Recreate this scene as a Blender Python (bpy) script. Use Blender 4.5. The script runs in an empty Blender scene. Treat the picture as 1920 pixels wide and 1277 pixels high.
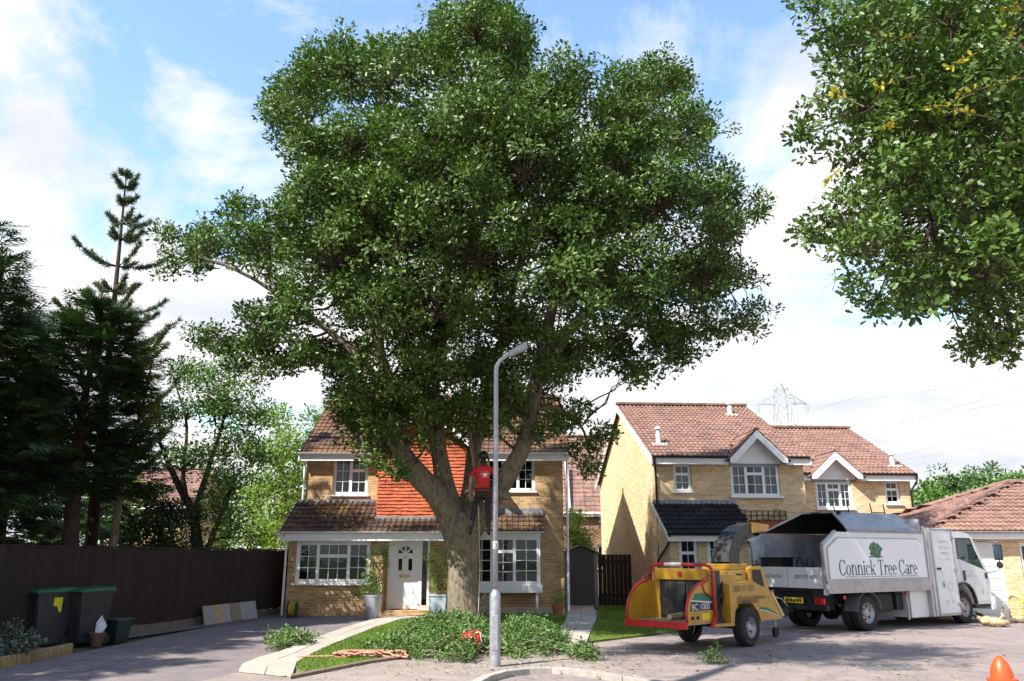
import bpy, bmesh, math, random
import numpy as np
from mathutils import Vector, Matrix, noise as mnoise

# ------------------------------------------------------------------ camera, sky, sun
S = bpy.context.scene
COL = S.collection
F_PX, PITCH, EYE = 1520.0, math.radians(14.9), 1.62
SUN_AZ, SUN_EL = math.radians(39), math.radians(46)      # light travels towards +x, a little towards +y
cam_d = bpy.data.cameras.new('camera')
cam_d.sensor_width = 36.0
cam_d.lens = F_PX / 1920 * 36
cam_d.clip_end = 2000
cam = bpy.data.objects.new('camera', cam_d)
COL.objects.link(cam)
cam.location = (0, 0, EYE)
cam.rotation_euler = (math.radians(90) + PITCH, 0, 0)
S.camera = cam
S.render.engine = 'CYCLES'
S.cycles.max_bounces = 6
S.cycles.diffuse_bounces = 3
S.cycles.transparent_max_bounces = 8
S.view_settings.view_transform = 'Standard'
S.view_settings.look = 'None'
S.view_settings.gamma = 1.0
S.view_settings.exposure = 1.1

W = bpy.data.worlds.new('World')
S.world = W
W.use_nodes = True
nt = W.node_tree
nt.nodes.clear()
def wn(t, **k):
    n = nt.nodes.new(t)
    for a, b in k.items():
        setattr(n, a, b)
    return n
wo = wn('ShaderNodeOutputWorld')
sky = wn('ShaderNodeTexSky', sky_type='NISHITA', sun_disc=False, sun_elevation=SUN_EL,
         sun_rotation=math.atan2(-math.cos(SUN_AZ), -math.sin(SUN_AZ)), air_density=1.4, dust_density=0.2, ozone_density=3.0)
bg_sky = wn('ShaderNodeBackground')
bg_sky.inputs['Strength'].default_value = 0.15
nt.links.new(sky.outputs[0], bg_sky.inputs['Color'])
tc = wn('ShaderNodeTexCoord')
sep = wn('ShaderNodeSeparateXYZ')
nt.links.new(tc.outputs['Generated'], sep.inputs[0])
def wmath(op, a, b=None, clamp=False):
    n = wn('ShaderNodeMath', operation=op, use_clamp=clamp)
    for i, v in enumerate((a, b)):
        if v is None: continue
        if isinstance(v, (int, float)): n.inputs[i].default_value = v
        else: nt.links.new(v, n.inputs[i])
    return n.outputs[0]
zc = wmath('ADD', wmath('MAXIMUM', sep.outputs['Z'], 0.0), 0.16)
comb = wn('ShaderNodeCombineXYZ')
nt.links.new(wmath('DIVIDE', sep.outputs['X'], zc), comb.inputs[0])
nt.links.new(wmath('DIVIDE', sep.outputs['Y'], zc), comb.inputs[1])
def wnoise(scale, detail, rough, dist, loc, stretch=(1, 1, 1), rot=0):
    mp = wn('ShaderNodeMapping')
    mp.inputs['Location'].default_value = loc
    mp.inputs['Rotation'].default_value = (0, 0, rot)
    mp.inputs['Scale'].default_value = stretch
    nt.links.new(comb.outputs[0], mp.inputs[0])
    n = wn('ShaderNodeTexNoise')
    n.inputs['Scale'].default_value = scale
    n.inputs['Detail'].default_value = detail
    n.inputs['Roughness'].default_value = rough
    n.inputs['Distortion'].default_value = dist
    nt.links.new(mp.outputs[0], n.inputs['Vector'])
    return n.outputs['Fac']
n_big = wnoise(1.15, 10, 0.60, 0.45, (4.2, 9.6, 0), (1.25, 0.8, 1), 0.5)
n_fine = wnoise(3.4, 8, 0.62, 0.5, (7.1, 3.2, 1.0))
cov = wmath('ADD', wmath('MULTIPLY', n_big, 0.8), wmath('MULTIPLY', n_fine, 0.22))
cov = wmath('ADD', cov, wmath('MULTIPLY', wmath('SUBTRACT', 0.62, sep.outputs['Z']), 0.24))   # more cloud seen edge-on near the horizon
ramp = wn('ShaderNodeValToRGB')
ramp.color_ramp.elements[0].position = 0.478
ramp.color_ramp.elements[0].color = (0, 0, 0, 1)
ramp.color_ramp.elements[1].position = 0.578
ramp.color_ramp.elements[1].color = (1, 1, 1, 1)
nt.links.new(cov, ramp.inputs[0])
n_sh = wnoise(2.1, 6, 0.5, 0.2, (1.4, 8.8, 2.0))
shade = wn('ShaderNodeValToRGB')
shade.color_ramp.elements[0].position = 0.30
shade.color_ramp.elements[0].color = (0.74, 0.78, 0.88, 1)
shade.color_ramp.elements[1].position = 0.55
shade.color_ramp.elements[1].color = (1.0, 1.0, 1.0, 1)
nt.links.new(n_sh, shade.inputs[0])
bg_cl = wn('ShaderNodeBackground')
bg_cl.inputs['Strength'].default_value = 0.53
nt.links.new(shade.outputs[0], bg_cl.inputs['Color'])
mixw = wn('ShaderNodeMixShader')
nt.links.new(ramp.outputs[0], mixw.inputs[0])
nt.links.new(bg_sky.outputs[0], mixw.inputs[1])
nt.links.new(bg_cl.outputs[0], mixw.inputs[2])
nt.links.new(mixw.outputs[0], wo.inputs['Surface'])

sun_d = bpy.data.lights.new('sun', 'SUN')
sun_d.energy = 5.0
sun_d.angle = math.radians(0.53)
sun_d.color = (1.0, 0.955, 0.87)
sun = bpy.data.objects.new('sun', sun_d)
COL.objects.link(sun)
SUN_DIR = Vector((math.cos(SUN_EL) * math.cos(SUN_AZ), math.cos(SUN_EL) * math.sin(SUN_AZ), -math.sin(SUN_EL)))
sun.rotation_euler = SUN_DIR.to_track_quat('-Z', 'Y').to_euler()
sun.location = (-30, -15, 40)

# ------------------------------------------------------------------ picture -> place helpers
_cp, _sp = math.cos(PITCH), math.sin(PITCH)
def ray(x, y):
    r = (x - 960) / F_PX
    u = -(y - 638.5) / F_PX
    return r, _cp - u * _sp, _sp + u * _cp
def P(x, y, D):                      # point seen at pixel x, y standing D metres out
    a, b, c = ray(x, y)
    return Vector((a / b * D, D, EYE + c / b * D))
def G(x, y, z=0.0):                  # point on the ground seen at pixel x, y
    a, b, c = ray(x, y)
    t = (z - EYE) / c
    return Vector((a * t, b * t, z))

# ------------------------------------------------------------------ mesh helpers
ROOT = {}
def thing(name, label, cat, loc=(0, 0, 0), rz=0.0, group=None):
    o = bpy.data.objects.new(name, None)
    COL.objects.link(o)
    o.empty_display_size = 0.2
    o.location = loc
    o.rotation_euler = (0, 0, rz)
    ROOT[o.name] = Matrix.Translation(Vector(loc)) @ Matrix.Rotation(rz, 4, 'Z')
    return tag(o, label, cat, group)
def tag(o, label=None, cat=None, group=None, kind=None):
    if label: o['label'] = label
    if cat: o['category'] = cat
    if group: o['group'] = group
    if kind: o['kind'] = kind
    return o
def root_matrix(o):
    while o is not None:
        if o.name in ROOT: return ROOT[o.name]
        o = o.parent
    return Matrix()
def link(name, me, parent=None, loc=None, rot=None):
    o = bpy.data.objects.new(name, me)
    COL.objects.link(o)
    if parent is not None: o.parent = parent
    if loc is not None: o.location = loc
    if rot is not None: o.rotation_euler = rot
    return o
def copy_tree(o, parent=None):
    c = o.copy()
    COL.objects.link(c)
    c.parent = parent
    for ch in list(o.children): copy_tree(ch, c)
    return c

class MB:
    def __init__(s): s.v, s.f, s.m = [], [], []
    def add(s, vs, fs, mi=0):
        b = len(s.v)
        s.v += [tuple(v) for v in vs]
        for f in fs:
            s.f.append([b + i for i in f]); s.m.append(mi)
        return s
    def box(s, x0, x1, y0, y1, z0, z1, mi=0):
        vs = [(x, y, z) for z in (z0, z1) for y in (y0, y1) for x in (x0, x1)]
        return s.add(vs, [(0, 2, 3, 1), (4, 5, 7, 6), (0, 1, 5, 4), (2, 6, 7, 3), (0, 4, 6, 2), (1, 3, 7, 5)], mi)
    def obox(s, c, size, R, mi=0):
        hx, hy, hz = [d / 2 for d in size]
        c = Vector(c)
        vs = [c + R @ Vector((x, y, z)) for z in (-hz, hz) for y in (-hy, hy) for x in (-hx, hx)]
        return s.add(vs, [(0, 2, 3, 1), (4, 5, 7, 6), (0, 1, 5, 4), (2, 6, 7, 3), (0, 4, 6, 2), (1, 3, 7, 5)], mi)
    def bar(s, p, q, w, h, mi=0, up=(0, 0, 1)):
        p, q = Vector(p), Vector(q)
        d = (q - p)
        L = d.length
        d.normalize()
        upv = Vector(up)
        sd = d.cross(upv)
        if sd.length < 1e-4: sd = d.cross(Vector((0, 1, 0)))
        sd.normalize()
        u = sd.cross(d)
        R = Matrix((d, sd, u)).transposed()
        return s.obox((p + q) / 2, (L, w, h), R, mi)
    def tube(s, pts, rad, n=8, cap=True, mi=0):
        pts = [Vector(p) for p in pts]
        if not hasattr(rad, '__len__'): rad = [rad] * len(pts)
        vs, fs = [], []
        prev = None
        for i, p in enumerate(pts):
            d = pts[min(i + 1, len(pts) - 1)] - pts[max(i - 1, 0)]
            if d.length < 1e-9: d = Vector((0, 0, 1))
            d.normalize()
            if prev is None:
                a = d.cross(Vector((0, 0, 1)))
                if a.length < 0.05: a = d.cross(Vector((1, 0, 0)))
            else:
                a = prev - d * prev.dot(d)
            a.normalize(); prev = a
            b = d.cross(a)
            for k in range(n):
                t = 2 * math.pi * k / n
                vs.append(p + (a * math.cos(t) + b * math.sin(t)) * rad[i])
        for i in range(len(pts) - 1):
            for k in range(n):
                k2 = (k + 1) % n
                fs.append((i * n + k, i * n + k2, (i + 1) * n + k2, (i + 1) * n + k))
        if cap:
            fs.append(tuple(range(n - 1, -1, -1)))
            fs.append(tuple((len(pts) - 1) * n + k for k in range(n)))
        return s.add(vs, fs, mi)
    def lathe(s, c, prof, n=16, axis='z', mi=0, caps=True):
        c = Vector(c)
        vs, fs = [], []
        for r, h in prof:
            for k in range(n):
                t = 2 * math.pi * k / n
                a, b = r * math.cos(t), r * math.sin(t)
                o = {'z': (a, b, h), 'y': (a, h, b), 'x': (h, a, b)}[axis]
                vs.append(c + Vector(o))
        for i in range(len(prof) - 1):
            for k in range(n):
                k2 = (k + 1) % n
                fs.append((i * n + k, i * n + k2, (i + 1) * n + k2, (i + 1) * n + k))
        if caps:
            fs.append(tuple(range(n - 1, -1, -1)))
            fs.append(tuple((len(prof) - 1) * n + k for k in range(n)))
        return s.add(vs, fs, mi)
    def prism(s, poly, plane, d0, d1, mi=0):
        def m(a, b, d): return {'xz': (a, d, b), 'yz': (d, a, b), 'xy': (a, b, d)}[plane]
        n = len(poly)
        vs = [m(a, b, d0) for a, b in poly] + [m(a, b, d1) for a, b in poly]
        fs = [tuple(range(n)), tuple(range(2 * n - 1, n - 1, -1))]
        fs += [(i, i + n, (i + 1) % n + n, (i + 1) % n) for i in range(n)]
        return s.add(vs, fs, mi)
    def build(s, name, mat, parent=None, smooth=False, world=False, bevel=0.0, fix=True, origin=None):
        me = bpy.data.meshes.new(name)
        vs = s.v
        loc = None
        if world and parent is not None:
            M = root_matrix(parent).inverted()
            vs = [M @ Vector(v) for v in vs]
        elif world and vs:
            if origin is None:
                xs = [v[0] for v in vs]; ys = [v[1] for v in vs]
                origin = ((min(xs) + max(xs)) / 2, (min(ys) + max(ys)) / 2, min(v[2] for v in vs))
            loc = Vector(origin)
            vs = [Vector(v) - loc for v in vs]
        me.from_pydata([tuple(v) for v in vs], [], s.f)
        mats = mat if isinstance(mat, (list, tuple)) else [mat]
        for m in mats: me.materials.append(m)
        if len(mats) > 1: me.polygons.foreach_set('material_index', s.m)
        if fix or bevel:
            bm = bmesh.new(); bm.from_mesh(me)
            bmesh.ops.recalc_face_normals(bm, faces=bm.faces)
            if bevel:
                bmesh.ops.bevel(bm, geom=[e for e in bm.edges if e.calc_face_angle(0) > 0.5], offset=bevel, segments=2, affect='EDGES', profile=0.6, clamp_overlap=True)
            bm.to_mesh(me); bm.free()
        if smooth:
            me.polygons.foreach_set('use_smooth', [True] * len(me.polygons))
            if smooth != 'all': me.set_sharp_from_angle(angle=math.radians(40))
        me.update()
        return link(name, me, parent, loc)

# ------------------------------------------------------------------ materials
MATS = {}
class NT:
    def __init__(s, m): s.m, s.t = m, m.node_tree
    def n(s, t, **k):
        x = s.t.nodes.new(t)
        for a, b in k.items():
            if a == 'inp':
                for i, v in b.items(): s.put(x, i, v)
            else: setattr(x, a, b)
        return x
    def put(s, node, i, v):
        if isinstance(v, bpy.types.NodeSocket): s.t.links.new(v, node.inputs[i])
        elif isinstance(v, (tuple, list)) and len(v) == 3 and node.inputs[i].type == 'RGBA': node.inputs[i].default_value = (*v, 1)
        else: node.inputs[i].default_value = v
    def math(s, op, a, b=0.0, clamp=False):
        x = s.n('ShaderNodeMath', operation=op, use_clamp=clamp)
        s.put(x, 0, a); s.put(x, 1, b)
        return x.outputs[0]
    def noise(s, scale, detail=4, rough=0.55, vec=None, dist=0.0):
        x = s.n('ShaderNodeTexNoise')
        x.inputs['Scale'].default_value = scale
        x.inputs['Detail'].default_value = detail
        x.inputs['Roughness'].default_value = rough
        x.inputs['Distortion'].default_value = dist
        if vec is not None: s.put(x, 'Vector', vec)
        return x.outputs['Fac']
    def pos(s, scale=(1, 1, 1)):
        g = s.n('ShaderNodeNewGeometry')
        v = s.n('ShaderNodeVectorMath', operation='MULTIPLY')
        s.put(v, 0, g.outputs['Position']); v.inputs[1].default_value = scale
        return v.outputs[0]
    def ramp(s, f, stops):
        r = s.n('ShaderNodeValToRGB')
        e = r.color_ramp.elements
        while len(e) < len(stops): e.new(0.5)
        for i, (p, c) in enumerate(stops):
            e[i].position = p
            e[i].color = (*c, 1) if len(c) == 3 else c
        s.put(r, 0, f)
        return r.outputs[0]
    def mix(s, f, a, b, mode='MIX'):
        x = s.n('ShaderNodeMix', data_type='RGBA', blend_type=mode)
        s.put(x, 0, f); s.put(x, 6, a); s.put(x, 7, b)
        return x.outputs[2]
    def bump(s, h, strength=0.3, dist=0.02, normal=None):
        b = s.n('ShaderNodeBump')
        b.inputs['Strength'].default_value = strength
        b.inputs['Distance'].default_value = dist
        s.put(b, 'Height', h)
        if normal is not None: s.put(b, 'Normal', normal)
        return b.outputs[0]
def new_mat(name):
    m = bpy.data.materials.new(name)
    m.use_nodes = True
    MATS[name] = m
    t = NT(m)
    b = m.node_tree.nodes['Principled BSDF']
    return m, t, b
def pm(name, col, rough=0.6, var=0.18, scale=6.0, bump=0.0, bscale=60.0, metal=0.0, dirt=None, dirt_amt=0.5, dirt_scale=3.0, spec=0.5, coat=0.0, rnd=0.0):
    """plain painted / natural surface with mottling, fine relief and optional dirt"""
    if name in MATS: return MATS[name]
    m, t, b = new_mat(name)
    p = t.pos()
    f = t.noise(scale, 5, 0.6, p)
    lo = tuple(c * (1 - var) for c in col); hi = tuple(min(1, c * (1 + var)) for c in col)
    c = t.ramp(f, [(0.3, lo), (0.7, hi)])
    if rnd:
        oi = t.n('ShaderNodeObjectInfo')
        c = t.mix(1.0, c, t.ramp(oi.outputs['Random'], [(0, (1 - rnd,) * 3), (1, (1 + rnd,) * 3)]), 'MULTIPLY')
    if dirt:
        d = t.ramp(t.noise(dirt_scale, 6, 0.65, p, 0.4), [(0.45, (0, 0, 0)), (0.7, (dirt_amt,) * 3)])
        c = t.mix(d, c, dirt)
    t.put(b, 'Base Color', c)
    t.put(b, 'Roughness', t.math('ADD', t.math('MULTIPLY', f, 0.2), rough - 0.1, True))
    b.inputs['Metallic'].default_value = metal
    b.inputs['Specular IOR Level'].default_value = spec
    b.inputs['Coat Weight'].default_value = coat
    if bump: t.put(b, 'Normal', t.bump(t.noise(bscale, 4, 0.6, p), bump, 0.02))
    return m
def brick_mat(name, c1, c2, mortar, stain=0.5):
    m, t, b = new_mat(name)
    g = t.n('ShaderNodeNewGeometry')
    sp = t.n('ShaderNodeSeparateXYZ'); t.put(sp, 0, g.outputs['Position'])
    cb = t.n('ShaderNodeCombineXYZ')
    t.put(cb, 0, t.math('ADD', sp.outputs[0], sp.outputs[1])); t.put(cb, 1, sp.outputs[2])
    br = t.n('ShaderNodeTexBrick')
    t.put(br, 'Vector', cb.outputs[0])
    t.put(br, 'Color1', c1); t.put(br, 'Color2', c2); t.put(br, 'Mortar', mortar)
    br.inputs['Scale'].default_value = 1.0
    br.inputs['Mortar Size'].default_value = 0.009
    br.inputs['Mortar Smooth'].default_value = 0.3
    br.inputs['Bias'].default_value = 0.1
    br.inputs['Brick Width'].default_value = 0.225
    br.inputs['Row Height'].default_value = 0.075
    p = t.pos()
    f = t.noise(1.3, 6, 0.65, p)
    f2 = t.noise(14, 3, 0.6, p)
    c = t.mix(1.0, br.outputs[0], t.ramp(f, [(0.25, (1 - stain * 0.5, 1 - stain * 0.55, 1 - stain * 0.6)), (0.65, (1.06, 1.04, 1.0))]), 'MULTIPLY')
    c = t.mix(1.0, c, t.ramp(f2, [(0.3, (0.92, 0.91, 0.90)), (0.7, (1.05, 1.05, 1.05))]), 'MULTIPLY')
    t.put(b, 'Base Color', c)
    b.inputs['Roughness'].default_value = 0.88
    b.inputs['Specular IOR Level'].default_value = 0.2
    h = t.math('ADD', t.math('MULTIPLY', br.outputs['Fac'], -1.0), t.math('MULTIPLY', f2, 0.6))
    t.put(b, 'Normal', t.bump(h, 0.55, 0.012))
    return m
def tile_mat(name, base, moss=(0.30, 0.15, 0.03), moss_amt=0.5, dark=0.45, zlo=None):
    m, t, b = new_mat(name)
    p = t.pos()
    cell = t.n('ShaderNodeTexVoronoi'); cell.inputs['Scale'].default_value = 3.6; t.put(cell, 'Vector', p)
    c = t.mix(1.0, (*base,), t.ramp(t.n('ShaderNodeSeparateColor', inp={0: cell.outputs['Color']}).outputs[0], [(0, (1 - dark,) * 3), (1, (1.25, 1.22, 1.2))]), 'MULTIPLY')
    f = t.noise(9, 6, 0.7, p)
    c = t.mix(1.0, c, t.ramp(f, [(0.3, (0.7, 0.7, 0.72)), (0.7, (1.15, 1.15, 1.12))]), 'MULTIPLY')
    ms = t.noise(1.1, 7, 0.72, p, 0.3)
    ms2 = t.noise(17, 4, 0.6, p)
    amt = t.math('MULTIPLY', t.ramp(ms, [(0.46, (0, 0, 0)), (0.66, (1, 1, 1))]), t.ramp(ms2, [(0.42, (0, 0, 0)), (0.58, (1, 1, 1))]))
    c = t.mix(t.math('MULTIPLY', amt, moss_amt), c, moss)
    t.put(b, 'Base Color', c)
    b.inputs['Roughness'].default_value = 0.85
    b.inputs['Specular IOR Level'].default_value = 0.25
    t.put(b, 'Normal', t.bump(t.math('ADD', ms2, f), 0.35, 0.01))
    return m
def leaf_mat(name, dark, light, trans=0.28, rough=0.42, autumn=None, spec=0.45):
    m, t, b = new_mat(name)
    a = t.n('ShaderNodeAttribute', attribute_name='tint')
    stops = [(0.0, dark), (0.9, light)]
    if autumn: stops = [(0.0, dark), (0.93, light), (0.985, autumn)]
    c = t.ramp(a.outputs['Fac'], stops)
    g = t.n('ShaderNodeNewGeometry')
    c2 = t.mix(t.math('MULTIPLY', g.outputs['Backfacing'], 0.3), c, tuple(min(1, x * 1.3 + 0.01) for x in light))
    t.put(b, 'Base Color', c2)
    b.inputs['Roughness'].default_value = rough
    b.inputs['Specular IOR Level'].default_value = spec
    tr = t.n('ShaderNodeBsdfTranslucent')
    t.put(tr, 'Color', t.mix(1.0, c, (1.5, 1.6, 0.6), 'MULTIPLY'))
    mx = t.n('ShaderNodeMixShader'); mx.inputs[0].default_value = trans
    out = m.node_tree.nodes['Material Output']
    t.t.links.new(b.outputs[0], mx.inputs[1]); t.t.links.new(tr.outputs[0], mx.inputs[2])
    t.t.links.new(mx.outputs[0], out.inputs['Surface'])
    return m
def bark_mat(name, base, lichen=(0.16, 0.17, 0.07), amt=0.35, zs=0.28, scale=16):
    m, t, b = new_mat(name)
    p = t.pos((1, 1, zs))
    f = t.noise(scale, 7, 0.65, p, 0.35)
    c = t.ramp(f, [(0.32, tuple(x * 0.35 for x in base)), (0.5, base), (0.72, tuple(x * 1.5 for x in base))])
    l = t.ramp(t.noise(2.2, 6, 0.65, t.pos()), [(0.5, (0, 0, 0)), (0.68, (amt,) * 3)])
    t.put(b, 'Base Color', t.mix(l, c, lichen))
    b.inputs['Roughness'].default_value = 0.92
    b.inputs['Specular IOR Level'].default_value = 0.15
    t.put(b, 'Normal', t.bump(f, 1.0, 0.05))
    return m
def glass_mat(name, tint=(0.6, 0.65, 0.65), alpha=0.75, rough=0.02):
    m, t, b = new_mat(name)
    out = m.node_tree.nodes['Material Output']
    tr = t.n('ShaderNodeBsdfTransparent'); t.put(tr, 'Color', tint)
    gl = t.n('ShaderNodeBsdfGlossy'); gl.inputs['Roughness'].default_value = rough; t.put(gl, 'Color', (0.9, 0.93, 0.95))
    fr = t.n('ShaderNodeFresnel'); fr.inputs['IOR'].default_value = 1.52
    f = t.math('MULTIPLY', fr.outputs[0], 0.85, True)
    wav = t.noise(1.7, 2, 0.5, t.pos())
    bp = t.bump(wav, 0.08, 0.05)
    t.put(gl, 'Normal', bp)
    mx = t.n('ShaderNodeMixShader'); t.put(mx, 0, f)
    t.t.links.new(tr.outputs[0], mx.inputs[1]); t.t.links.new(gl.outputs[0], mx.inputs[2])
    t.t.links.new(mx.outputs[0], out.inputs['Surface'])
    return m
def tarmac_mat(name, col, col2, speck=0.5, worn=0.5):
    m, t, b = new_mat(name)
    p = t.pos()
    big = t.noise(0.35, 6, 0.6, p, 0.5)
    mid = t.noise(2.4, 6, 0.65, p)
    fine = t.noise(95, 3, 0.7, p)
    c = t.ramp(big, [(0.32, col), (0.68, col2)])
    c = t.mix(1.0, c, t.ramp(mid, [(0.3, (1 - worn * 0.45,) * 3), (0.68, (1.15, 1.13, 1.11))]), 'MULTIPLY')
    c = t.mix(1.0, c, t.ramp(fine, [(0.35, (1 - speck,) * 3), (0.65, (1 + speck,) * 3)]), 'MULTIPLY')
    crack = t.n('ShaderNodeTexVoronoi', feature='DISTANCE_TO_EDGE'); crack.inputs['Scale'].default_value = 0.42
    dv = t.n('ShaderNodeVectorMath', operation='ADD'); t.put(dv, 0, p)
    nv = t.n('ShaderNodeTexNoise'); nv.inputs['Scale'].default_value = 1.6; nv.inputs['Detail'].default_value = 5; t.put(nv, 'Vector', p)
    sc = t.n('ShaderNodeVectorMath', operation='SCALE'); t.put(sc, 0, nv.outputs['Color']); sc.inputs['Scale'].default_value = 1.3
    t.put(dv, 1, sc.outputs[0]); t.put(crack, 'Vector', dv.outputs[0])
    k = t.ramp(crack.outputs['Distance'], [(0.0, (0.45,) * 3), (0.012, (1, 1, 1))])
    c = t.mix(0.6, c, t.mix(1.0, c, k, 'MULTIPLY'))
    t.put(b, 'Base Color', c)
    b.inputs['Roughness'].default_value = 0.85
    b.inputs['Specular IOR Level'].default_value = 0.3
    t.put(b, 'Normal', t.bump(t.math('ADD', fine, t.math('MULTIPLY', mid, 2.0)), 0.5, 0.012))
    return m

M_BRICK = brick_mat('brick_buff', (0.60, 0.385, 0.185), (0.38, 0.225, 0.10), (0.50, 0.43, 0.33))
M_BRICK2 = brick_mat('brick_yellow', (0.74, 0.56, 0.34), (0.54, 0.37, 0.19), (0.66, 0.57, 0.44), 0.25)
M_BRICKR = brick_mat('brick_red', (0.30, 0.13, 0.08), (0.24, 0.10, 0.07), (0.30, 0.26, 0.22), 0.4)
M_TILE_BROWN = tile_mat('tile_brown', (0.135, 0.078, 0.058), (0.34, 0.17, 0.035), 0.75)
M_TILE_DARK = tile_mat('tile_weathered', (0.085, 0.052, 0.038), (0.30, 0.19, 0.04), 0.7)
M_TILE_RED = tile_mat('tile_russet', (0.215, 0.128, 0.106), (0.30, 0.17, 0.06), 0.4, 0.22)
M_TILE_BLACK = tile_mat('tile_slate_black', (0.018, 0.017, 0.018), (0.05, 0.05, 0.035), 0.3)
M_HUNG = tile_mat('tile_hung_orange', (0.50, 0.125, 0.06), (0.30, 0.10, 0.05), 0.25, 0.3)
M_UPVC = pm('white_upvc', (0.80, 0.81, 0.82), 0.35, 0.03, 3, dirt=(0.55, 0.53, 0.47), dirt_amt=0.25)
M_WHITEWOOD = pm('white_paint_wood', (0.78, 0.78, 0.77), 0.5, 0.04, 4, dirt=(0.45, 0.43, 0.36), dirt_amt=0.35)
M_LEAD = pm('lead_flashing', (0.20, 0.22, 0.25), 0.5, 0.25, 5, bump=0.2, bscale=12)
M_BLACKPL = pm('black_plastic', (0.015, 0.015, 0.016), 0.4, 0.2, 8)
M_GLASS = glass_mat('window_glass')
M_GLASSD = glass_mat('vehicle_glass', (0.45, 0.52, 0.5))
M_CURTAIN = pm('net_curtain', (0.82, 0.82, 0.80), 0.9, 0.15, 7)
M_BLIND = pm('venetian_blind', (0.14, 0.135, 0.13), 0.6, 0.1, 4)
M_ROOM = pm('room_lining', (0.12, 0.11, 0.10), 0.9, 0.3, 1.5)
M_BARK = bark_mat('oak_bark', (0.20, 0.165, 0.118))
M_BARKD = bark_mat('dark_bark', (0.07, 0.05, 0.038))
M_BARKP = bark_mat('pale_bark', (0.20, 0.17, 0.12))
M_OAK = leaf_mat('oak_leaf', (0.020, 0.050, 0.009), (0.105, 0.175, 0.030), 0.2, 0.42, (0.30, 0.16, 0.03), 0.35)
M_OAKY = leaf_mat('oak_shoot_yellow', (0.30, 0.26, 0.02), (0.45, 0.38, 0.03), 0.35)
M_OAKCUT = leaf_mat('cut_oak_leaf', (0.028, 0.070, 0.016), (0.125, 0.205, 0.055), 0.18, 0.45, None, 0.3)
M_LEAFG = leaf_mat('garden_leaf', (0.035, 0.085, 0.015), (0.11, 0.21, 0.03), 0.3)
M_LEAFB = leaf_mat('bright_leaf', (0.07, 0.14, 0.02), (0.20, 0.30, 0.045), 0.35)
M_LEAFD = leaf_mat('dark_leaf', (0.010, 0.028, 0.008), (0.03, 0.06, 0.015), 0.15)
M_LEAFF = leaf_mat('far_leaf', (0.035, 0.075, 0.022), (0.10, 0.165, 0.045), 0.2)
M_CONIF = leaf_mat('conifer_needle', (0.012, 0.034, 0.012), (0.045, 0.085, 0.022), 0.12, 0.5)
M_PINE = leaf_mat('pine_needle', (0.05, 0.08, 0.045), (0.11, 0.15, 0.07), 0.12, 0.5)
M_PINEY = leaf_mat('yellow_needle', (0.10, 0.13, 0.02), (0.26, 0.27, 0.05), 0.2, 0.5)
# ------------------------------------------------------------------ foliage helpers
def nrm(a): return a / np.maximum(np.linalg.norm(a, axis=1, keepdims=True), 1e-9)
T_OAK = (np.array([(0, 0, 0), (.36, .17, .03), (.76, .25, .05), (1, 0, -.05), (.76, -.25, .05), (.36, -.17, .03)]), [(0, 1, 2, 3), (0, 3, 4, 5)])
_h = [(.28, .22), (.40, .12), (.58, .32), (.70, .17), (.86, .24)]
T_LOBE = (np.array([(0, 0, 0)] + [(a, b, .12 * b) for a, b in _h] + [(1, 0, 0)] + [(a, -b, .12 * b) for a, b in _h[::-1]]), [tuple(range(0, 7)), (0,) + tuple(range(6, 12))])
T_DIAM = (np.array([(0, 0, 0), (.5, .3, .04), (1, 0, 0), (.5, -.3, .04)]), [(0, 1, 2, 3)])
T_BLADE = (np.array([(0, .04, 0), (0, -.04, 0), (1, 0, .06)]), [(0, 1, 2)])
_spv = []; _spf = []
for _i, (_x, _a, _l) in enumerate([(0, 0, 1.0), (.1, .6, .55), (.1, -.6, .55), (.35, .55, .5), (.35, -.55, .5), (.6, .5, .36), (.6, -.5, .36)]):
    _d = np.array([math.cos(_a), math.sin(_a), 0]); _s = np.array([-_d[1], _d[0], 0]) * .045
    _b = np.array([_x, 0, 0]); _k = len(_spv)
    _spv += [_b + _s, _b - _s, _b + _d * _l + np.array([0, 0, -.06])]; _spf.append((_k, _k + 1, _k + 2))
T_SPRAY = (np.array(_spv), _spf)
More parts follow.
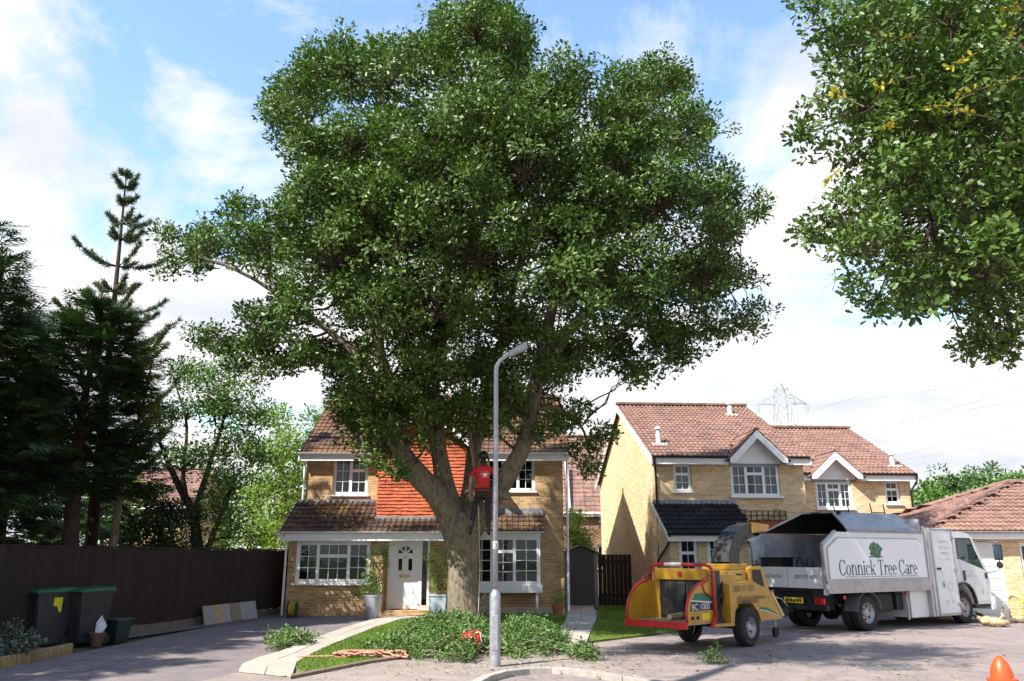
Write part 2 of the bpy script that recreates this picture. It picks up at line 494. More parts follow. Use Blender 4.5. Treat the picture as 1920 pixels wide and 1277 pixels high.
class Leaves:
    def __init__(s, tmpl, seed=1):
        s.t, s.f = tmpl
        s.rng = np.random.default_rng(seed)
        s.V, s.T = [], []
    def add(s, C, D, N, size, tint):
        D = nrm(D); N = nrm(N - D * np.sum(N * D, 1, keepdims=True)); B = np.cross(N, D)
        t = s.t
        v = (C[:, None, :] + size[:, None, None] * (t[None, :, 0, None] * D[:, None, :] + t[None, :, 1, None] * B[:, None, :] + t[None, :, 2, None] * N[:, None, :]))
        s.V.append(v.reshape(-1, 3)); s.T.append(np.repeat(tint, len(t)))
    def clump(s, c, r, n, size, up=0.6, squash=0.75, tint=0.0, tvar=0.5, lead=None, out=None):
        g = s.rng
        o = nrm(g.normal(size=(n, 3))) * (g.random((n, 1)) ** 0.45)
        o[:, 2] *= squash
        C = np.asarray(c)[None] + o * r
        D = o * 1.25 + g.normal(size=(n, 3)) * 0.42 + np.array([0, 0, 0.12])
        if lead is not None: D = D + np.asarray(lead)[None]
        N = o * 0.6 + np.array([0, 0, up]) + g.normal(size=(n, 3)) * 0.36
        if out is not None: N = N + np.asarray(out)[None] * 0.65
        s.add(C, D, N, size * g.uniform(0.65, 1.15, n), np.clip(tint + tvar * g.random(n), 0, 0.93))
    def mesh(s, name, mat, offset=(0, 0, 0)):
        V = np.concatenate(s.V) - np.asarray(offset)[None]
        T = np.concatenate(s.T)
        k = len(s.t); n = len(V) // k
        loops = np.concatenate([np.array(f) for f in s.f]); per = len(loops)
        tot = np.array([len(f) for f in s.f])
        li = (np.arange(n)[:, None] * k + loops[None]).reshape(-1)
        cnt = np.tile(tot, n); st = np.concatenate([[0], np.cumsum(cnt)[:-1]])
        me = bpy.data.meshes.new(name)
        me.vertices.add(len(V)); me.vertices.foreach_set('co', V.astype(np.float32).reshape(-1))
        me.loops.add(len(li)); me.loops.foreach_set('vertex_index', li.astype(np.int32))
        me.polygons.add(len(cnt)); me.polygons.foreach_set('loop_start', st.astype(np.int32)); me.polygons.foreach_set('loop_total', cnt.astype(np.int32))
        me.update(calc_edges=True)
        at = me.attributes.new('tint', 'FLOAT', 'POINT'); at.data.foreach_set('value', T.astype(np.float32))
        me.materials.append(mat)
        return me
    def build(s, name, mat, parent=None, kind=None):
        off = root_matrix(parent).translation if parent is not None else (0, 0, 0)
        o = link(name, s.mesh(name, mat, off), parent)
        if kind: o['kind'] = kind
        return o
def wobble(pts, rng, amt):
    return [pts[0]] + [p + Vector(rng.normal(size=3) * amt) for p in pts[1:-1]] + [pts[-1]]
def bez(a, b, c, n):
    return [a * (1 - t) ** 2 + b * 2 * t * (1 - t) + c * t * t for t in [i / n for i in range(n + 1)]]
def crown(acc, twigs, lobes, skel, per_m2, leaf, seed, clump_r=0.42, nleaf=70, up=0.6, squash=0.7, twig_r=0.012, tint_hi=0.38, shell=0.5, limb_n=5, lead=None, sprig=0.12, dens=None):
    """lobes: (centre, R); skel: list of (point, radius) the boughs may spring from"""
    g = np.random.default_rng(seed)
    sk = np.array([tuple(p) for p, r in skel])
    for c, R in lobes:
        c = Vector(c); lt_ = g.uniform(-.08, .14)
        if twigs is not None:
            d = np.linalg.norm(sk - np.array(c)[None], axis=1) + np.maximum(0, sk[:, 2] - c.z + 0.3) * 0.12
            i = int(np.argmin(d)); p = Vector(sk[i])
            mid = (p + c) / 2 + Vector((0, 0, 0.12 * (c - p).length))
            r0 = min(skel[i][1] * 0.6, 0.03 + 0.03 * R)
            twigs.tube(wobble(bez(p, mid, c, 5), g, 0.06), [r0 * (1 - 0.13 * k) for k in range(6)], limb_n, False)
        n = max(4, int(per_m2 * 4 * math.pi * min(R * R, R ** 1.4) * 0.6 * (1 if dens is None else dens.get((round(c.x, 4), round(c.y, 4)), 1))))
        for _ in range(n):
            o = g.normal(size=3); o /= np.linalg.norm(o)
            if o[2] < -0.15 and g.random() < 0.55: o[2] = -o[2]
            rad = shell + (1 - shell) * g.random() ** 0.6
            if sprig and g.random() < sprig: rad = g.uniform(1.0, 1.38)
            q = np.array(c) + o * R * rad * np.array([1, 1, 0.92])
            cr = clump_r * g.uniform(0.6, 1.25)
            acc.clump(q, cr, int(nleaf * g.uniform(0.7, 1.3) * (cr / clump_r) ** 2), leaf, up, squash, max(0, g.uniform(0, tint_hi) + lt_), 0.38, lead, o)
            if twigs is not None and g.random() < 0.6:
                twigs.tube([c, (c + Vector(q)) / 2 + Vector(g.normal(size=3) * 0.07), Vector(q)], [twig_r * 1.6, twig_r, twig_r * 0.5], 3, False)

# ------------------------------------------------------------------ the ground
M_TARMAC = tarmac_mat('tarmac_road', (0.225, 0.187, 0.178), (0.29, 0.235, 0.222))
M_DRIVE = tarmac_mat('tarmac_drive', (0.17, 0.145, 0.15), (0.23, 0.19, 0.188))
M_PAVE = tarmac_mat('tarmac_pavement', (0.25, 0.21, 0.19), (0.31, 0.26, 0.235))
M_SLAB = pm('path_slab', (0.37, 0.34, 0.29), 0.9, 0.12, 3, 0.3, 50, dirt=(0.25, 0.22, 0.17), dirt_amt=0.5, rnd=0.08)
M_KERB = pm('kerb_stone', (0.33, 0.30, 0.27), 0.9, 0.15, 7, 0.3, 60, dirt=(0.16, 0.14, 0.11), rnd=0.08)
M_EDGE = pm('edging_timber', (0.16, 0.12, 0.085), 0.9, 0.3, 9, 0.3, 40)
M_SOIL = pm('soil', (0.07, 0.05, 0.035), 0.95, 0.35, 6, 0.6, 25)
m_, t_, b_ = new_mat('rough_ground')
t_.put(b_, 'Base Color', t_.ramp(t_.noise(0.6, 7, 0.65, t_.pos()), [(0.3, (0.04, 0.055, 0.02)), (0.6, (0.075, 0.10, 0.03)), (0.75, (0.11, 0.09, 0.05))]))
b_.inputs['Roughness'].default_value = 0.95
M_ROUGH = m_
m_, t_, b_ = new_mat('lawn_turf')
t_.put(b_, 'Base Color', t_.ramp(t_.noise(1.4, 6, 0.65, t_.pos()), [(0.3, (0.075, 0.13, 0.02)), (0.6, (0.12, 0.18, 0.03)), (0.74, (0.20, 0.20, 0.06))]))
b_.inputs['Roughness'].default_value = 0.9
t_.put(b_, 'Normal', t_.bump(t_.noise(120, 3, 0.7, t_.pos()), 0.8, 0.02))
M_TURF = m_
M_GRASS = leaf_mat('grass_blade', (0.06, 0.12, 0.015), (0.17, 0.25, 0.04), 0.3, 0.6, spec=0.2)

def sheet(name, pts, z, mat, kind='structure', thick=0.0):
    mb = MB()
    if thick: mb.prism([(p[0], p[1]) for p in pts], 'xy', z - thick, z)
    else: mb.add([(p[0], p[1], z) for p in pts], [tuple(range(len(pts)))])
    o = mb.build(name, mat, fix=True)
    if not thick and o.data.polygons[0].normal.z < 0: o.data.flip_normals()
    o['kind'] = kind
    return o
sheet('ground', [(-900, -300), (900, -300), (900, 1500), (-900, 1500)], -0.03, M_ROUGH)
sheet('road', [(-8.2, -30), (60, -30), (60, 26.5), (1.3, 26.5), (1.3, 24.2), (-6.6, 24.2)], 0.0, M_TARMAC)
drive = [(-7.9, 8.0), (-4.6, 8.0), (-4.35, 11.0)] + [tuple(G(x, y))[:2] for x, y in [(446, 1262), (455, 1244), (520, 1227), (580, 1202), (640, 1181), (720, 1160)]] + [(-3.3, 24.1), (-6.7, 24.1), (-7.3, 19.0)]
sheet('driveway', drive, 0.004, M_DRIVE)
pave = [tuple(G(x, y))[:2] for x, y in [(447, 1262), (545, 1272), (620, 1257), (690, 1243), (760, 1233), (900, 1226), (1040, 1222), (1105, 1232), (1190, 1262), (1260, 1290), (1180, 1279), (1120, 1269), (1075, 1263), (1035, 1261), (985, 1263), (940, 1268), (905, 1278), (880, 1291)]] + [(-1.2, 8.0), (-4.6, 8.0), (-4.35, 11.0)]
sheet('pavement', pave, 0.008, M_PAVE)

sheet('verge', [(8.4 + 1.5 * math.cos(a) * (1.5 if math.cos(a) > 0 else .5), 8.6 + 1.3 * math.sin(a)) for a in [2 * math.pi * i / 24 for i in range(24)]], 0.02, M_ROUGH)
def in_poly(px, py, poly):
    ins = np.zeros(len(px), bool)
    n = len(poly)
    for i in range(n):
        x0, y0 = poly[i]; x1, y1 = poly[(i + 1) % n]
        c = ((y0 > py) != (y1 > py)) & (px < (x1 - x0) * (py - y0) / (y1 - y0 + 1e-12) + x0)
        ins ^= c
    return ins
def lawn(name, poly, n, seed, label):
    sheet(name, poly, 0.035, M_TURF, thick=0.06)
    a = np.array(poly); lo, hi = a.min(0), a.max(0)
    g = np.random.default_rng(seed)
    q = g.random((n * 3, 2)) * (hi - lo) + lo
    q = q[in_poly(q[:, 0], q[:, 1], poly)][:n]
    m = len(q)
    L = Leaves(T_BLADE, seed)
    C = np.column_stack([q, np.full(m, 0.03)])
    patch = np.array([mnoise.noise((x * 0.8, y * 0.8, seed)) for x, y in q])
    D = g.normal(size=(m, 3)) * 0.45 + np.array([0, 0, 1.0])
    N = g.normal(size=(m, 3))
    v = Leaves(T_BLADE, seed)
    v.t = T_BLADE[0] * np.array([1, 4.5, 1])
    v.add(C, D, N, g.uniform(0.025, 0.055, m), np.clip(0.45 + 0.5 * patch + g.normal(size=m) * 0.15, 0, 0.9))
    o = v.build(name + '_grass', M_GRASS)
    tag(o, label, 'grass', kind='stuff')
lawn1 = [tuple(G(x, y))[:2] for x, y in [(553, 1256), (560, 1244), (602, 1222), (652, 1201), (702, 1180), (748, 1166), (830, 1159), (950, 1157), (1060, 1157), (1062, 1166), (1040, 1195), (1032, 1222), (900, 1226), (760, 1233), (690, 1243), (620, 1257), (570, 1263)]]
lawn('lawn', lawn1, 60000, 3, 'short mown green grass of the front lawn round the oak tree')
lawn2 = [tuple(G(x, y))[:2] for x, y in [(1122, 1139), (1165, 1139)]] + [(4.25, 26.0), (4.2, 19.5), (3.2, 18.4)] + [tuple(G(x, y))[:2] for x, y in [(1104, 1206), (1110, 1186), (1121, 1161)]]
lawn('side_lawn', lawn2, 22000, 4, 'short green grass between the slab path and the gable wall')

def slabs(name, Lp, Rp, rows, cols, z):
    Lw = [G(x, y) for x, y in Lp]; Rw = [G(x, y) for x, y in Rp]
    def at(pts, t):
        seg = [(pts[i + 1] - pts[i]).length for i in range(len(pts) - 1)]
        d = t * sum(seg)
        for i, s in enumerate(seg):
            if d <= s or i == len(seg) - 1: return pts[i].lerp(pts[i + 1], min(1, d / s))
            d -= s
    base = sheet(name, [p[:2] for p in Lw + Rw[::-1]], 0.014, M_SOIL)
    g = random.Random(5)
    k = 0
    for r in range(rows):
        for c in range(cols):
            t0, t1 = r / rows, (r + 1) / rows
            s0, s1 = c / cols, (c + 1) / cols
            q = [at(Lw, t).lerp(at(Rw, t), s) for t, s in ((t0, s0), (t0, s1), (t1, s1), (t1, s0))]
            m = sum(q, Vector()) / 4
            q = [m + (p - m) * (1 - 0.012 / max((p - m).length, 0.1)) for p in q]
            zz = z + g.uniform(-0.004, 0.004)
            mb = MB().prism([(p.x, p.y) for p in q], 'xy', zz - 0.04, zz)
            o = mb.build('slab', M_SLAB, base, world=True)
    return base
slabs('front_path', [(790, 1156), (700, 1163), (640, 1182), (580, 1203), (520, 1228), (457, 1244), (446, 1262)], [(830, 1159), (748, 1165), (702, 1180), (652, 1200), (602, 1221), (556, 1246), (548, 1272)], 15, 2, 0.045)
slabs('side_path', [(1062, 1137), (1064, 1160), (1052, 1178), (1040, 1197)], [(1113, 1137), (1119, 1160), (1109, 1185), (1098, 1213)], 9, 2, 0.045)
# lawn edging and kerb stones
edg = tag(sheet('lawn_edging', [tuple(G(x, y))[:2] for x, y in [(545, 1275), (620, 1260), (690, 1246), (760, 1236), (760, 1233), (690, 1243), (620, 1257), (545, 1271)]], 0.05, M_EDGE, thick=0.08))
kp = [G(x, y) for x, y in [(870, 1297), (905, 1278), (940, 1268), (985, 1263), (1035, 1261), (1075, 1263), (1120, 1269), (1180, 1279), (1260, 1292)]]
kerb = sheet('kerb', [(p.x, p.y) for p in kp] + [(p.x, p.y - 0.10) for p in kp[::-1]], 0.012, M_KERB)
for i in range(len(kp) - 1):
    a, b = kp[i], kp[i + 1]
    d = (b - a).normalized() * 0.006
    n = Vector((d.y, -d.x, 0)).normalized() * 0.13
    if n.y > 0: n = -n
    MB().prism([((a + d).x, (a + d).y), ((b - d).x, (b - d).y), ((b - d + n).x, (b - d + n).y), ((a + d + n).x, (a + d + n).y)], 'xy', -0.02, 0.085).build('kerb_stone', M_KERB, kerb, world=True, bevel=0.012)
# manhole cover in the road
mh = G(1665, 1252)
ct = MB().box(mh.x - .45, mh.x + .45, mh.y - .3, mh.y + .3, -0.02, 0.010).build('manhole_cover', pm('cast_iron', (0.13, 0.125, 0.12), 0.7, 0.3, 20, 0.5, 60), world=True)
tag(ct, 'rectangular grey iron manhole cover set flush in the road', 'manhole cover')
# litter of leaves and chips on the tarmac
g = np.random.default_rng(8)
q = np.concatenate([np.column_stack([g.uniform(-4.0, 9, 500), g.uniform(10.5, 17, 500)]), np.column_stack([g.normal(0.2, 1.6, 420), g.normal(13.6, 0.9, 420)]), np.column_stack([g.normal(4, 2.2, 320), g.normal(14.5, 1.2, 320)])])
n = len(q)
lt = Leaves(T_OAK, 8)
lt.add(np.column_stack([q, np.full(n, 0.028)]), g.normal(size=(n, 3)) * np.array([1, 1, .1]), g.normal(size=(n, 3)) * .3 + np.array([0, 0, 1]), g.uniform(0.03, 0.085, n), g.random(n) * 0.9)
tag(lt.build('leaf_litter', leaf_mat('litter', (0.05, 0.09, 0.02), (0.28, 0.22, 0.10), 0.1, 0.7, (0.35, 0.26, 0.14))), 'green and tan leaf scraps strewn over the tarmac', 'leaf litter', kind='stuff')
# ------------------------------------------------------------------ the oak
def gnarly(mb, amt, freq, seed=0):
    for i, v in enumerate(mb.v):
        n = mnoise.noise_vector((v[0] * freq + seed, v[1] * freq, v[2] * freq * 0.6)) * amt
        mb.v[i] = (v[0] + n[0], v[1] + n[1], v[2] + n[2] * 0.3)
def limb(mb, path, n, skel):
    pts = [P(x, y, d) for x, y, d, r in path]; rad = [p[3] for p in path]
    # resample smoothly
    out, rr = [], []
    for i in range(len(pts) - 1):
        p0, p1, p2, p3 = pts[max(i - 1, 0)], pts[i], pts[i + 1], pts[min(i + 2, len(pts) - 1)]
        for k in range(4):
            t = k / 4
            out.append(0.5 * ((2 * p1) + (p2 - p0) * t + (2 * p0 - 5 * p1 + 4 * p2 - p3) * t * t + (3 * p1 - p0 - 3 * p2 + p3) * t ** 3))
            rr.append(rad[i] * (1 - t) + rad[i + 1] * t)
    out.append(pts[-1]); rr.append(rad[-1])
    mb.tube(out, rr, n)
    skel += list(zip(out[4:], rr[4:]))
OAKB = G(868, 1187)
oak = thing('oak_tree', 'large oak tree with thick forked trunk and broad dark green crown in the front lawn', 'tree', OAKB)
skel = []
tb = MB()
limb(tb, [(868, 1192, 18.75, .46), (869, 1172, 18.75, .385), (869, 1120, 18.75, .345), (868, 1060, 18.75, .34), (866, 1015, 18.75, .385), (862, 985, 18.75, .40), (858, 962, 18.75, .30)], 22, [])
limb(tb, [(858, 1005, 18.7, .30), (842, 962, 18.6, .285), (812, 922, 18.5, .26), (780, 888, 18.4, .235), (754, 848, 18.4, .20), (742, 800, 18.4, .175), (732, 735, 18.3, .15), (712, 655, 18.2, .12), (688, 560, 18.1, .09), (655, 450, 18.0, .06)], 14, skel)
limb(tb, [(862, 1000, 18.9, .27), (846, 948, 19.0, .25), (833, 905, 19.0, .225), (823, 858, 19.0, .20), (815, 800, 19.1, .18), (812, 720, 19.2, .165), (822, 620, 19.3, .14), (840, 500, 19.4, .11), (860, 350, 19.4, .08), (880, 180, 19.4, .05)], 14, skel)
limb(tb, [(872, 1008, 18.7, .30), (898, 966, 18.6, .265), (925, 930, 18.5, .24), (950, 895, 18.4, .22), (974, 856, 18.3, .20), (990, 800, 18.3, .18), (1002, 740, 18.2, .165), (1018, 655, 18.1, .14), (1042, 560, 18.0, .115), (1080, 430, 18.0, .08), (1120, 300, 18.0, .05)], 14, skel)
limb(tb, [(868, 1000, 18.95, .26), (876, 950, 19.2, .22), (890, 850, 19.8, .18), (925, 700, 20.6, .13), (960, 560, 21.2, .09), (990, 400, 21.5, .06)], 10, skel)
limb(tb, [(1016, 665, 18.1, .12), (1075, 605, 17.9, .095), (1175, 545, 17.6, .07), (1290, 475, 17.5, .045), (1370, 420, 17.5, .03)], 8, skel)
limb(tb, [(738, 770, 18.3, .12), (690, 690, 18.0, .09), (590, 600, 17.8, .07), (480, 525, 17.8, .045), (370, 480, 17.8, .03)], 8, skel)
limb(tb, [(716, 670, 18.2, .09), (640, 640, 18.4, .06), (540, 640, 18.6, .04), (440, 640, 18.6, .025)], 6, skel)
limb(tb, [(996, 770, 18.3, .08), (1045, 765, 18.6, .055), (1090, 800, 18.8, .035), (1105, 850, 18.9, .02)], 6, skel)
limb(tb, [(815, 800, 19.1, .10), (770, 640, 20.6, .08), (720, 480, 21.6, .05)], 6, skel)
limb(tb, [(812, 700, 19.2, .10), (860, 560, 17.6, .075), (900, 430, 16.2, .05)], 6, skel)
limb(tb, [(735, 750, 18.3, .09), (700, 560, 16.8, .07), (680, 400, 15.8, .045)], 6, skel)
limb(tb, [(1005, 720, 18.2, .10), (1110, 560, 16.8, .07), (1180, 430, 16.0, .045)], 6, skel)
limb(tb, [(920, 925, 18.35, .15), (940, 927, 18.0, .12), (953, 930, 17.85, .09), (956, 930, 17.83, .05)], 9, [])
limb(tb, [(752, 850, 18.4, .10), (722, 830, 18.0, .06), (690, 810, 17.8, .03)], 6, skel)
gnarly(tb, 0.075, 1.7)
tb.build('trunk', M_BARK, oak, smooth='all', world=True)
OL = [(880, 60, 105), (800, 120, 80), (960, 90, 75), (640, 140, 85), (560, 180, 70), (520, 215, 45), (720, 150, 90), (940, 200, 120), (1050, 170, 75), (1190, 150, 60), (1255, 160, 62), (1180, 240, 90),
      (1290, 250, 75), (1150, 320, 110), (980, 340, 135), (800, 300, 125), (660, 290, 100), (570, 265, 55), (600, 420, 95), (530, 420, 45), (480, 470, 62), (440, 400, 35), (390, 470, 55), (325, 450, 38), (310, 510, 36),
      (620, 500, 105), (750, 460, 120), (900, 490, 130), (1070, 440, 120), (1220, 390, 110), (1330, 360, 62), (1350, 430, 60), (1420, 390, 32), (1330, 520, 85), (1395, 545, 48), (1400, 590, 38),
      (1200, 540, 100), (1060, 560, 90), (1270, 640, 58), (1260, 690, 26), (1320, 610, 55), (1380, 610, 35), (1150, 650, 55), (1190, 690, 32), (1070, 660, 50), (1040, 690, 38), (700, 600, 100), (650, 690, 58), (700, 740, 58), (700, 800, 52), (760, 770, 48),
      (735, 845, 40), (765, 880, 26), (830, 600, 110), (800, 700, 70), (545, 560, 46), (480, 610, 40), (400, 632, 40), (450, 655, 42), (500, 640, 40), (540, 600, 45), (475, 690, 30), (430, 675, 34), (510, 690, 20), (560, 676, 16), (590, 668, 13), (360, 640, 24),
      (950, 620, 75), (900, 700, 50), (950, 740, 55), (890, 770, 45), (1085, 795, 44), (1115, 845, 38), (1070, 855, 38), (1050, 805, 38), (1130, 815, 22), (1100, 880, 22), (840, 790, 40), (985, 700, 40), (655, 775, 40), (840, 400, 120), (1010, 250, 100), (1100, 500, 90), (680, 400, 100), (890, 250, 100), (590, 330, 60)]
OLB = [(760, 740, 60), (830, 760, 55), (900, 770, 52), (960, 780, 50), (860, 830, 34), (1010, 770, 46), (700, 850, 30), (670, 810, 34), (720, 780, 50), (930, 700, 60), (1000, 640, 60), (860, 690, 60), (780, 660, 60), (920, 820, 30), (985, 830, 30), (800, 830, 34), (650, 740, 44), (1030, 740, 40)]
OLF = [(700, 830, 40), (740, 800, 42), (668, 815, 36), (715, 865, 24), (775, 790, 36), (645, 775, 30), (835, 775, 36), (880, 800, 30), (1015, 815, 24), (960, 770, 32), (720, 745, 40), (795, 840, 22), (745, 885, 16)]
lobes = []; dens = {}
rg = np.random.default_rng(11)
for x, y, r in OL:
    e = 1 - ((x - 880) / 620) ** 2 - ((y - 400) / 470) ** 2
    h = 5.0 * math.sqrt(max(0, e))
    Dm = 18.7
    R = r / F_PX * Dm * 0.85
    ds = [0] if h < 1.3 else ([-0.75 * h, 0.75 * h] if h < 2.8 else [-h + R * 0.7, -0.28 * h, 0.38 * h, h - R * 0.7])
    if y > 600: ds = [d * 0.6 for d in ds]
    for d in ds:
        D = Dm + (d if d < 0 else d * (.2 if y < 430 else .42)) + rg.normal() * 0.2
        jx, jy = (0, 0) if len(ds) == 1 else rg.normal(size=2) * 10
        if d > 0 and r > 70: jx *= 2.0; jy *= 2.0
        q = P(x + jx, y + jy, D)
        lobes.append((q, R * (0.94 if d <= 0 else 0.9)))
        if d > 1.5: dens[(round(q.x, 4), round(q.y, 4))] = .62
for x, y, r in OLB:
    D = rg.uniform(19.8, 21.6)
    lobes.append((P(x, y, D), r / F_PX * D * .9))
for x, y, r in OLF:
    D = rg.uniform(17.3, 17.9)
    lobes.append((P(x, y, D), r / F_PX * D * .85))
oa = Leaves(T_OAK, 12)
br = MB()
crown(oa, br, lobes, skel, 4.8, 0.112, 13, 0.27, 64, up=0.45, shell=.55, dens=dens)
tag(br.build('branches', M_BARKD, oak, world=True, fix=False), kind='stuff')
oa.build('crown', M_OAK, oak)
oi = Leaves(T_DIAM, 14)
crown(oi, None, [(P(x + rg.normal() * 14, y + rg.normal() * 14, 19.0 + rg.normal() * .4), r / F_PX * 18.7 * .62) for x, y, r in OL if r >= 50], skel, 2.6, .20, 15, .30, 46, shell=.1, sprig=0)
oi.build('inner_crown', M_OAK, oak)

# ------------------------------------------------------------------ the second oak leaning in from the right
t2 = thing('oak_tree', 'oak tree reaching in over the road with sunlit leaves and yellow shoots', 'tree', (9.6, 8.6, 0))
sk2 = []
tb = MB()
tp = [Vector(p) for p in [(9.6, 8.6, -0.05), (9.55, 8.6, 0.6), (9.4, 8.65, 2.0), (9.2, 8.7, 3.2), (8.9, 8.9, 4.6), (8.5, 9.1, 6.0), (8.0, 9.2, 8.0), (7.6, 9.3, 10.0)]]
rr = [.46, .36, .31, .28, .23, .18, .12, .06]
tb.tube(tp, rr, 14); sk2 += list(zip(tp[3:], rr[3:]))
for e in [(5.4, 9.4, 5.8), (4.4, 9.0, 7.0), (6.8, 10.6, 5.4), (6.5, 8.2, 7.2)]:
    a = Vector((9.05, 8.8, 3.9)); b = Vector(e)
    pt = bez(a, (a + b) / 2 + Vector((0, 0, 0.7)), b, 6); r2 = [.14 - .018 * k for k in range(7)]
    tb.tube(pt, r2, 7); sk2 += list(zip(pt[2:], r2[2:]))
gnarly(tb, 0.04, 2.0, 4)
tb.build('trunk', M_BARK, t2, smooth='all', world=True)
OR = [(1560, 60, 70), (1530, 20, 40), (1650, 60, 105), (1780, 60, 115), (1900, 60, 115), (1565, 175, 62), (1525, 250, 44), (1650, 200, 105), (1780, 220, 115), (1900, 220, 115), (1600, 320, 66), (1560, 425, 55), (1515, 440, 26), (1690, 350, 105), (1820, 380, 115), (1930, 380, 105), (1640, 470, 75), (1590, 525, 32),
      (1740, 480, 95), (1850, 520, 92), (1650, 575, 20), (1790, 585, 52), (1850, 620, 46), (1865, 665, 24), (1900, 640, 22), (1950, 560, 60), (2010, 90, 130), (2020, 300, 130), (2030, 470, 110), (1650, -70, 115), (1850, -80, 130), (2010, -80, 150), (2150, 200, 150), (2160, 0, 150), (2120, 420, 120), (1700, 130, 90), (1840, 140, 100), (1720, 270, 90), (1870, 300, 100), (1690, 540, 40), (1740, 560, 50), (1800, 540, 70), (1900, 470, 90), (1880, 590, 55), (1830, 655, 30), (1600, 480, 45), (1580, 110, 50), (1620, 400, 60)]
lob2 = []; lob2b = []; dens2 = {}
for x, y, r in OR:
    R = r / F_PX * 9.4 * 0.9
    for d in ([-0.7, 0.8] if x < 1640 or y > 560 else [-1.3, 0.1, 1.4, 2.4]):
        q = P(x + rg.normal() * 6, y + rg.normal() * 6, 9.4 + d)
        (lob2 if d < .5 or x < 1640 or y > 560 else lob2b).append((q, R))
        if x > 1990 or y < -20: dens2[(round(q.x, 4), round(q.y, 4))] = .3
ob = Leaves(T_LOBE, 21)
br = MB()
crown(ob, br, lob2, sk2, 7.6, 0.092, 22, 0.18, 32, up=0.6, twig_r=0.006, dens=dens2)
tag(br.build('branches', M_BARKD, t2, world=True, fix=False), kind='stuff')
ob.build('crown', M_OAK, t2)
ob = Leaves(T_OAK, 24)
crown(ob, None, lob2b, sk2, 7.0, 0.14, 25, 0.2, 32, up=0.6, dens=dens2, shell=.2)
ob.build('inner_crown', M_OAK, t2)
gy = np.random.default_rng(23)
for a, b in [((1770, 130), (1850, 90)), ((1790, 180), (1900, 150)), ((1745, 205), (1800, 185)), ((1870, 40), (1920, 90)), ((1640, 165), (1690, 150)), ((1560, 170), (1600, 190)), ((1660, 70), (1720, 70)), ((1880, 20), (1910, 10)), ((1760, 200), (1830, 215)), ((1650, 240), (1680, 225)), ((1550, 340), (1570, 320))]:
    p, q = P(*a, 7.75), P(*b, 7.7)
    ys = Leaves(T_LOBE, 23); k = 15
    tt = gy.random(k)[:, None]
    C = np.array(p)[None] * (1 - tt) + np.array(q)[None] * tt
    dv = np.array(p - q)[None] / (p - q).length
    ys.add(C, dv * .5 + gy.normal(size=(k, 3)) * .7, gy.normal(size=(k, 3)) + np.array([0, 0, .5]), gy.uniform(.05, .09, k), gy.random(k) * .9)
    so = MB().tube([q + (q - p) * .5, q, p], [.007, .006, .003], 4).build('shoot', M_BARKP, t2, world=True, fix=False)
    tag(ys.build('shoot_leaves', M_OAKY, so), kind='stuff')

# ------------------------------------------------------------------ conifers behind the fence
def conifer(name, label, base, height, rad, mat, bark, seed, zmin=0.12, spacing=0.24, per=7, spray=0.42, lean=(0, 0), droop=0.18, dens=9, tr=0.16, power=0.75, group=None):
    root = thing(name, label, 'tree', base, group=group)
    g = np.random.default_rng(seed)
    b = Vector(base); top = b + Vector((lean[0], lean[1], height))
    mb = MB()
    pts = [b.lerp(top, t) + Vector((math.sin(t * 7 + seed) * .08, 0, 0)) * (t > 0) for t in [i / 10 for i in range(11)]]
    pts[0].z -= 0.05
    mb.tube(pts, [tr * (1 - .92 * i / 10) for i in range(11)], 9)
    mb.build('trunk', bark, root, smooth='all', world=True)
    L = Leaves(T_SPRAY, seed); bm_ = MB()
    z = zmin * height
    while z < height * 0.985:
        t = z / height
        c = b.lerp(top, t)
        Rz = rad * min(1, (1 - t) ** power * 1.15 * (0.55 + 0.45 * min(1, t / 0.3))) + 0.06
        for k in range(per):
            a = g.random() * 2 * math.pi
            ln = Rz * g.uniform(0.6, 1.12)
            d = Vector((math.cos(a), math.sin(a), -droop + 0.5 * t))
            e = c + d * ln
            bm_.tube([c, c + d * ln * .5 + Vector((0, 0, .04 * ln)), e], [.018 + .012 * (1 - t), .012, .004], 3, False)
            n = max(4, int(dens * ln / 0.9))
            s = (0.25 + 0.75 * g.random(n) ** 0.7)[:, None]
            C = np.array(c)[None] * (1 - s) + np.array(e)[None] * s + g.normal(size=(n, 3)) * 0.07
            sd = np.array([-math.sin(a), math.cos(a), 0])[None]
            D = np.array(d)[None] + sd * g.normal(size=(n, 1)) * 0.75 + g.normal(size=(n, 3)) * .18 + np.array([0, 0, -0.1])
            L.add(C, D, np.array([0, 0, 1.0])[None] + g.normal(size=(n, 3)) * .4, spray * g.uniform(.6, 1.2, n), g.random(n) * .9)
        z += spacing * g.uniform(.7, 1.3)
    tag(bm_.build('branches', bark, root, world=True, fix=False), kind='stuff')
    L.build('crown', mat, root)
    return root
def base_at(x, D): return (P(x, 1100, D).x, D, 0.0)
conifer('conifer', 'very dark bushy conifer behind the fence, above the wheelie bins', (-10.9, 16.4, 0), 7.9, 2.1, M_CONIF, M_BARKD, 31, per=11, dens=18, zmin=.34, tr=.2)
conifer('conifer', 'dark dense conifer behind the fence with bare dead lower twigs', (-9.9, 18.6, 0), 7.5, 2.2, M_CONIF, M_BARKD, 32, per=13, dens=22, zmin=.4, tr=.24, power=.45)
conifer('conifer', 'thin leaning conifer with yellowish feathery top behind the fence', base_at(195, 19.2), 6.7, 0.85, M_PINEY, M_BARKP, 33, per=5, dens=8, zmin=.52, lean=(0.35, 0.2), tr=.13, spacing=.2)
conifer('conifer', 'black green conifer standing left of the bins in deep shade', (-11.6, 13.6, 0), 8.4, 2.2, M_CONIF, M_BARKD, 34, per=10, dens=14, zmin=.3, tr=.2)
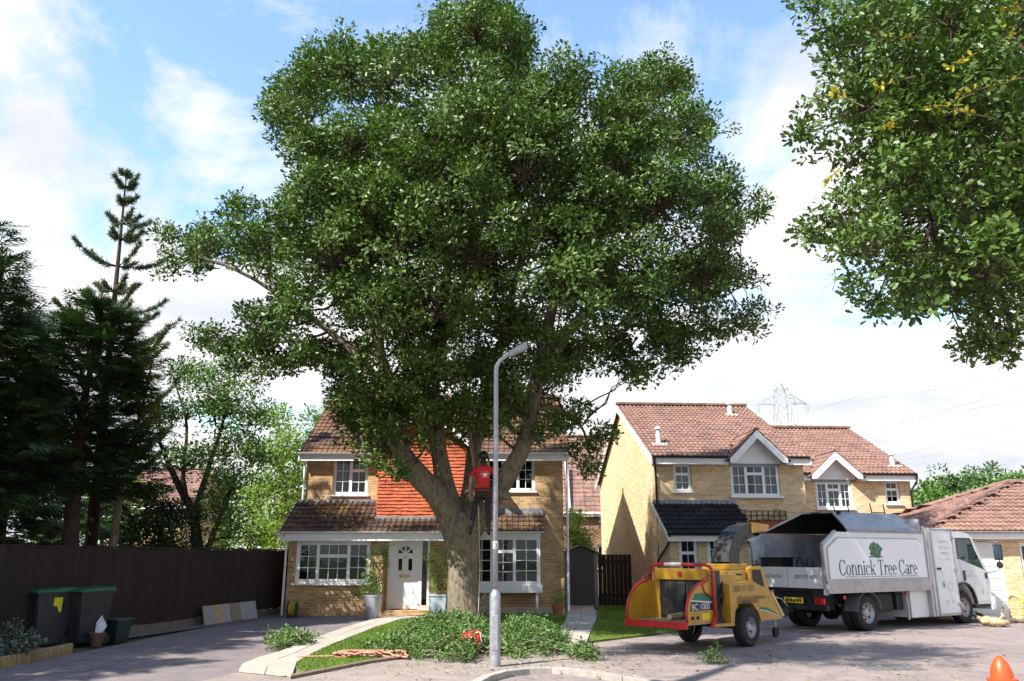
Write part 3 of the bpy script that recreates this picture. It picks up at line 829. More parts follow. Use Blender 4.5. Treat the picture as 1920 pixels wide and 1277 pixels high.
for k, (x, y, h, r) in enumerate([(-12.8, 15.5, 9.0, 2.4), (-13.2, 19.5, 10.0, 2.5), (-12.2, 11.0, 9.5, 2.5), (-11.8, 8.5, 9.0, 2.3), (-14.3, 22.6, 8.6, 2.6), (-16.6, 27, 9.5, 2.8), (-13.4, 25.5, 6.5, 2.2)]):
    conifer('conifer', 'tall dark conifer in the row further back behind the fence', (x, y, 0), h, r, M_CONIF, M_BARKD, 40 + k, per=8, dens=10, spray=.55, zmin=.1, tr=.2, spacing=.32, group='back row of dark conifers')
# pine with open whorls
pb = (-11.46, 22.0, 0)
pine = thing('pine_tree', 'tall slender pine with open whorls of upturned branches', 'tree', pb)
g = np.random.default_rng(51)
mb = MB(); HP = 12.7
b0 = Vector(P(165, 1100, 22)); b0.z = 0; tp_ = P(238, 318, 22)
pts = [b0.lerp(tp_, t / 12) for t in range(13)]
mb.tube(pts, [.19 * (1 - .95 * t / 12) + .006 for t in range(13)], 8)
mb.build('trunk', M_BARKD, pine, smooth='all', world=True)
L = Leaves((T_BLADE[0] * np.array([1, 2.2, 1]), T_BLADE[1]), 52); bm_ = MB()
for t, ln, nb in [(.985, .16, 4), (.955, .42, 5), (.915, .42, 5), (.865, .95, 6), (.825, .55, 6), (.76, 1.15, 7), (.70, .9, 5), (.655, 1.55, 7), (.61, 1.3, 7), (.565, 1.9, 8), (.52, 1.7, 8), (.47, 2.1, 8), (.42, 2.2, 8), (.37, 2.2, 8), (.32, 2.2, 7), (.27, 2.0, 6)]:
    c = b0.lerp(tp_, t)
    for k in range(nb):
        a = 2 * math.pi * (k + g.random() * .7) / nb
        l = ln * g.uniform(.4, 1.2)
        if g.random() < .12: continue
        d = Vector((math.cos(a), math.sin(a), g.uniform(-.12, .12)))
        path = [c + d * l * s + Vector((0, 0, l * (.10 * s + .42 * s ** 2.4))) for s in (0, .3, .6, .85, 1)]
        bm_.tube(path, [.02 + .01 * ln, .016, .012, .009, .005], 4, False)
        for i in range(int(16 + l * 26)):
            s = g.uniform(.3, 1.03)
            q = c + d * l * s + Vector((0, 0, l * (.10 * s + .42 * s ** 2.4)))
            tg = (d + Vector((0, 0, .10 + 1.0 * s ** 1.4))).normalized()
            n = 14
            D = np.array(tg)[None] * .8 + g.normal(size=(n, 3)) * .55
            L.add(np.array(q)[None] + g.normal(size=(n, 3)) * .02, D, g.normal(size=(n, 3)), g.uniform(.10, .19, n), g.random(n) * .9)
tag(bm_.build('branches', M_BARKD, pine, world=True, fix=False), kind='stuff')
L.build('crown', M_PINE, pine)

# ------------------------------------------------------------------ broadleaf trees and shrubs
def gtree(name, label, cat, base, trunks, lob, D, mat, bark, seed, leaf=.12, per=1.5, cr=.36, nl=42, spread=1.0, group=None, tmpl=T_OAK, scale=1.0, up=.5, shell=.35, hi=.4):
    root = thing(name, label, cat, base, group=group)
    g = np.random.default_rng(seed)
    sk = []; mb = MB()
    for tr in trunks:
        limb(mb, tr, 8, sk)
    gnarly(mb, .03, 2, seed)
    if not sk: sk = [(Vector(base), .05)]
    mb.build('trunk', bark, root, smooth='all', world=True)
    ls = []
    for x, y, r in lob:
        R = r / F_PX * D * scale
        for d in (-.55, .55) if spread else (0,):
            ls.append((P(x + g.normal() * 4, y + g.normal() * 4, D + d * spread * R * 1.3), R))
    L = Leaves(tmpl, seed); tw = MB()
    crown(L, tw, ls, sk, per * 2.2, leaf, seed, cr, int(nl * 1.25), up=up, twig_r=.008, shell=shell, tint_hi=hi, limb_n=4)
    tag(tw.build('branches', bark, root, world=True, fix=False), kind='stuff')
    L.build('crown', mat, root)
    return root
gtree('deciduous_tree', 'multi stemmed leafy green tree behind the fence next to the house', 'tree', base_at(368, 22.3),
      [[(372, 1120, 22.3, .20), (370, 1030, 22.3, .16), (360, 960, 22.3, .12), (330, 900, 22.3, .09), (300, 830, 22.2, .05)], [(372, 1050, 22.3, .12), (368, 960, 22.4, .09), (390, 880, 22.5, .07), (420, 780, 22.5, .04), (430, 700, 22.5, .02)], [(366, 990, 22.2, .09), (345, 900, 22.0, .06), (350, 800, 22.0, .04), (330, 720, 22.0, .02)], [(380, 1080, 22.3, .10), (396, 1010, 22.4, .08), (440, 900, 22.4, .05)]],
      [(330, 715, 34), (350, 690, 18), (395, 720, 55), (420, 690, 40), (445, 750, 52), (470, 800, 40), (400, 790, 55), (350, 790, 42), (300, 790, 34), (420, 850, 60), (470, 860, 42), (360, 870, 45), (440, 920, 55), (400, 960, 50), (430, 1010, 40), (320, 860, 34), (280, 760, 26), (490, 780, 22)],
      22.3, M_LEAFG, M_BARKD, 61, leaf=.105, per=1.6, nl=34, cr=.32)
gtree('deciduous_tree', 'bright yellow green tree behind the fence beside the house gable', 'tree', base_at(545, 33), [[(545, 1110, 33, .18), (540, 980, 33, .13), (530, 880, 33, .07)]],
      [(525, 800, 32), (545, 850, 42), (510, 860, 40), (560, 900, 38), (520, 920, 48), (480, 930, 40), (570, 960, 40), (530, 990, 46), (490, 1000, 40), (560, 1020, 32), (460, 960, 30)], 33, M_LEAFB, M_BARKP, 62, leaf=.16, per=1.1, cr=.42, nl=36)
gtree('deciduous_tree', 'tall green tree rising behind the tile hung house', 'tree', base_at(620, 44), [[(620, 1100, 44, .25), (618, 900, 44, .16), (615, 800, 44, .08)]],
      [(605, 795, 28), (625, 780, 26), (595, 825, 24), (640, 765, 22), (630, 820, 34), (600, 860, 32), (650, 800, 30), (680, 780, 30), (620, 900, 36)], 44, M_LEAFG, M_BARKD, 63, leaf=.2, per=.9, cr=.5, nl=40)
gtree('shrub', 'dense very dark evergreen shrub behind the fence', 'shrub', base_at(300, 21.5), [[(300, 1110, 21.5, .06), (300, 1040, 21.5, .04), (300, 1000, 21.5, .03)]],
      [(255, 985, 44), (300, 970, 46), (345, 985, 40), (280, 1030, 40), (330, 1035, 40), (300, 1080, 50), (250, 1070, 45)], 21.5, M_LEAFD, M_BARKD, 64, leaf=.1, per=2.2, cr=.28, nl=46)
gtree('shrub', 'sunlit yellow green shrub seen between the dark conifer trunks', 'shrub', base_at(190, 31), [[(190, 1100, 31, .08), (190, 1000, 31, .05), (190, 960, 31, .03)]],
      [(190, 960, 40), (230, 930, 36), (165, 1000, 40), (215, 1000, 40), (120, 1000, 36), (90, 1010, 32), (250, 1000, 36)], 31, M_LEAFB, M_BARKD, 65, leaf=.15, per=1.2, cr=.4, nl=36)
gtree('shrub', 'low bright leafy shrubs along the far end of the fence', 'shrub', base_at(470, 29), [[(470, 1100, 29, .05), (470, 1040, 29, .04), (470, 1010, 29, .03)]],
      [(430, 1015, 30), (470, 1005, 32), (510, 1000, 32), (500, 1040, 30), (450, 1045, 30)], 29, M_LEAFB, M_BARKD, 66, leaf=.14, per=1.4, cr=.34, nl=36)
gtree('shrub', 'tall pale green shrub above the shed in the gap between the houses', 'shrub', base_at(1085, 34), [[(1085, 1090, 34, .07), (1085, 1020, 34, .05), (1085, 985, 34, .03)]],
      [(1085, 970, 16), (1075, 1000, 20), (1100, 1005, 20), (1085, 1030, 26), (1065, 1035, 18), (1108, 1035, 16)], 34, M_LEAFB, M_BARKD, 67, leaf=.13, per=1.7, cr=.3, nl=40)
for k, (x, y, r, D) in enumerate([(1735, 945, 34, 62), (1790, 925, 40, 66), (1850, 925, 42, 70), (1905, 920, 40, 66), (1960, 925, 45, 62), (1760, 975, 34, 56), (1700, 975, 30, 60), (1830, 965, 36, 58), (2040, 930, 50, 60)]):
    gtree('deciduous_tree', 'green broadleaf tree in the belt behind the garage roof', 'tree', base_at(x, D), [[(x, 1080, D, .3), (x, 1000, D, .2), (x, y, D, .1)]],
          [(x, y, r), (x - r * .7, y + r * .5, r * .8), (x + r * .7, y + r * .5, r * .8), (x + 3, y + r * 1.4, r * 1.1)], D, M_LEAFF if k % 3 else M_LEAFG, M_BARKD, 70 + k, leaf=.38, per=.5, cr=.8, nl=38, group='tree belt behind the garage')
for k, (X, D, h) in enumerate([(-34, 62, 9), (-26, 70, 10), (-17, 66, 8), (4, 74, 7), (-46, 58, 10), (60, 60, 8)]):
    b = Vector((X, D, 0)); root = thing('deciduous_tree', 'distant green tree beyond the back gardens', 'tree', b, group='distant trees beyond the gardens')
    MB().tube([b - Vector((0, 0, .05)), b + Vector((0, 0, h * .35)), b + Vector((.2, 0, h * .75))], [.3, .22, .08], 8).build('trunk', M_BARKD, root, smooth='all', world=True)
    L = Leaves(T_OAK, 90 + k)
    g = np.random.default_rng(90 + k)
    crown(L, None, [(b + Vector((g.normal() * 1.6, g.normal() * 1.2, h * g.uniform(.4, .85))), h * .2) for _ in range(8)], [(b, .1)], .4, .42, 91 + k, .9, 36, shell=.3)
    L.build('crown', M_LEAFF, root)

# a tall oak just outside the picture; its high crown dapples the road by the chipper
t3 = thing('oak_tree', 'tall oak beside the drive mouth whose high crown overhangs the road', 'tree', (-5.6, 2.6, 0))
tp = [Vector(p) for p in [(-5.6, 2.6, -.05), (-5.55, 2.6, 1), (-5.4, 2.8, 4), (-5.5, 3.6, 7), (-5.4, 5.0, 9.5), (-5.1, 6.8, 12)]]
rr = [.42, .33, .29, .24, .17, .06]
tb = MB().tube(tp, rr, 14); gnarly(tb, .05, 2, 9); tb.build('trunk', M_BARK, t3, smooth='all', world=True)
L = Leaves(T_OAK, 301); tw = MB(); g3 = np.random.default_rng(300)
crown(L, tw, [(Vector((-5.0 + g3.normal() * 1.25, 7.5 + g3.normal() * .8, 11.9 + abs(g3.normal()) * .8)), g3.uniform(.5, .95)) for _ in range(34)], list(zip(tp[3:], rr[3:])), 4.2, .12, 302, .3, 46, shell=.4)
tag(tw.build('branches', M_BARKD, t3, world=True, fix=False), kind='stuff')
L.build('crown', M_OAK, t3)
# ------------------------------------------------------------------ house building kit (local axes: x right, y back, z up)
def LP(root, x, y, ly):
    """pixel -> local x, z on the plane local y = ly of a root"""
    M = ROOT[root.name]
    o = M.translation; ex = M.col[0].xyz; ey = M.col[1].xyz
    r = Vector(ray(x, y))
    c = Vector((0, 0, EYE))
    t = (ly - (c - o).dot(ey)) / r.dot(ey)
    p = c + r * t
    return (p - o).dot(ex), p.z
def LR(root, x0, y0, x1, y1, ly):
    a = LP(root, x0, (y0 + y1) / 2, ly)[0]; b = LP(root, x1, (y0 + y1) / 2, ly)[0]
    xm = (x0 + x1) / 2
    return a, b, LP(root, xm, y1, ly)[1], LP(root, xm, y0, ly)[1]
def holed(mb, x0, x1, z0, z1, y, ops, dep=0.1, top=None):
    xs = sorted({x0, x1, *[v for o in ops for v in o[:2]]}); zs = sorted({z0, z1, *[v for o in ops for v in o[2:]]})
    for i in range(len(xs) - 1):
        for j in range(len(zs) - 1):
            cx, cz = (xs[i] + xs[i + 1]) / 2, (zs[j] + zs[j + 1]) / 2
            if any(o[0] < cx < o[1] and o[2] < cz < o[3] for o in ops): continue
            mb.add([(xs[i], y, zs[j]), (xs[i + 1], y, zs[j]), (xs[i + 1], y, zs[j + 1]), (xs[i], y, zs[j + 1])], [(0, 1, 2, 3)])
    for a, b, c, d in ops:
        e = y + dep
        mb.add([(a, y, c), (b, y, c), (b, y, d), (a, y, d), (a, e, c), (b, e, c), (b, e, d), (a, e, d)], [(0, 4, 5, 1), (1, 5, 6, 2), (2, 6, 7, 3), (3, 7, 4, 0)])
def window(parent, x0, x1, z0, z1, y, lights, sill=True, label=None, fw=0.05, cw=0.045, gb=0.018, bars=True):
    """white framed window; lights = (x0, x1, z0, z1 as fractions, columns, rows)"""
    m = MB()
    d0, d1 = y, y + 0.07
    m.box(x0, x0 + fw, d0, d1, z0, z1); m.box(x1 - fw, x1, d0, d1, z0, z1)
    m.box(x0 + fw, x1 - fw, d0, d1, z0, z0 + fw); m.box(x0 + fw, x1 - fw, d0, d1, z1 - fw, z1)
    w = m.build('window', M_UPVC, parent)
    if label: w['label'] = label
    bx = MB(); cs = MB()
    ix0, ix1, iz0, iz1 = x0 + fw, x1 - fw, z0 + fw, z1 - fw
    pane_mesh = {}
    for a, b, c, d, nc, nr in lights:
        l, r = ix0 + a * (ix1 - ix0), ix0 + b * (ix1 - ix0)
        u, t = iz0 + c * (iz1 - iz0), iz0 + d * (iz1 - iz0)
        e0, e1 = y - 0.012, y + 0.055
        cs.box(l, l + cw, e0, e1, u, t); cs.box(r - cw, r, e0, e1, u, t)
        cs.box(l + cw, r - cw, e0, e1, u, u + cw); cs.box(l + cw, r - cw, e0, e1, t - cw, t)
        l += cw; r -= cw; u += cw; t -= cw
        for i in range(nc):
            for j in range(nr):
                px0, px1 = l + (r - l) * i / nc, l + (r - l) * (i + 1) / nc
                pz0, pz1 = u + (t - u) * j / nr, u + (t - u) * (j + 1) / nr
                MB().box(px0, px1, y + 0.022, y + 0.028, pz0, pz1).build('pane', M_GLASS, w, fix=False)
        if bars:
            for i in range(1, nc):
                q = l + (r - l) * i / nc; bx.box(q - gb / 2, q + gb / 2, y + 0.008, y + 0.020, u, t)
            for j in range(1, nr):
                q = u + (t - u) * j / nr
                for i in range(nc):
                    g0 = l + (r - l) * i / nc + (gb / 2 if i else 0); g1 = l + (r - l) * (i + 1) / nc - (gb / 2 if i < nc - 1 else 0)
                    bx.box(g0, g1, y + 0.008, y + 0.020, q - gb / 2, q + gb / 2)
    cs.build('casement', M_UPVC, w)
    if bx.v: bx.build('glazing_bars', M_UPVC, w)
    if sill: MB().box(x0 - 0.06, x1 + 0.06, y - 0.16, y + 0.02, z0 - 0.05, z0 - 0.002).build('sill', M_UPVC, w, bevel=0.008)
    return w
def curtain(parent, x0, x1, z0, z1, y, mat=None, waves=9, amp=0.035):
    n = waves * 6
    vs, fs = [], []
    for i in range(n + 1):
        t = i / n; yy = y + amp * math.sin(t * waves * 2 * math.pi) + amp * .4 * math.sin(t * 23 + 1)
        vs += [(x0 + (x1 - x0) * t, yy, z0), (x0 + (x1 - x0) * t, yy * 1.0 + .01, z1)]
    fs = [(2 * i, 2 * i + 2, 2 * i + 3, 2 * i + 1) for i in range(n)]
    return MB().add(vs, fs).build('curtain', mat or M_CURTAIN, parent, smooth='all', fix=False)
def blind(parent, x0, x1, z0, z1, y, gap=0.06):
    m = MB(); z = z0
    R = Matrix.Rotation(math.radians(35), 3, 'X')
    while z < z1:
        m.obox(((x0 + x1) / 2, y, z), (x1 - x0, 0.045, 0.003), R); z += gap
    return tag(m.build('blind', M_BLIND, parent, fix=False), kind='stuff')
_tm = {}
def tile_verts(w, L, rolls=2, h=0.032):
    xs = []
    for k in range(rolls):
        p = w / rolls
        for f in (0, .10, .22, .34, .48, .74): xs.append((k + f) * p)
    xs.append(w)
    def prof(x):
        p = (x % (w / rolls)) / (w / rolls)
        return h * math.exp(-((p - .22) / .13) ** 2)
    return xs, [prof(x) for x in xs]
def tile_geo(w, L, rolls=2, h=0.032, flat=False):
    if flat: xs, hs = [0.002, w - 0.002], [0, 0]
    else: xs, hs = tile_verts(w, L, rolls, h)
    n = len(xs)
    vs = [(x, 0, .040 + hh) for x, hh in zip(xs, hs)] + [(x, L, .006 + hh) for x, hh in zip(xs, hs)] + [(x, 0.0, .004 + hh * .6) for x, hh in zip(xs, hs)]
    fs = [(i, i + 1, n + i + 1, n + i) for i in range(n - 1)] + [(2 * n + i, 2 * n + i + 1, i + 1, i) for i in range(n - 1)]
    return vs, fs
def tile_roof(parent, o, u, v, width, length, mat, tw=0.33, gauge=0.3, objects=None, mask=None, seed=1, flat=False, stagger=False, name='roof', part='tile', rolls=2, h=.032):
    """underlay mesh (the roof part) and tiles on it; objects(i, j) -> True for tiles that are objects of their own"""
    o, u, v = Vector(o), Vector(u).normalized(), Vector(v).normalized()
    n = u.cross(v)
    if n.z < -1e-3 or (abs(n.z) < 1e-3 and n.y > 0): n = -n
    nu, nv = max(1, round(width / tw)), max(1, math.ceil(length / gauge - 0.05))
    tw = width / nu; gauge = length / nv
    rg = random.Random(seed)
    ub = MB(); jm = MB()
    vs, fs = tile_geo(tw, gauge * 1.22, rolls, h, flat)
    me = None; placed = []
    for j in range(nv):
        for i in range(nu + (1 if stagger and j % 2 else 0)):
            off = -0.5 if stagger and j % 2 else 0
            a = (i + off) * tw
            c = o + u * (a + tw / 2) + v * (j + .5) * gauge
            if mask and not mask(c): continue
            p = o + u * max(a, 0) + v * (j * gauge)
            a1 = min(a + tw, width)
            q = [o + u * max(a, 0) + v * j * gauge, o + u * a1 + v * j * gauge, o + u * a1 + v * (j + 1) * gauge, o + u * max(a, 0) + v * (j + 1) * gauge]
            ub.add(q, [(0, 1, 2, 3)])
            sx = (a1 - max(a, 0)) / tw
            dz = rg.uniform(-.004, .005); dy = rg.uniform(-.008, .008); tl = rg.uniform(-.01, .01)
            if objects and objects(i, j):
                placed.append((p + v * dy + n * dz, sx, tl))
            else:
                jm.add([p + u * (x * sx) + v * (y + dy) + n * (z + dz + tl * x) for x, y, z in vs], fs)
    roof = ub.build(name, mat, parent, fix=False)
    if jm.v: tag(jm.build(part + 's', mat, roof, fix=False), kind='stuff')
    if placed:
        me = bpy.data.meshes.new(part); me.from_pydata(vs, [], fs); me.materials.append(mat)
        for p, sx, tl in placed:
            t = bpy.data.objects.new(part, me); COL.objects.link(t); t.parent = roof
            R = Matrix((u, v, n)).transposed().to_4x4() @ Matrix.Rotation(-tl, 4, 'Y')
            t.matrix_local = Matrix.Translation(p) @ R @ Matrix.Diagonal((sx, 1, 1, 1))
    return roof
def ridge_tiles(roof, a, b, mat, r=0.12, L=0.45):
    a, b = Vector(a), Vector(b); n = max(1, round((b - a).length / L)); d = (b - a) / n
    ax = d.normalized(); sd = ax.cross(Vector((0, 0, 1))).normalized(); up = sd.cross(ax)
    vs, fs = [], []
    for i, (t, rr) in enumerate(((0, r * 1.06), (1.03, r * .98))):
        for k in range(7):
            an = math.pi * (k / 6) * 0.96 + .06
            vs.append(d * t + sd * math.cos(an) * rr + up * math.sin(an) * rr)
    fs = [(k, k + 1, 8 + k, 7 + k) for k in range(6)] + [tuple(range(7))]
    me = bpy.data.meshes.new('ridge_tile'); me.from_pydata([tuple(v) for v in vs], [], fs); me.materials.append(mat)
    for i in range(n):
        t = bpy.data.objects.new('ridge_tile', me); COL.objects.link(t); t.parent = roof; t.location = a + d * i
def gutter(parent, x0, x1, y, z, mat, r=0.055):
    m = MB(); n = 7
    vs = []
    for x in (x0, x1):
        for k in range(n + 1):
            an = math.pi * k / n
            vs.append((x, y - math.cos(an) * r, z - math.sin(an) * r))
    fs = [(k, k + 1, n + 2 + k, n + 1 + k) for k in range(n)] + [tuple(range(n + 1)), tuple(range(n + 1, 2 * n + 2))]
    return m.add(vs, fs).build('gutter', mat, parent, smooth=True, fix=False)
def pipe(parent, pts, r, mat, name='downpipe'):
    return MB().tube(pts, r, 8).build(name, mat, parent, smooth=True)
def barge(parent, pts, w, y0, y1, mat, plane='yz'):
    """sloping boards below a polyline of (a, z); plane yz extrudes along x"""
    for (a0, z0), (a1, z1) in zip(pts[:-1], pts[1:]):
        MB().prism([(a0, z0), (a1, z1), (a1, z1 - w), (a0, z0 - w)], plane, y0, y1).build('bargeboard', mat, parent)
def shell(root, x0, x1, y0, y1, zt, zr, mat, ops, name='wall'):
    m = MB()
    holed(m, x0, x1, -0.05, zt, y0, ops)
    ym = (y0 + y1) / 2
    for x in (x0, x1):
        m.add([(x, y0, -.05), (x, y1, -.05), (x, y1, zt), (x, ym, zr), (x, y0, zt)], [(0, 1, 2, 3, 4)])
    m.add([(x0, y1, -.05), (x1, y1, -.05), (x1, y1, zt), (x0, y1, zt)], [(0, 1, 2, 3)])
    return m.build(name, mat, root, fix=False)

# ------------------------------------------------------------------ the tile hung house behind the oak
H1 = thing('house', 'buff brick house with orange tile hanging and white front door behind the oak tree', 'house', (-6.40, 25.5, 0))
W1, Y1, ZT, ZR = 7.98, 7.6, 4.84, 7.16
wl = LR(H1, 624, 857, 690, 928, 0)          # upper left window
wr = LR(H1, 912, 858, 1003, 921, 0)         # upper right window
bay_op = (5.05, 7.05, 0.75, 2.25)
shell(H1, 0, W1, 0, Y1, ZT, ZR, M_BRICK, [wl, wr, bay_op])
tn = (7.2 - 4.70) / 4.1
sl = Vector((0, 1, tn)).normalized(); Ls = 4.1 * math.hypot(1, tn)
r1 = tile_roof(H1, (-.22, -.3, 4.70), (1, 0, 0), sl, W1 + .44, Ls, M_TILE_BROWN, objects=lambda i, j: i < 9, seed=3)
ridge_tiles(r1, (-.24, 3.8, 7.23), (W1 + .24, 3.8, 7.23), M_TILE_RED)
tile_roof(H1, (-.22, Y1 + .3, 4.70), (1, 0, 0), Vector((0, -1, tn)), W1 + .44, Ls, M_TILE_BROWN, seed=4, name='rear_roof', flat=True)
MB().box(-.2, W1 + .2, -.27, -.24, 4.48, 4.71).build('fascia', M_UPVC, H1)
MB().box(-.2, W1 + .2, -.24, 0.0, 4.50, 4.52).build('soffit', M_UPVC, H1)
gutter(H1, -.24, W1 + .24, -.33, 4.72, M_UPVC)
for x in (-.22, W1 + .18):
    barge(H1, [(-.3, 4.69), (3.8, 7.18), (7.9, 4.69)], .2, x, x + .04, M_UPVC)
LG = lambda r: [(0, .5, 0, 1, 2, 3), (.5, 1, 0, .66, 2, 2), (.5, 1, .66, 1, 2, 1)]
window(H1, *wl, 0.09, LG(0))
window(H1, *wr, 0.09, [(0, .33, 0, .66, 2, 2), (0, .33, .66, 1, 2, 1), (.33, .66, 0, 1, 2, 3), (.66, 1, 0, 1, 2, 3)])
curtain(H1, wl[0] + .06, wl[0] + .4, wl[2], wl[3], .28)
# tile hung projection above the porch
xa, xb = LP(H1, 708, 910, -1.0)[0], 5.0
zb = 2.72
th = MB().box(xa, xb, -1.0, -.002, zb, 5.0).build('hung_wall', M_HUNG, H1)
gz = 5.0; xm = (xa + xb) / 2; ga = gz + (xb - xa) / 2 * .75
MB().prism([(xa, gz), (xb, gz), (xm, ga)], 'xz', -1.0, 1.9).build('gable_wall', M_HUNG, H1)
tile_roof(th, (xa, -1.004, zb), (1, 0, 0), (0, 0, 1), xb - xa, gz - zb, M_HUNG, tw=.165, gauge=.1, flat=True, stagger=True, seed=5, name='hung_backing', part='hung_tile')
for sx in (1, -1):
    x0 = xa - .18 if sx > 0 else xb + .18
    tile_roof(H1, (x0, -1.3, gz - .1), (0, 1, 0), (sx, 0, .75), 3.4, ((xb - xa) / 2 + .18) * 1.25, M_TILE_BROWN, seed=7, name='gablet_roof')
barge(H1, [(xa - .18, gz - .06), (xm, gz - .06 + ((xb - xa) / 2 + .18) * .75), (xb + .18, gz - .06)], .2, -1.32, -1.28, M_UPVC, 'xz')
# lean-to across the front with porch
XE = LP(H1, 717, 1080, -1.5)[0]
yf, yd = -1.5, -1.12
w2 = LR(H1, 554, 1014, 694, 1094, yf)
m = MB()
holed(m, 0, XE, -.05, 2.16, yf, [w2])
door_x0, door_x1 = LP(H1, 726, 1080, yd)[0], LP(H1, 805, 1080, yd)[0]
holed(m, XE, 5.0, -.05, 2.16, yd, [(door_x0, door_x1, .14, 2.14)])
m.add([(XE, yf, -.05), (XE, yd, -.05), (XE, yd, 2.16), (XE, yf, 2.16)], [(0, 1, 2, 3)])
for x, y0 in ((0, yf), (5.0, yd)):
    m.add([(x, y0, -.05), (x, 0, -.05), (x, 0, 3.2), (x, y0, 2.2)], [(0, 1, 2, 3)])
m.build('porch_wall', M_BRICK, H1, fix=False)
tp = (3.24 - 2.27) / 1.78
pv = Vector((0, 1, tp)).normalized()
tile_roof(H1, (-.25, -1.78, 2.27), (1, 0, 0), pv, 5.42, 1.78 * math.hypot(1, tp), M_TILE_DARK, objects=lambda i, j: True, seed=9, name='porch_roof',
          mask=lambda c: not (xa + .05 < c.x < xb - .05 and c.y > -.98), h=.04)
MB().box(-.25, xa - .002, -.035, .0, 3.14, 3.32).build('lead_flashing', M_LEAD, H1)
MB().box(xa - .05, xb, -1.06, -1.012, 2.64, 2.76).build('lead_flashing', M_LEAD, H1)
MB().box(-.22, 5.15, -1.75, -1.72, 2.04, 2.27).build('fascia', M_UPVC, H1)
MB().box(-.22, 5.15, -1.72, yd, 2.06, 2.08).build('soffit', M_UPVC, H1)
gutter(H1, -.3, 5.2, -1.81, 2.30, M_UPVC, .06)
MB().prism([(-1.78, 2.30), (0, 3.27), (0, 3.1), (-1.78, 2.12)], 'yz', -.26, -.22).build('bargeboard', M_UPVC, H1)
window(H1, *w2, yf + .06, [(0, .28, 0, 1, 2, 3), (.28, .72, 0, .66, 3, 2), (.28, .72, .66, 1, 3, 1), (.72, 1, 0, 1, 2, 3)], fw=.07)
blind(H1, w2[0] + .08, w2[1] - .08, w2[2] + .05, w2[3] - .05, yf + .2, .075)
pipe(H1, [(-.08, -1.8, 2.24), (-.08, -1.6, 2.05), (-.06, -1.56, 1.9), (-.06, -1.56, 0)], .034, M_UPVC)
pipe(H1, [(W1 + .12, -.3, 4.66), (W1 + .12, -.08, 4.4), (W1 + .12, -.06, 4.2), (W1 + .12, -.06, 0)], .036, M_UPVC)
pipe(H1, [(-.06, -.3, 4.66), (-.06, -.06, 4.4), (-.06, -.06, 3.3)], .034, M_UPVC)
# front door
dl, dr = LP(H1, 733, 1080, yd)[0], LP(H1, 784, 1080, yd)[0]
fr = MB(); y0 = yd + .05
z0d, z1d = .14, 2.14
fr.box(door_x0, dl, y0, y0 + .09, z0d, z1d); fr.box(dr, dr + .10, y0, y0 + .09, z0d, z1d); fr.box(door_x1 - .07, door_x1, y0, y0 + .09, z0d, z1d)
fr.box(dl, dr, y0, y0 + .09, z1d - .07, z1d); fr.box(dr + .10, door_x1 - .07, y0, y0 + .09, z1d - .07, z1d); fr.box(dr + .10, door_x1 - .07, y0, y0 + .09, z0d, z0d + .12)
fr.build('door_frame', M_UPVC, H1)
dw = dr - dl; cx = (dl + dr) / 2
d = MB(); yy = y0 + .025
holes = [(cx - .2, cx - .09, 1.22, 1.55), (cx + .09, cx + .2, 1.22, 1.55)]
holed(d, dl, dr, z0d + .02, z1d - .07, yy, holes, .04)
door = d.build('door', M_UPVC, H1, fix=False)
for h in holes: MB().box(h[0], h[1], yy + .02, yy + .028, h[2], h[3]).build('pane', M_GLASSD, door)
for k in range(4):
    a0, a1 = math.pi * k / 4 + .1, math.pi * (k + 1) / 4 - .1
    pts = [(cx + .07 * math.cos((a0 + a1) / 2), 1.68 + .07 * math.sin((a0 + a1) / 2))] + [(cx + .22 * math.cos(a), 1.68 + .22 * math.sin(a)) for a in [a0 + (a1 - a0) * i / 4 for i in range(5)]]
    MB().prism(pts, 'xz', yy - .012, yy - .004).build('fanlight_pane', pm('fan_glass', (.03, .035, .04), .08, .1), door)
for gx in [cx - .24 + .08 * i for i in range(7)]: MB().box(gx - .006, gx + .006, yy - .006, yy - .001, .3, 1.0).build('moulding', M_UPVC, door)
M_BRASS = pm('brass', (.42, .30, .09), .3, .15, 9, metal=.9)
MB().box(cx - .15, cx + .15, yy - .03, yy - .002, 1.03, 1.10).build('letterbox', M_BRASS, door, bevel=.008)
MB().lathe((cx, yy - .03, 1.6), [(.0, -.02), (.035, -.015), (.035, .02), (0, .03)], 10, 'y').build('knocker', M_BRASS, door)
MB().box(dr + .10, door_x1 - .07, y0 + .04, y0 + .05, z0d + .12, z1d - .07).build('sidelight_pane', M_GLASSD, H1)
MB().box(door_x0 - .12, door_x1 + .1, yd - .36, yd + .01, -.03, .135).build('doorstep', M_BRICK, H1, bevel=.01)
# bay window on the right
yb = -.52
bx0, bx1, bz0, bz1 = 5.15, LP(H1, 1013, 1050, yb)[0], .80, 2.20
mb = MB(); mb.box(bx0 - .06, bx1 + .06, yb - .06, 0, bz0 - .22, bz0 - .003); mb.box(bx0 - .02, bx1 + .02, yb - .02, -.002, bz1 + .003, bz1 + .13)
mb.box(bx1 - .06, bx1, yb + .10, -.002, bz0, bz1); mb.box(bx0, bx0 + .06, yb + .10, -.002, bz0, bz1)
mb.build('bay_casing', M_UPVC, H1)
window(H1, bx0, bx1, bz0, bz1, yb, [(0, .3, 0, 1, 2, 4), (.3, .64, 0, .7, 2, 3), (.3, .64, .7, 1, 2, 1), (.64, 1, 0, 1, 2, 4)], fw=.06, sill=False)
blind(H1, bx0 + .1, bx1 - .1, bz0 + .05, bz1 - .05, yb + .2, .065)
for x in (bx0 + .12, bx1 - .1): MB().box(x - .035, x + .035, yb + .02, yb + .09, .12, bz0 - .22).build('bay_post', M_UPVC, H1)
bt = (2.92 - 2.36) / .82
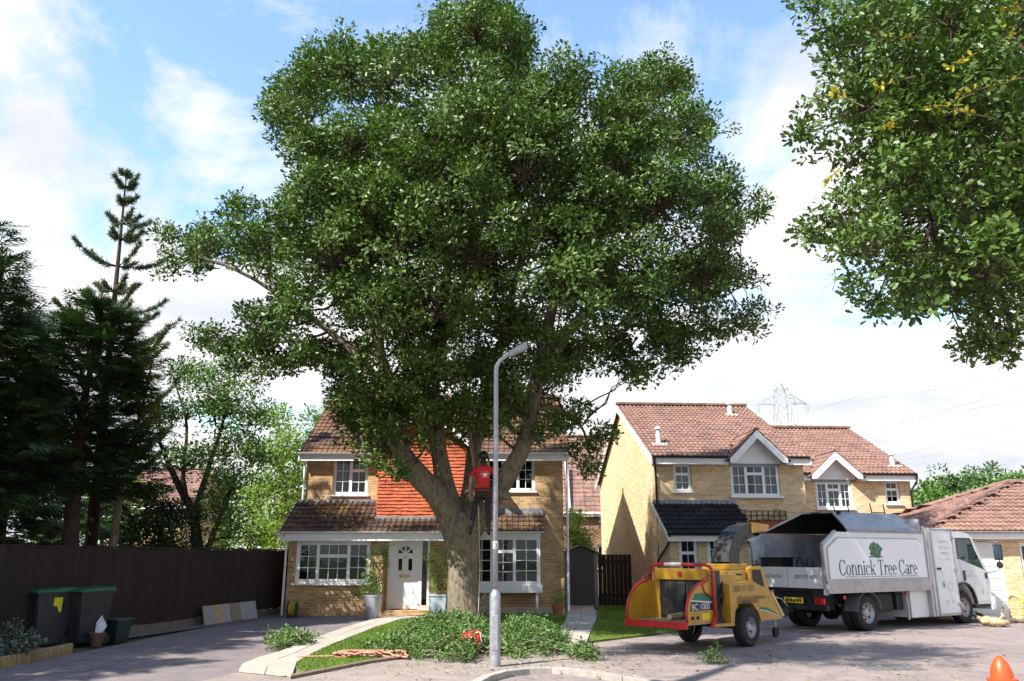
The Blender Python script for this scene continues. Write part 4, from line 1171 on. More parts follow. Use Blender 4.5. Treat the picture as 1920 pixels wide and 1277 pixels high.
tile_roof(H1, (bx0 - .12, yb - .3, 2.34), (1, 0, 0), (0, 1, bt), bx1 - bx0 + .24, .82 * math.hypot(1, bt), M_TILE_DARK, seed=12, name='bay_roof', objects=lambda i, j: True)
MB().box(bx0 - .12, bx1 + .12, -.06, -.005, 2.84, 3.04).build('lead_flashing', M_LEAD, H1)
MB().box(bx0 - .1, bx1 + .1, yb - .27, yb - .025, 2.30, 2.34).build('soffit', M_UPVC, H1)
ax_, az_ = LP(H1, 1019, 858, 0)
MB().lathe((ax_, -.05, az_), [(.001, -.05), (.10, -.05), (.13, -.02), (.13, .048)], 18, 'y').build('alarm_box', M_UPVC, H1, smooth=True)
MB().box(5.2, W1, -.12, -.003, -.03, .16).build('plinth', pm('render_plinth', (.52, .42, .33), .9, .1, 4), H1)

# ------------------------------------------------------------------ the pair of yellow brick houses on the right
def yellow_house(root, wid, dep, ez, rz_, ops, seed, dorm, tiles):
    """ez eave height at overhang, dorm = centre x, half width, foot z, apex z"""
    tn = (rz_ - ez) / (dep / 2 + .3)
    zt = ez + .3 * tn - .04
    shell(root, 0, wid, 0, dep, zt, rz_ - .06, M_BRICK2, ops)
    dx, dh, dz, da = dorm
    def mask(c):
        return not (abs(c.x - dx) < dh + .06 and c.z < da - abs(c.x - dx) * (da - dz) / dh - .02)
    Ls = (dep / 2 + .3) * math.hypot(1, tn)
    r = tile_roof(root, (-.16, -.3, ez), (1, 0, 0), (0, 1, tn), wid + .3, Ls, M_TILE_RED, seed=seed, mask=mask, objects=tiles, h=.045)
    ridge_tiles(r, (-.17, dep / 2, rz_ + .04), (wid + .15, dep / 2, rz_ + .04), M_TILE_BROWN, .11)
    tile_roof(root, (-.16, dep + .3, ez), (1, 0, 0), (0, -1, tn), wid + .3, Ls, M_TILE_RED, seed=seed + 1, name='rear_roof', flat=True)
    for a, b in ((-.14, dx - dh - .02), (dx + dh + .02, wid + .12)):
        MB().box(a, b, -.28, -.25, ez - .24, ez - .005).build('fascia', M_WHITEWOOD, root)
        MB().box(a, b, -.25, -.002, ez - .22, ez - .20).build('soffit', M_WHITEWOOD, root)
        gutter(root, a, b, -.335, ez + .0, M_BLACKPL, .05)
    for x in (-.17, wid + .12):
        barge(root, [(-.32, ez + .0), (dep / 2, rz_ + .01), (dep + .32, ez + .0)], .24, x, x + .035, M_WHITEWOOD)
    # wall dormer: white boarded gable, barge boards, tiled roof running back
    ty = (da - ez) / tn + .5
    MB().prism([(dx - dh + .12, dz - .12), (dx + dh - .12, dz - .12), (dx + dh - .12, dz + .06), (dx, da - .12), (dx - dh + .12, dz + .06)], 'xz', -.06, -.002).build('gable_boarding', M_WHITEWOOD, root)
    sl = (da - dz) / dh
    dr = None
    for sx in (1, -1):
        x0 = dx - sx * (dh + .10)
        dr = tile_roof(root, (x0, -.40, dz - .10 * sl), (0, 1, 0), (sx, 0, sl), ty + .1, (dh + .1) * math.hypot(1, sl), M_TILE_RED, seed=seed + 3, name='gablet_roof', mask=lambda c: c.z > ez + (c.y + .3) * tn - .12)
        q = MB().prism([(dx - sx * dh, dz), (dx, da), (dx, da - .27), (dx - sx * (dh - .16), dz - .13), (dx - sx * dh, dz - .13)], 'xz', -.42, -.375)
        q.build('bargeboard', M_WHITEWOOD, root)
        q = MB(); a = dx - sx * dh
        q.add([(a, -.375, dz - .10), (dx, -.375, da - .10), (dx, -.06, da - .10), (a, -.06, dz - .10)], [(0, 1, 2, 3)])
        q.build('soffit', M_WHITEWOOD, root, fix=False)
    ridge_tiles(dr, (dx, -.42, da + .02), (dx, ty - .5, da + .02), M_TILE_RED, .07)
    MB().box(dx - dh + .1, dx + dh - .1, -.04, -.001, dz - .20, dz - .125).build('lead_flashing', M_LEAD, root)
    return tn
H2 = thing('house', 'yellow brick house with black tiled porch, end gable and trellis behind the wood chipper', 'house', (4.54, 26.0, 0), math.radians(3.5))
w_s = LR(H2, 1263, 869, 1297, 922, 0); w_d = LR(H2, 1370, 870, 1462, 931, 0)
f0, f1 = LP(H2, 1369, 862, -.4)[0], LP(H2, 1477, 862, -.4)[0]
dz = LP(H2, 1415, 860, -.4)[1]; da = LP(H2, 1413, 806, -.4)[1]
E2 = LP(H2, 1300, 856, -.3)[1]; R2 = LP(H2, 1250, 762, 5.2)[1]
porch_x = 2.42
tn2 = yellow_house(H2, 4.85, 10.4, E2, R2, [w_s, w_d], 21, ((f0 + f1) / 2, (f1 - f0) / 2, dz, da), lambda i, j: j < 14 and i < 14)
window(H2, *w_s, .09, [(0, 1, 0, .64, 2, 2), (0, 1, .64, 1, 2, 1)])
window(H2, *w_d, .05, [(0, .31, 0, 1, 2, 3), (.31, .69, 0, .72, 2, 2), (.31, .69, .72, 1, 2, 1), (.69, 1, 0, 1, 2, 3)])
curtain(H2, w_d[0] + .06, w_d[0] + .60, w_d[2], w_d[3], .15); curtain(H2, w_d[1] - .82, w_d[1] - .06, w_d[2], w_d[3], .15)
curtain(H2, w_s[0] + .05, w_s[1] - .05, w_s[2], w_s[2] + .6, .16)
def vent(root, x, y, z, h=.5):
    m = MB(); m.lathe((x, y, z), [(.09, -.15), (.09, h * .75), (.07, h * .75), (.07, h), (.12, h), (.12, h + .05), (.03, h + .1)], 12)
    v = m.build('vent_pipe', pm('vent_grey', (.55, .56, .57), .5, .1, 6), root, smooth=True)
    MB().box(x - .24, x + .24, y - .2, y + .2, z - .1, z + .02).build('flashing', pm('flash_pale', (.55, .53, .5), .6, .1), v)
def on_roof(root, x, y, ez, tn):
    # walk back along the view ray until it meets the roof plane
    for k in range(400):
        ly = -.3 + k * .02
        lx, lz = LP(root, x, y, ly)
        if lz <= ez + (ly + .3) * tn: return lx, ly, lz
    return lx, ly, lz
vent(H2, *on_roof(H2, 1235, 833, E2, tn2)); vent(H2, *on_roof(H2, 1369, 778, E2, tn2), .4)
pipe(H2, [(-.06, -.33, E2 - .06), (-.06, -.3, E2 - .2), (.02, -.06, E2 - .55), (.02, -.06, 0)], .036, M_BLACKPL)
# porch
py_ = -1.45; pz0, pz1 = 2.24, 3.22
pw = LR(H2, 1273, 1005, 1308, 1062, py_); pw = (pw[0], pw[1], .95, pw[3])
pd = LR(H2, 1326, 1006, 1352, 1062, py_)
m = MB(); holed(m, .0, porch_x, -.05, 2.15, py_, [pw, (pd[0], pd[1] + .25, .1, pd[3])])
for x in (0.0, porch_x): m.add([(x, py_, -.05), (x, -.001, -.05), (x, -.001, 3.15), (x, py_, 2.2)], [(0, 1, 2, 3)])
m.build('porch_wall', M_BRICK2, H2, fix=False)
window(H2, *pw, py_ + .05, [(0, 1, 0, .62, 2, 2), (0, 1, .62, 1, 2, 1)])
dfr = MB(); a, b, c, d_ = pd[0], pd[1] + .25, .1, pd[3]
dfr.box(a, a + .07, py_ + .05, py_ + .12, c, d_); dfr.box(b - .07, b, py_ + .05, py_ + .12, c, d_); dfr.box(a + .07, b - .07, py_ + .05, py_ + .12, d_ - .06, d_)
dfr.build('door_frame', M_UPVC, H2)
dm = MB(); dm.box(a + .07, b - .07, py_ + .07, py_ + .11, c, .95)
for k in range(4): dm.box(a + .07 + (b - a - .19) * k / 3, a + .12 + (b - a - .19) * k / 3, py_ + .07, py_ + .10, .951, d_ - .06)
for k in range(4): dm.box(a + .12, b - .12, py_ + .075, py_ + .098, .96 + k * .28, .985 + k * .28)
dd = dm.build('door', M_UPVC, H2)
MB().box(a + .1, b - .1, py_ + .082, py_ + .088, .96, d_ - .08).build('pane', M_GLASSD, dd)
pt = (pz1 - pz0) / (1.45 + .3)
tile_roof(H2, (-.12, py_ - .3, pz0), (1, 0, 0), (0, 1, pt), porch_x + .26, 1.75 * math.hypot(1, pt), M_TILE_BLACK, seed=31, name='porch_roof', objects=lambda i, j: True, h=.036)
MB().box(-.1, porch_x + .12, -.05, -.003, pz1 - .1, pz1 + .12).build('lead_flashing', M_LEAD, H2)
MB().box(-.1, porch_x + .12, py_ - .28, py_ - .25, pz0 - .2, pz0).build('fascia', M_WHITEWOOD, H2)
MB().box(-.1, porch_x + .12, py_ - .25, py_ - .002, pz0 - .18, pz0 - .16).build('soffit', M_WHITEWOOD, H2)
gutter(H2, -.14, porch_x + .15, py_ - .335, pz0 + .01, M_BLACKPL, .05)
for x in (-.13, porch_x + .11): barge(H2, [(py_ - .3, pz0 + .02), (-.003, pz1 + .02)], .16, x, x + .03, M_WHITEWOOD)
pipe(H2, [(-.05, py_ - .33, pz0), (-.05, py_ - .1, pz0 - .25), (-.05, -.12, 1.5), (-.05, -.06, 1.3)], .03, M_BLACKPL)
# ground floor bay with little tiled roof, and a trellis above it
b0, b1 = LP(H2, 1398, 1030, -.55)[0], 4.6
window(H2, b0, b1, .8, 2.12, -.55, [(0, .33, 0, 1, 2, 3), (.33, .67, 0, .7, 2, 2), (.33, .67, .7, 1, 2, 1), (.67, 1, 0, 1, 2, 3)], sill=False)
MB().box(b0, b1, -.52, -.003, -.05, .797).build('bay_wall', M_BRICK2, H2); MB().box(b0 - .02, b1 + .02, -.57, -.003, 2.123, 2.25).build('bay_head', M_UPVC, H2)
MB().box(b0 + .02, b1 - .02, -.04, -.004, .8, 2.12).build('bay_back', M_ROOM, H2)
curtain(H2, b0 + .08, b1 - .08, .82, 2.1, -.35, pm('blue_curtain', (.25, .32, .45), .9, .15))
bt = .42 / .85
tile_roof(H2, (b0 - .1, -.85, 2.26), (1, 0, 0), (0, 1, bt), b1 - b0 + .2, .85 * math.hypot(1, bt), M_HUNG, seed=33, name='bay_roof', objects=lambda i, j: True, tw=.22)
tr0, tr1, tz0, tz1 = LR(H2, 1387, 958, 1474, 984, -.04)
trl = thing('trellis', 'dark wooden square trellis with a climbing rose on yellow brick wall', 'trellis', tuple(ROOT[H2.name] @ Vector((tr0, -.04, tz0))), math.radians(3.5))
M_DKW = pm('dark_trellis_wood', (.045, .03, .022), .8, .3, 9)
for k in range(9):
    x = (tr1 - tr0) * k / 8; MB().box(x - .012, x + .012, -.012, .008, 0, tz1 - tz0).build('slat', M_DKW, trl)
for k in range(4):
    z = (tz1 - tz0) * k / 3; MB().box(-.03, tr1 - tr0 + .03, -.03, -.0125, z - .012, z + .012).build('slat', M_DKW, trl)
cl = thing('climbing_plant', 'green climbing rose growing over the right half of the trellis', 'plant', tuple(ROOT[H2.name] @ Vector((tr1 - .1, -.12, 0))))
L = Leaves(T_OAK, 35); g = np.random.default_rng(35); sb = MB()
c0 = ROOT[H2.name] @ Vector((tr1 - .1, -.62, 0)); c1 = ROOT[H2.name] @ Vector((tr1 - .2, -.14, tz1))
sb.tube([c0, c0.lerp(c1, .5) + Vector((.05, -.1, .3)), c1], [.02, .015, .006], 5)
sb.build('stem', M_BARKD, cl, world=True)
for k in range(26):
    q = ROOT[H2.name] @ Vector((g.uniform(tr0 + (tr1 - tr0) * .5, tr1 + .15), -.1, g.uniform(tz0 - .3, tz1 + .12)))
    L.clump(q, .12, 14, .07, tint=g.uniform(0, .3))
L.build('foliage', M_LEAFB, cl)

ca, sa = math.cos(math.radians(3.5)), math.sin(math.radians(3.5))
H3 = thing('house', 'set back yellow brick house with white gablet seen above the truck', 'house', (4.54 + 4.98 * ca - 2.9 * sa, 26 + 4.98 * sa + 2.9 * ca, 0), math.radians(3.5))
w_s = LR(H3, 1660, 901, 1688, 945, 0); w_d = LR(H3, 1530, 903, 1598, 954, 0)
f0, f1 = LP(H3, 1523, 895, -.4)[0], LP(H3, 1618, 895, -.4)[0]
dz = LP(H3, 1565, 891, -.4)[1]; da = LP(H3, 1563, 847, -.4)[1]
E3 = LP(H3, 1680, 889, -.3)[1]; R3 = LP(H3, 1520, 805, 4.4)[1]
WD3 = LP(H3, 1708, 920, 0)[0]
tn3 = yellow_house(H3, WD3, 8.8, E3, R3, [w_s, w_d], 41, ((f0 + f1) / 2, (f1 - f0) / 2, dz, da), None)
window(H3, *w_s, .09, [(0, 1, 0, .64, 2, 2), (0, 1, .64, 1, 2, 1)])
window(H3, *w_d, .05, [(0, .31, 0, 1, 2, 3), (.31, .69, 0, .72, 2, 2), (.31, .69, .72, 1, 2, 1), (.69, 1, 0, 1, 2, 3)])
curtain(H3, w_d[0] + .06, w_d[1] - .06, w_d[2], w_d[3], .13)
vent(H3, *on_roof(H3, 1674, 874, E3, tn3), .4)
pipe(H3, [(WD3 + .1, -.33, E3 - .06), (WD3 + .1, -.28, E3 - .25), (WD3 - .04, -.06, E3 - .6), (WD3 - .04, -.06, 0)], .036, M_BLACKPL)
pipe(H3, [(-.04, -.33, E3 - .05), (-.02, -.06, E3 - .4), (-.0, -.06, 0)], .03, M_BLACKPL)
q0 = LP(H3, 1690, 975, -1.2)[0]
MB().box(q0 - .6, WD3 + .5, -1.2, -.003, -.05, 2.05).build('porch_wall', M_BRICK2, H3)
tile_roof(H3, (q0 - .7, -1.5, 2.1), (1, 0, 0), (0, 1, .5), WD3 + 1.4 - q0, 1.5 * 1.118, M_TILE_RED, seed=44, name='porch_roof')

# ------------------------------------------------------------------ garage on the right
GA = thing('garage', 'single storey yellow brick garage with hipped russet roof and white door', 'garage', (11.35, 22.75, 0))
gx1, gd, gz0 = 9.0, 6.2, 2.22
gdoor = (.35, LP(GA, 1888, 1100, 0)[0], -.04, 2.02)
wx = LP(GA, 1911, 1030, 0)[0]
gw2 = (wx, wx + 1.6, .1, 1.98)
m = MB(); holed(m, 0, gx1, -.05, gz0, 0, [gdoor, gw2])
for x in (0, gx1): m.add([(x, 0, -.05), (x, gd, -.05), (x, gd, gz0), (x, 0, gz0)], [(0, 1, 2, 3)])
m.add([(0, gd, -.05), (gx1, gd, -.05), (gx1, gd, gz0), (0, gd, gz0)], [(0, 1, 2, 3)])
m.build('wall', M_BRICK2, GA, fix=False)
gd_ = MB().box(gdoor[0], gdoor[1], .05, .08, gdoor[2], gdoor[3]).build('garage_door', M_WHITEWOOD, GA)
for k in range(6):
    zz = .12 + k * .31; MB().box(gdoor[0] + .06, gdoor[1] - .06, .035, .0495, zz, zz + .27).build('panel', M_WHITEWOOD, gd_, bevel=.01)
window(GA, *gw2, .06, [(0, .5, 0, 1, 1, 2), (.5, 1, 0, 1, 1, 2)], sill=False)
hip, rise, half = 4.6, 1.55, gd / 2 + .3
tg = rise / half; th_ = rise / hip
ez = gz0 + .05
r = tile_roof(GA, (-.3, -.3, ez), (1, 0, 0), (0, 1, tg), gx1 + .6, half * math.hypot(1, tg), M_TILE_RED, seed=51, mask=lambda c: c.z < ez + (c.x + .3) * th_ + .06 and c.z < ez + (gx1 + .3 - c.x) * th_ + .06, objects=lambda i, j: i > 5 and i < 22)
tile_roof(GA, (-.3, gd + .3, ez), (1, 0, 0), (0, -1, tg), gx1 + .6, half * math.hypot(1, tg), M_TILE_RED, seed=52, name='rear_roof', flat=True, mask=lambda c: c.z < ez + (c.x + .3) * th_ + .06 and c.z < ez + (gx1 + .3 - c.x) * th_ + .06)
for x0, s in ((-.3, 1), (gx1 + .3, -1)):
    tile_roof(GA, (x0, -.3, ez), (0, 1, 0), (s, 0, th_), gd + .6, hip * math.hypot(1, th_), M_TILE_RED, seed=53, name='hip_roof', mask=lambda c: c.z < ez + (c.y + .3) * tg + .06 and c.z < ez + (gd + .3 - c.y) * tg + .06)
for a, b in (((-.3, -.3, ez + .04), (hip - .3, half - .3, ez + rise + .05)), ((-.3, gd + .3, ez + .04), (hip - .3, half - .3, ez + rise + .05)), ((gx1 + .3, -.3, ez + .04), (gx1 + .3 - hip, half - .3, ez + rise + .05)), ((hip - .3, half - .3, ez + rise + .05), (gx1 + .3 - hip, half - .3, ez + rise + .05))):
    ridge_tiles(r, a, b, M_TILE_RED, .1)
MB().box(-.28, gx1 + .28, -.28, -.25, ez - .2, ez - .005).build('fascia', M_WHITEWOOD, GA)
MB().box(-.28, gx1 + .28, -.25, -.002, ez - .17, ez - .15).build('soffit', M_WHITEWOOD, GA)
gutter(GA, -.3, gx1 + .3, -.335, ez + .0, pm('grey_gutter', (.35, .36, .37), .5), .055)

# ------------------------------------------------------------------ houses further back
def far_house(loc, w, d, ez, rz_, label, brick, tile, seed, rot=0):
    h = thing('house', label, 'house', loc, rot)
    ops = [(w * .18, w * .36, 1.0, 2.2), (w * .62, w * .82, 1.0, 2.2), (w * .2, w * .36, 3.4, min(4.4, ez - .3)), (w * .64, w * .8, 3.4, min(4.4, ez - .3))]
    shell(h, 0, w, 0, d, ez, rz_, brick, ops)
    tn = (rz_ - ez) / (d / 2)
    Ls = (d / 2 + .3) * math.hypot(1, tn)
    for y, s in ((-.3, 1), (d + .3, -1)):
        r = tile_roof(h, (-.2, y, ez - .3 * tn + .05), (1, 0, 0), (0, s, tn), w + .4, Ls, tile, seed=seed, tw=.5, gauge=.35, rolls=1)
    ridge_tiles(r, (-.2, d / 2, rz_ + .1), (w + .2, d / 2, rz_ + .1), tile)
    MB().box(-.2, w + .2, -.28, -.25, ez - .35, ez - .12).build('fascia', M_UPVC, h)
    for o in ops: window(h, *o, .08, [(0, .5, 0, 1, 1, 2), (.5, 1, 0, 1, 1, 2)])
    return h
HB = far_house((-.5, 44, 0), 8, 8, 4.0, 8.4, 'distant house with plum brown tiled roof seen between the two brick houses', M_BRICKR, M_TILE_RED, 61)
pp = P(1068, 900, 43.2)
pipe(HB, [(pp.x + .5, -.4, 3.9), (pp.x + .5, .9, 5.6), (pp.x + .5, 1.8, 6.7)], .09, M_UPVC, 'soil_pipe')
far_house((-26.6, 55, 0), 5.0, 8, 5.0, 7.6, 'distant red roofed house glimpsed through the leafy tree behind the fence', M_BRICK, M_TILE_RED, 62)
# ------------------------------------------------------------------ lettering
_tcache = {}
def text_geo(s, size=1.0, xs=1.0, align='LEFT'):
    key = (s, align)
    if key not in _tcache:
        cu = bpy.data.curves.new('lettering', 'FONT'); cu.body = s; cu.align_x = align; cu.resolution_u = 3
        o = bpy.data.objects.new('lettering', cu); COL.objects.link(o)
        dg = bpy.context.evaluated_depsgraph_get(); dg.update()
        me = bpy.data.meshes.new_from_object(o.evaluated_get(dg))
        _tcache[key] = ([tuple(v.co) for v in me.vertices], [tuple(p.vertices) for p in me.polygons])
        bpy.data.objects.remove(o); bpy.data.meshes.remove(me); bpy.data.curves.remove(cu)
    vs, fs = _tcache[key]
    return [(v[0] * size * xs, v[1] * size) for v in vs], fs
def decal(name, vs2, fs, o, u, v, mat, parent, z=0.0):
    o, u, v = Vector(o), Vector(u), Vector(v)
    return MB().add([o + u * a + v * b for a, b in vs2], fs).build(name, mat, parent, fix=False)
M_INK = pm('lettering_dark', (.02, .03, .03), .5, .1)
M_GREYINK = pm('lettering_grey', (.33, .35, .37), .5, .1)

# ------------------------------------------------------------------ boundary fence on the left
M_FENCE = pm('fence_board', (.022, .012, .009), .85, .35, 5, .4, 30, rnd=.25)
fa, fb = Vector((-6.62, 25.2, 0)), Vector((-10.6, 8.3, 0))
fence = thing('fence', 'dark brown close boarded fence along the driveway', 'fence', tuple(fa))
fd = (fb - fa).normalized(); fn = Vector((fd.y, -fd.x, 0))
if fn.x < 0: fn = -fn
FL = (fb - fa).length
bme = bpy.data.meshes.new('board')
_m = MB().prism([(0, 0), (.14, .0), (.14, .010), (0, .022)], 'xy', 0.18, 1.78)
bme.from_pydata([tuple(v) for v in _m.v], [], _m.f); bme.materials.append(M_FENCE)
ang = math.atan2(fd.y, fd.x)
rg_ = random.Random(4)
nb = int(FL / .115)
for i in range(nb):
    o = link('board', bme, fence, fd * (i * .115) + fn * .012 + Vector((0, 0, rg_.uniform(-.012, .012))), (rg_.uniform(-.006, .006), 0, ang))
for k in range(int(FL / 2.7) + 1):
    p = fa + fd * (k * 2.7) - fn * .06
    MB().box(p.x - .05, p.x + .05, p.y - .05, p.y + .05, -.05, 1.84).build('post', M_FENCE, fence, world=True)
for z in (.4, 1.5): MB().bar(fa - fn * .03 + Vector((0, 0, z)), fb - fn * .03 + Vector((0, 0, z)), .05, .08).build('rail', M_FENCE, fence, world=True)
MB().bar(fa + fn * .0 + Vector((0, 0, .08)), fb + fn * .0 + Vector((0, 0, .08)), .03, .18).build('gravel_board', pm('gravel_board', (.16, .13, .11), .9, .2), fence, world=True)
MB().bar(fa + fn * .006 + Vector((0, 0, 1.805)), fb + fn * .006 + Vector((0, 0, 1.805)), .07, .03).build('capping', M_FENCE, fence, world=True)
# concrete strip at the fence foot
p0, p1 = fa + fn * .03, fb + fn * .03
sheet('concrete_strip', [(p0.x, p0.y), (p1.x, p1.y), ((p1 + fn * .75).x, (p1 + fn * .75).y), ((p0 + fn * .45).x, (p0 + fn * .45).y)], .012, pm('strip_concrete', (.17, .155, .14), .9, .2, 3, .3, 40, dirt=(.08, .07, .06)))
# paving slabs leaning on it
for k, (x, lab, c) in enumerate([(378, 'grey', (.30, .29, .28)), (390, 'yellow buff', (.42, .33, .17)), (404, 'pale grey', (.34, .34, .34)), (421, 'dark ochre', (.26, .22, .13)), (434, 'light grey', (.33, .34, .36)), (447, 'silver grey', (.36, .37, .38))]):
    b = G(x, 1172 - (x - 378) * .17)
    t = (b - fa).dot(fd)
    b = fa + fd * t + fn * (.34 - .012 * k)
    R = Matrix.Rotation(ang, 3, 'Z') @ Matrix.Rotation(math.radians(14 if fn.x > 0 else -14), 3, 'X')
    ctr = b + Vector((0, 0, .23)) - fn * .08
    s = MB().obox(ctr, (.45, .045, .45), R).build('paving_slab', pm('lean_slab_%d' % k, c, .9, .12, 7, .2, 40), world=True, bevel=.006)
    tag(s, '%s square paving slab leaning against the dark fence' % lab, 'paving slab', 'slabs leaning against the fence')
# ------------------------------------------------------------------ wheelie bins and bits beside them
M_BIN = pm('bin_charcoal', (.022, .023, .028), .45, .2, 6, .1, 60)
M_BINL = pm('bin_lid_green', (.015, .10, .055), .4, .2, 6)
def bin_(loc, rz, label, sticker):
    r = thing('wheelie_bin', label, 'bin', loc, rz, 'wheelie bins')
    m = MB(); a = [(-.23, -.27), (.23, -.27), (.23, .25), (-.23, .25)]; b = [(-.285, -.36), (.285, -.36), (.285, .33), (-.285, .33)]
    vs = [(x, y, .06) for x, y in a] + [(x, y, .96) for x, y in b]
    m.add(vs, [(3, 2, 1, 0), (4, 5, 6, 7), (0, 1, 5, 4), (1, 2, 6, 5), (2, 3, 7, 6), (3, 0, 4, 7)])
    m.build('body', M_BIN, r, bevel=.02)
    MB().box(-.305, .305, -.385, .35, .93, .97).build('rim', M_BIN, r, bevel=.01)
    l = MB().add([(-.31, -.41, .973), (.31, -.41, .973), (.31, .36, .973), (-.31, .36, .973), (-.29, -.39, 1.02), (.29, -.39, 1.02), (.29, .33, 1.06), (-.29, .33, 1.06)], [(3, 2, 1, 0), (4, 5, 6, 7), (0, 1, 5, 4), (1, 2, 6, 5), (2, 3, 7, 6), (3, 0, 4, 7)])
    l.build('lid', M_BINL, r, bevel=.015)
    MB().tube([(-.25, .34, .98), (-.25, .44, 1.0), (.25, .44, 1.0), (.25, .34, .98)], .014, 7).build('handle', M_BIN, r)
    for s in (-1, 1):
        MB().lathe((s * .24, .27, .10), [(.0, -.03), (.095, -.03), (.10, -.02), (.10, .02), (.095, .03), (0, .03)], 16, 'x').build('wheel', M_BLACKPL, r, smooth=True)
        MB().bar((s * .2, -.285, .12), (s * .255, -.365, .9), .02, .03).build('rib', M_BIN, r)
    if sticker:
        MB().add([(.262, -.06, .62), (.262 + .003, .10, .62), (.283, .10, .88), (.283, -.06, .88)], [(0, 1, 2, 3)]).build('sticker', pm('sticker_yellow', (.65, .56, .02), .5, .05), r)
    return r
bin_((P(86, 1170, 15.9).x, 15.9, 0), math.radians(-32), 'charcoal wheelie bin with green lid and yellow sticker by the fence', True)
bin_((P(160, 1170, 16.25).x, 16.25, 0), math.radians(-26), 'plain charcoal wheelie bin with green lid between the stickered bin and a small box', False)
b = G(212, 1205)
rb = thing('recycling_box', 'small dark green plastic recycling box next to the wheelie bins', 'box', (b.x, b.y, 0), math.radians(-20))
MB().add([(-.2, -.15, 0), (.2, -.15, 0), (.2, .15, 0), (-.2, .15, 0), (-.25, -.19, .42), (.25, -.19, .42), (.25, .19, .42), (-.25, .19, .42)], [(3, 2, 1, 0), (4, 5, 6, 7), (0, 1, 5, 4), (1, 2, 6, 5), (2, 3, 7, 6), (3, 0, 4, 7)]).build('body', pm('box_green', (.012, .03, .025), .45, .15), rb, bevel=.01)
MB().box(-.275, .275, -.215, .215, .42, .455).build('lid', pm('box_lid', (.05, .06, .065), .4, .15), rb, bevel=.01)
b = G(180, 1212)
pt = thing('flower_pot', 'small brown flower pot stuffed with torn white paper beside the bins', 'flower pot', (b.x, b.y, 0))
MB().lathe((0, 0, 0), [(.09, 0), (.13, .2), (.145, .2), (.145, .25), (.12, .25), (.11, .2)], 16).build('pot', pm('pot_brown', (.10, .05, .035), .7), pt, smooth=True)
MB().add([(-.05, 0, .24), (.1, -.03, .24), (.16, 0, .36), (.02, .05, .55), (-.06, .03, .42)], [(0, 1, 2, 3, 4)]).build('paper', pm('paper_white', (.62, .62, .68), .8), pt)
# log roll edging round the planting bed
le0, le1 = G(-40, 1262), G(128, 1225)
lr = thing('log_edging', 'row of short upright tan timber logs edging the planting bed', 'edging', tuple(le0))
n = 20
for k in range(n):
    p = le0.lerp(le1, k / (n - 1))
    MB().lathe((p.x, p.y, 0), [(.065, -.03), (.065, .13), (.055, .155), (.02, .165)], 9).build('log', pm('log_tan', (.26, .18, .085), .85, .25, 9, .3, 30, rnd=.2), lr, smooth=True, world=True)
sheet('planting_bed', [(le0.x, le0.y), (le1.x, le1.y), (le1.x - .5, le1.y + .4), (-9.4, 13.6), (-9.6, 12.2)], .05, M_SOIL)
gtree('shrub', 'low grey green shrub in the log edged bed beside the bins', 'shrub', (G(20, 1240).x, 13.6, 0), [[(22, 1235, 13.6, .03), (22, 1210, 13.6, .02), (22, 1190, 13.6, .01)]], [(5, 1195, 26), (30, 1205, 24), (-15, 1210, 30), (48, 1218, 16), (15, 1222, 24)], 13.6, leaf_mat('grey_leaf', (.05, .08, .06), (.13, .17, .13), .1), M_BARKD, 81, leaf=.06, per=6, cr=.13, nl=30)

# ------------------------------------------------------------------ lamp column
M_GALV = pm('galvanised', (.36, .37, .40), .45, .2, 14, .1, 80, metal=.55, dirt=(.22, .22, .22), dirt_amt=.4)
lb = G(928, 1251)
lc = thing('lamp_post', 'grey galvanised street lamp column in front of the oak tree', 'street lamp', tuple(lb))
MB().lathe((0, 0, 0), [(.085, -.05), (.085, 1.02), (.078, 1.06), (.05, 1.10), (.044, 1.12)], 20).build('base', M_GALV, lc, smooth=True)
MB().box(-.045, .045, -.093, -.078, .25, .75).build('access_door', M_GALV, lc, bevel=.006)
MB().tube([(0, 0, 1.1), (-.005, 0, 2.8), (-.008, 0, 4.55), (.0, 0, 4.66), (.06, -.02, 4.76), (.16, -.04, 4.83), (.24, -.06, 4.87)], [.043, .041, .038, .037, .034, .031, .03], 14).build('pole', M_GALV, lc, smooth='all')
hd = MB().add([(.20, -.12, 4.80), (.20, .02, 4.80), (.52, -.20, 4.93), (.52, -.04, 4.93), (.20, -.11, 4.90), (.20, .01, 4.90), (.50, -.18, 5.06), (.50, -.06, 5.06)], [(0, 1, 3, 2), (4, 6, 7, 5), (0, 4, 5, 1), (2, 3, 7, 6), (0, 2, 6, 4), (1, 5, 7, 3)])
hd.build('lamp_head', pm('lamp_grey', (.30, .30, .29), .5, .15), lc, bevel=.025)
MB().lathe((0, 0, 1.735), [(.0442, 0), (.0442, .11)], 14).build('number_plate', pm('plate_pale', (.55, .55, .55), .5), lc)
v, f = text_geo('3', .11, 1, 'CENTER')
decal('number', v, f, (0, -.047, 1.75), (1, 0, 0), (0, 0, 1), M_INK, lc)

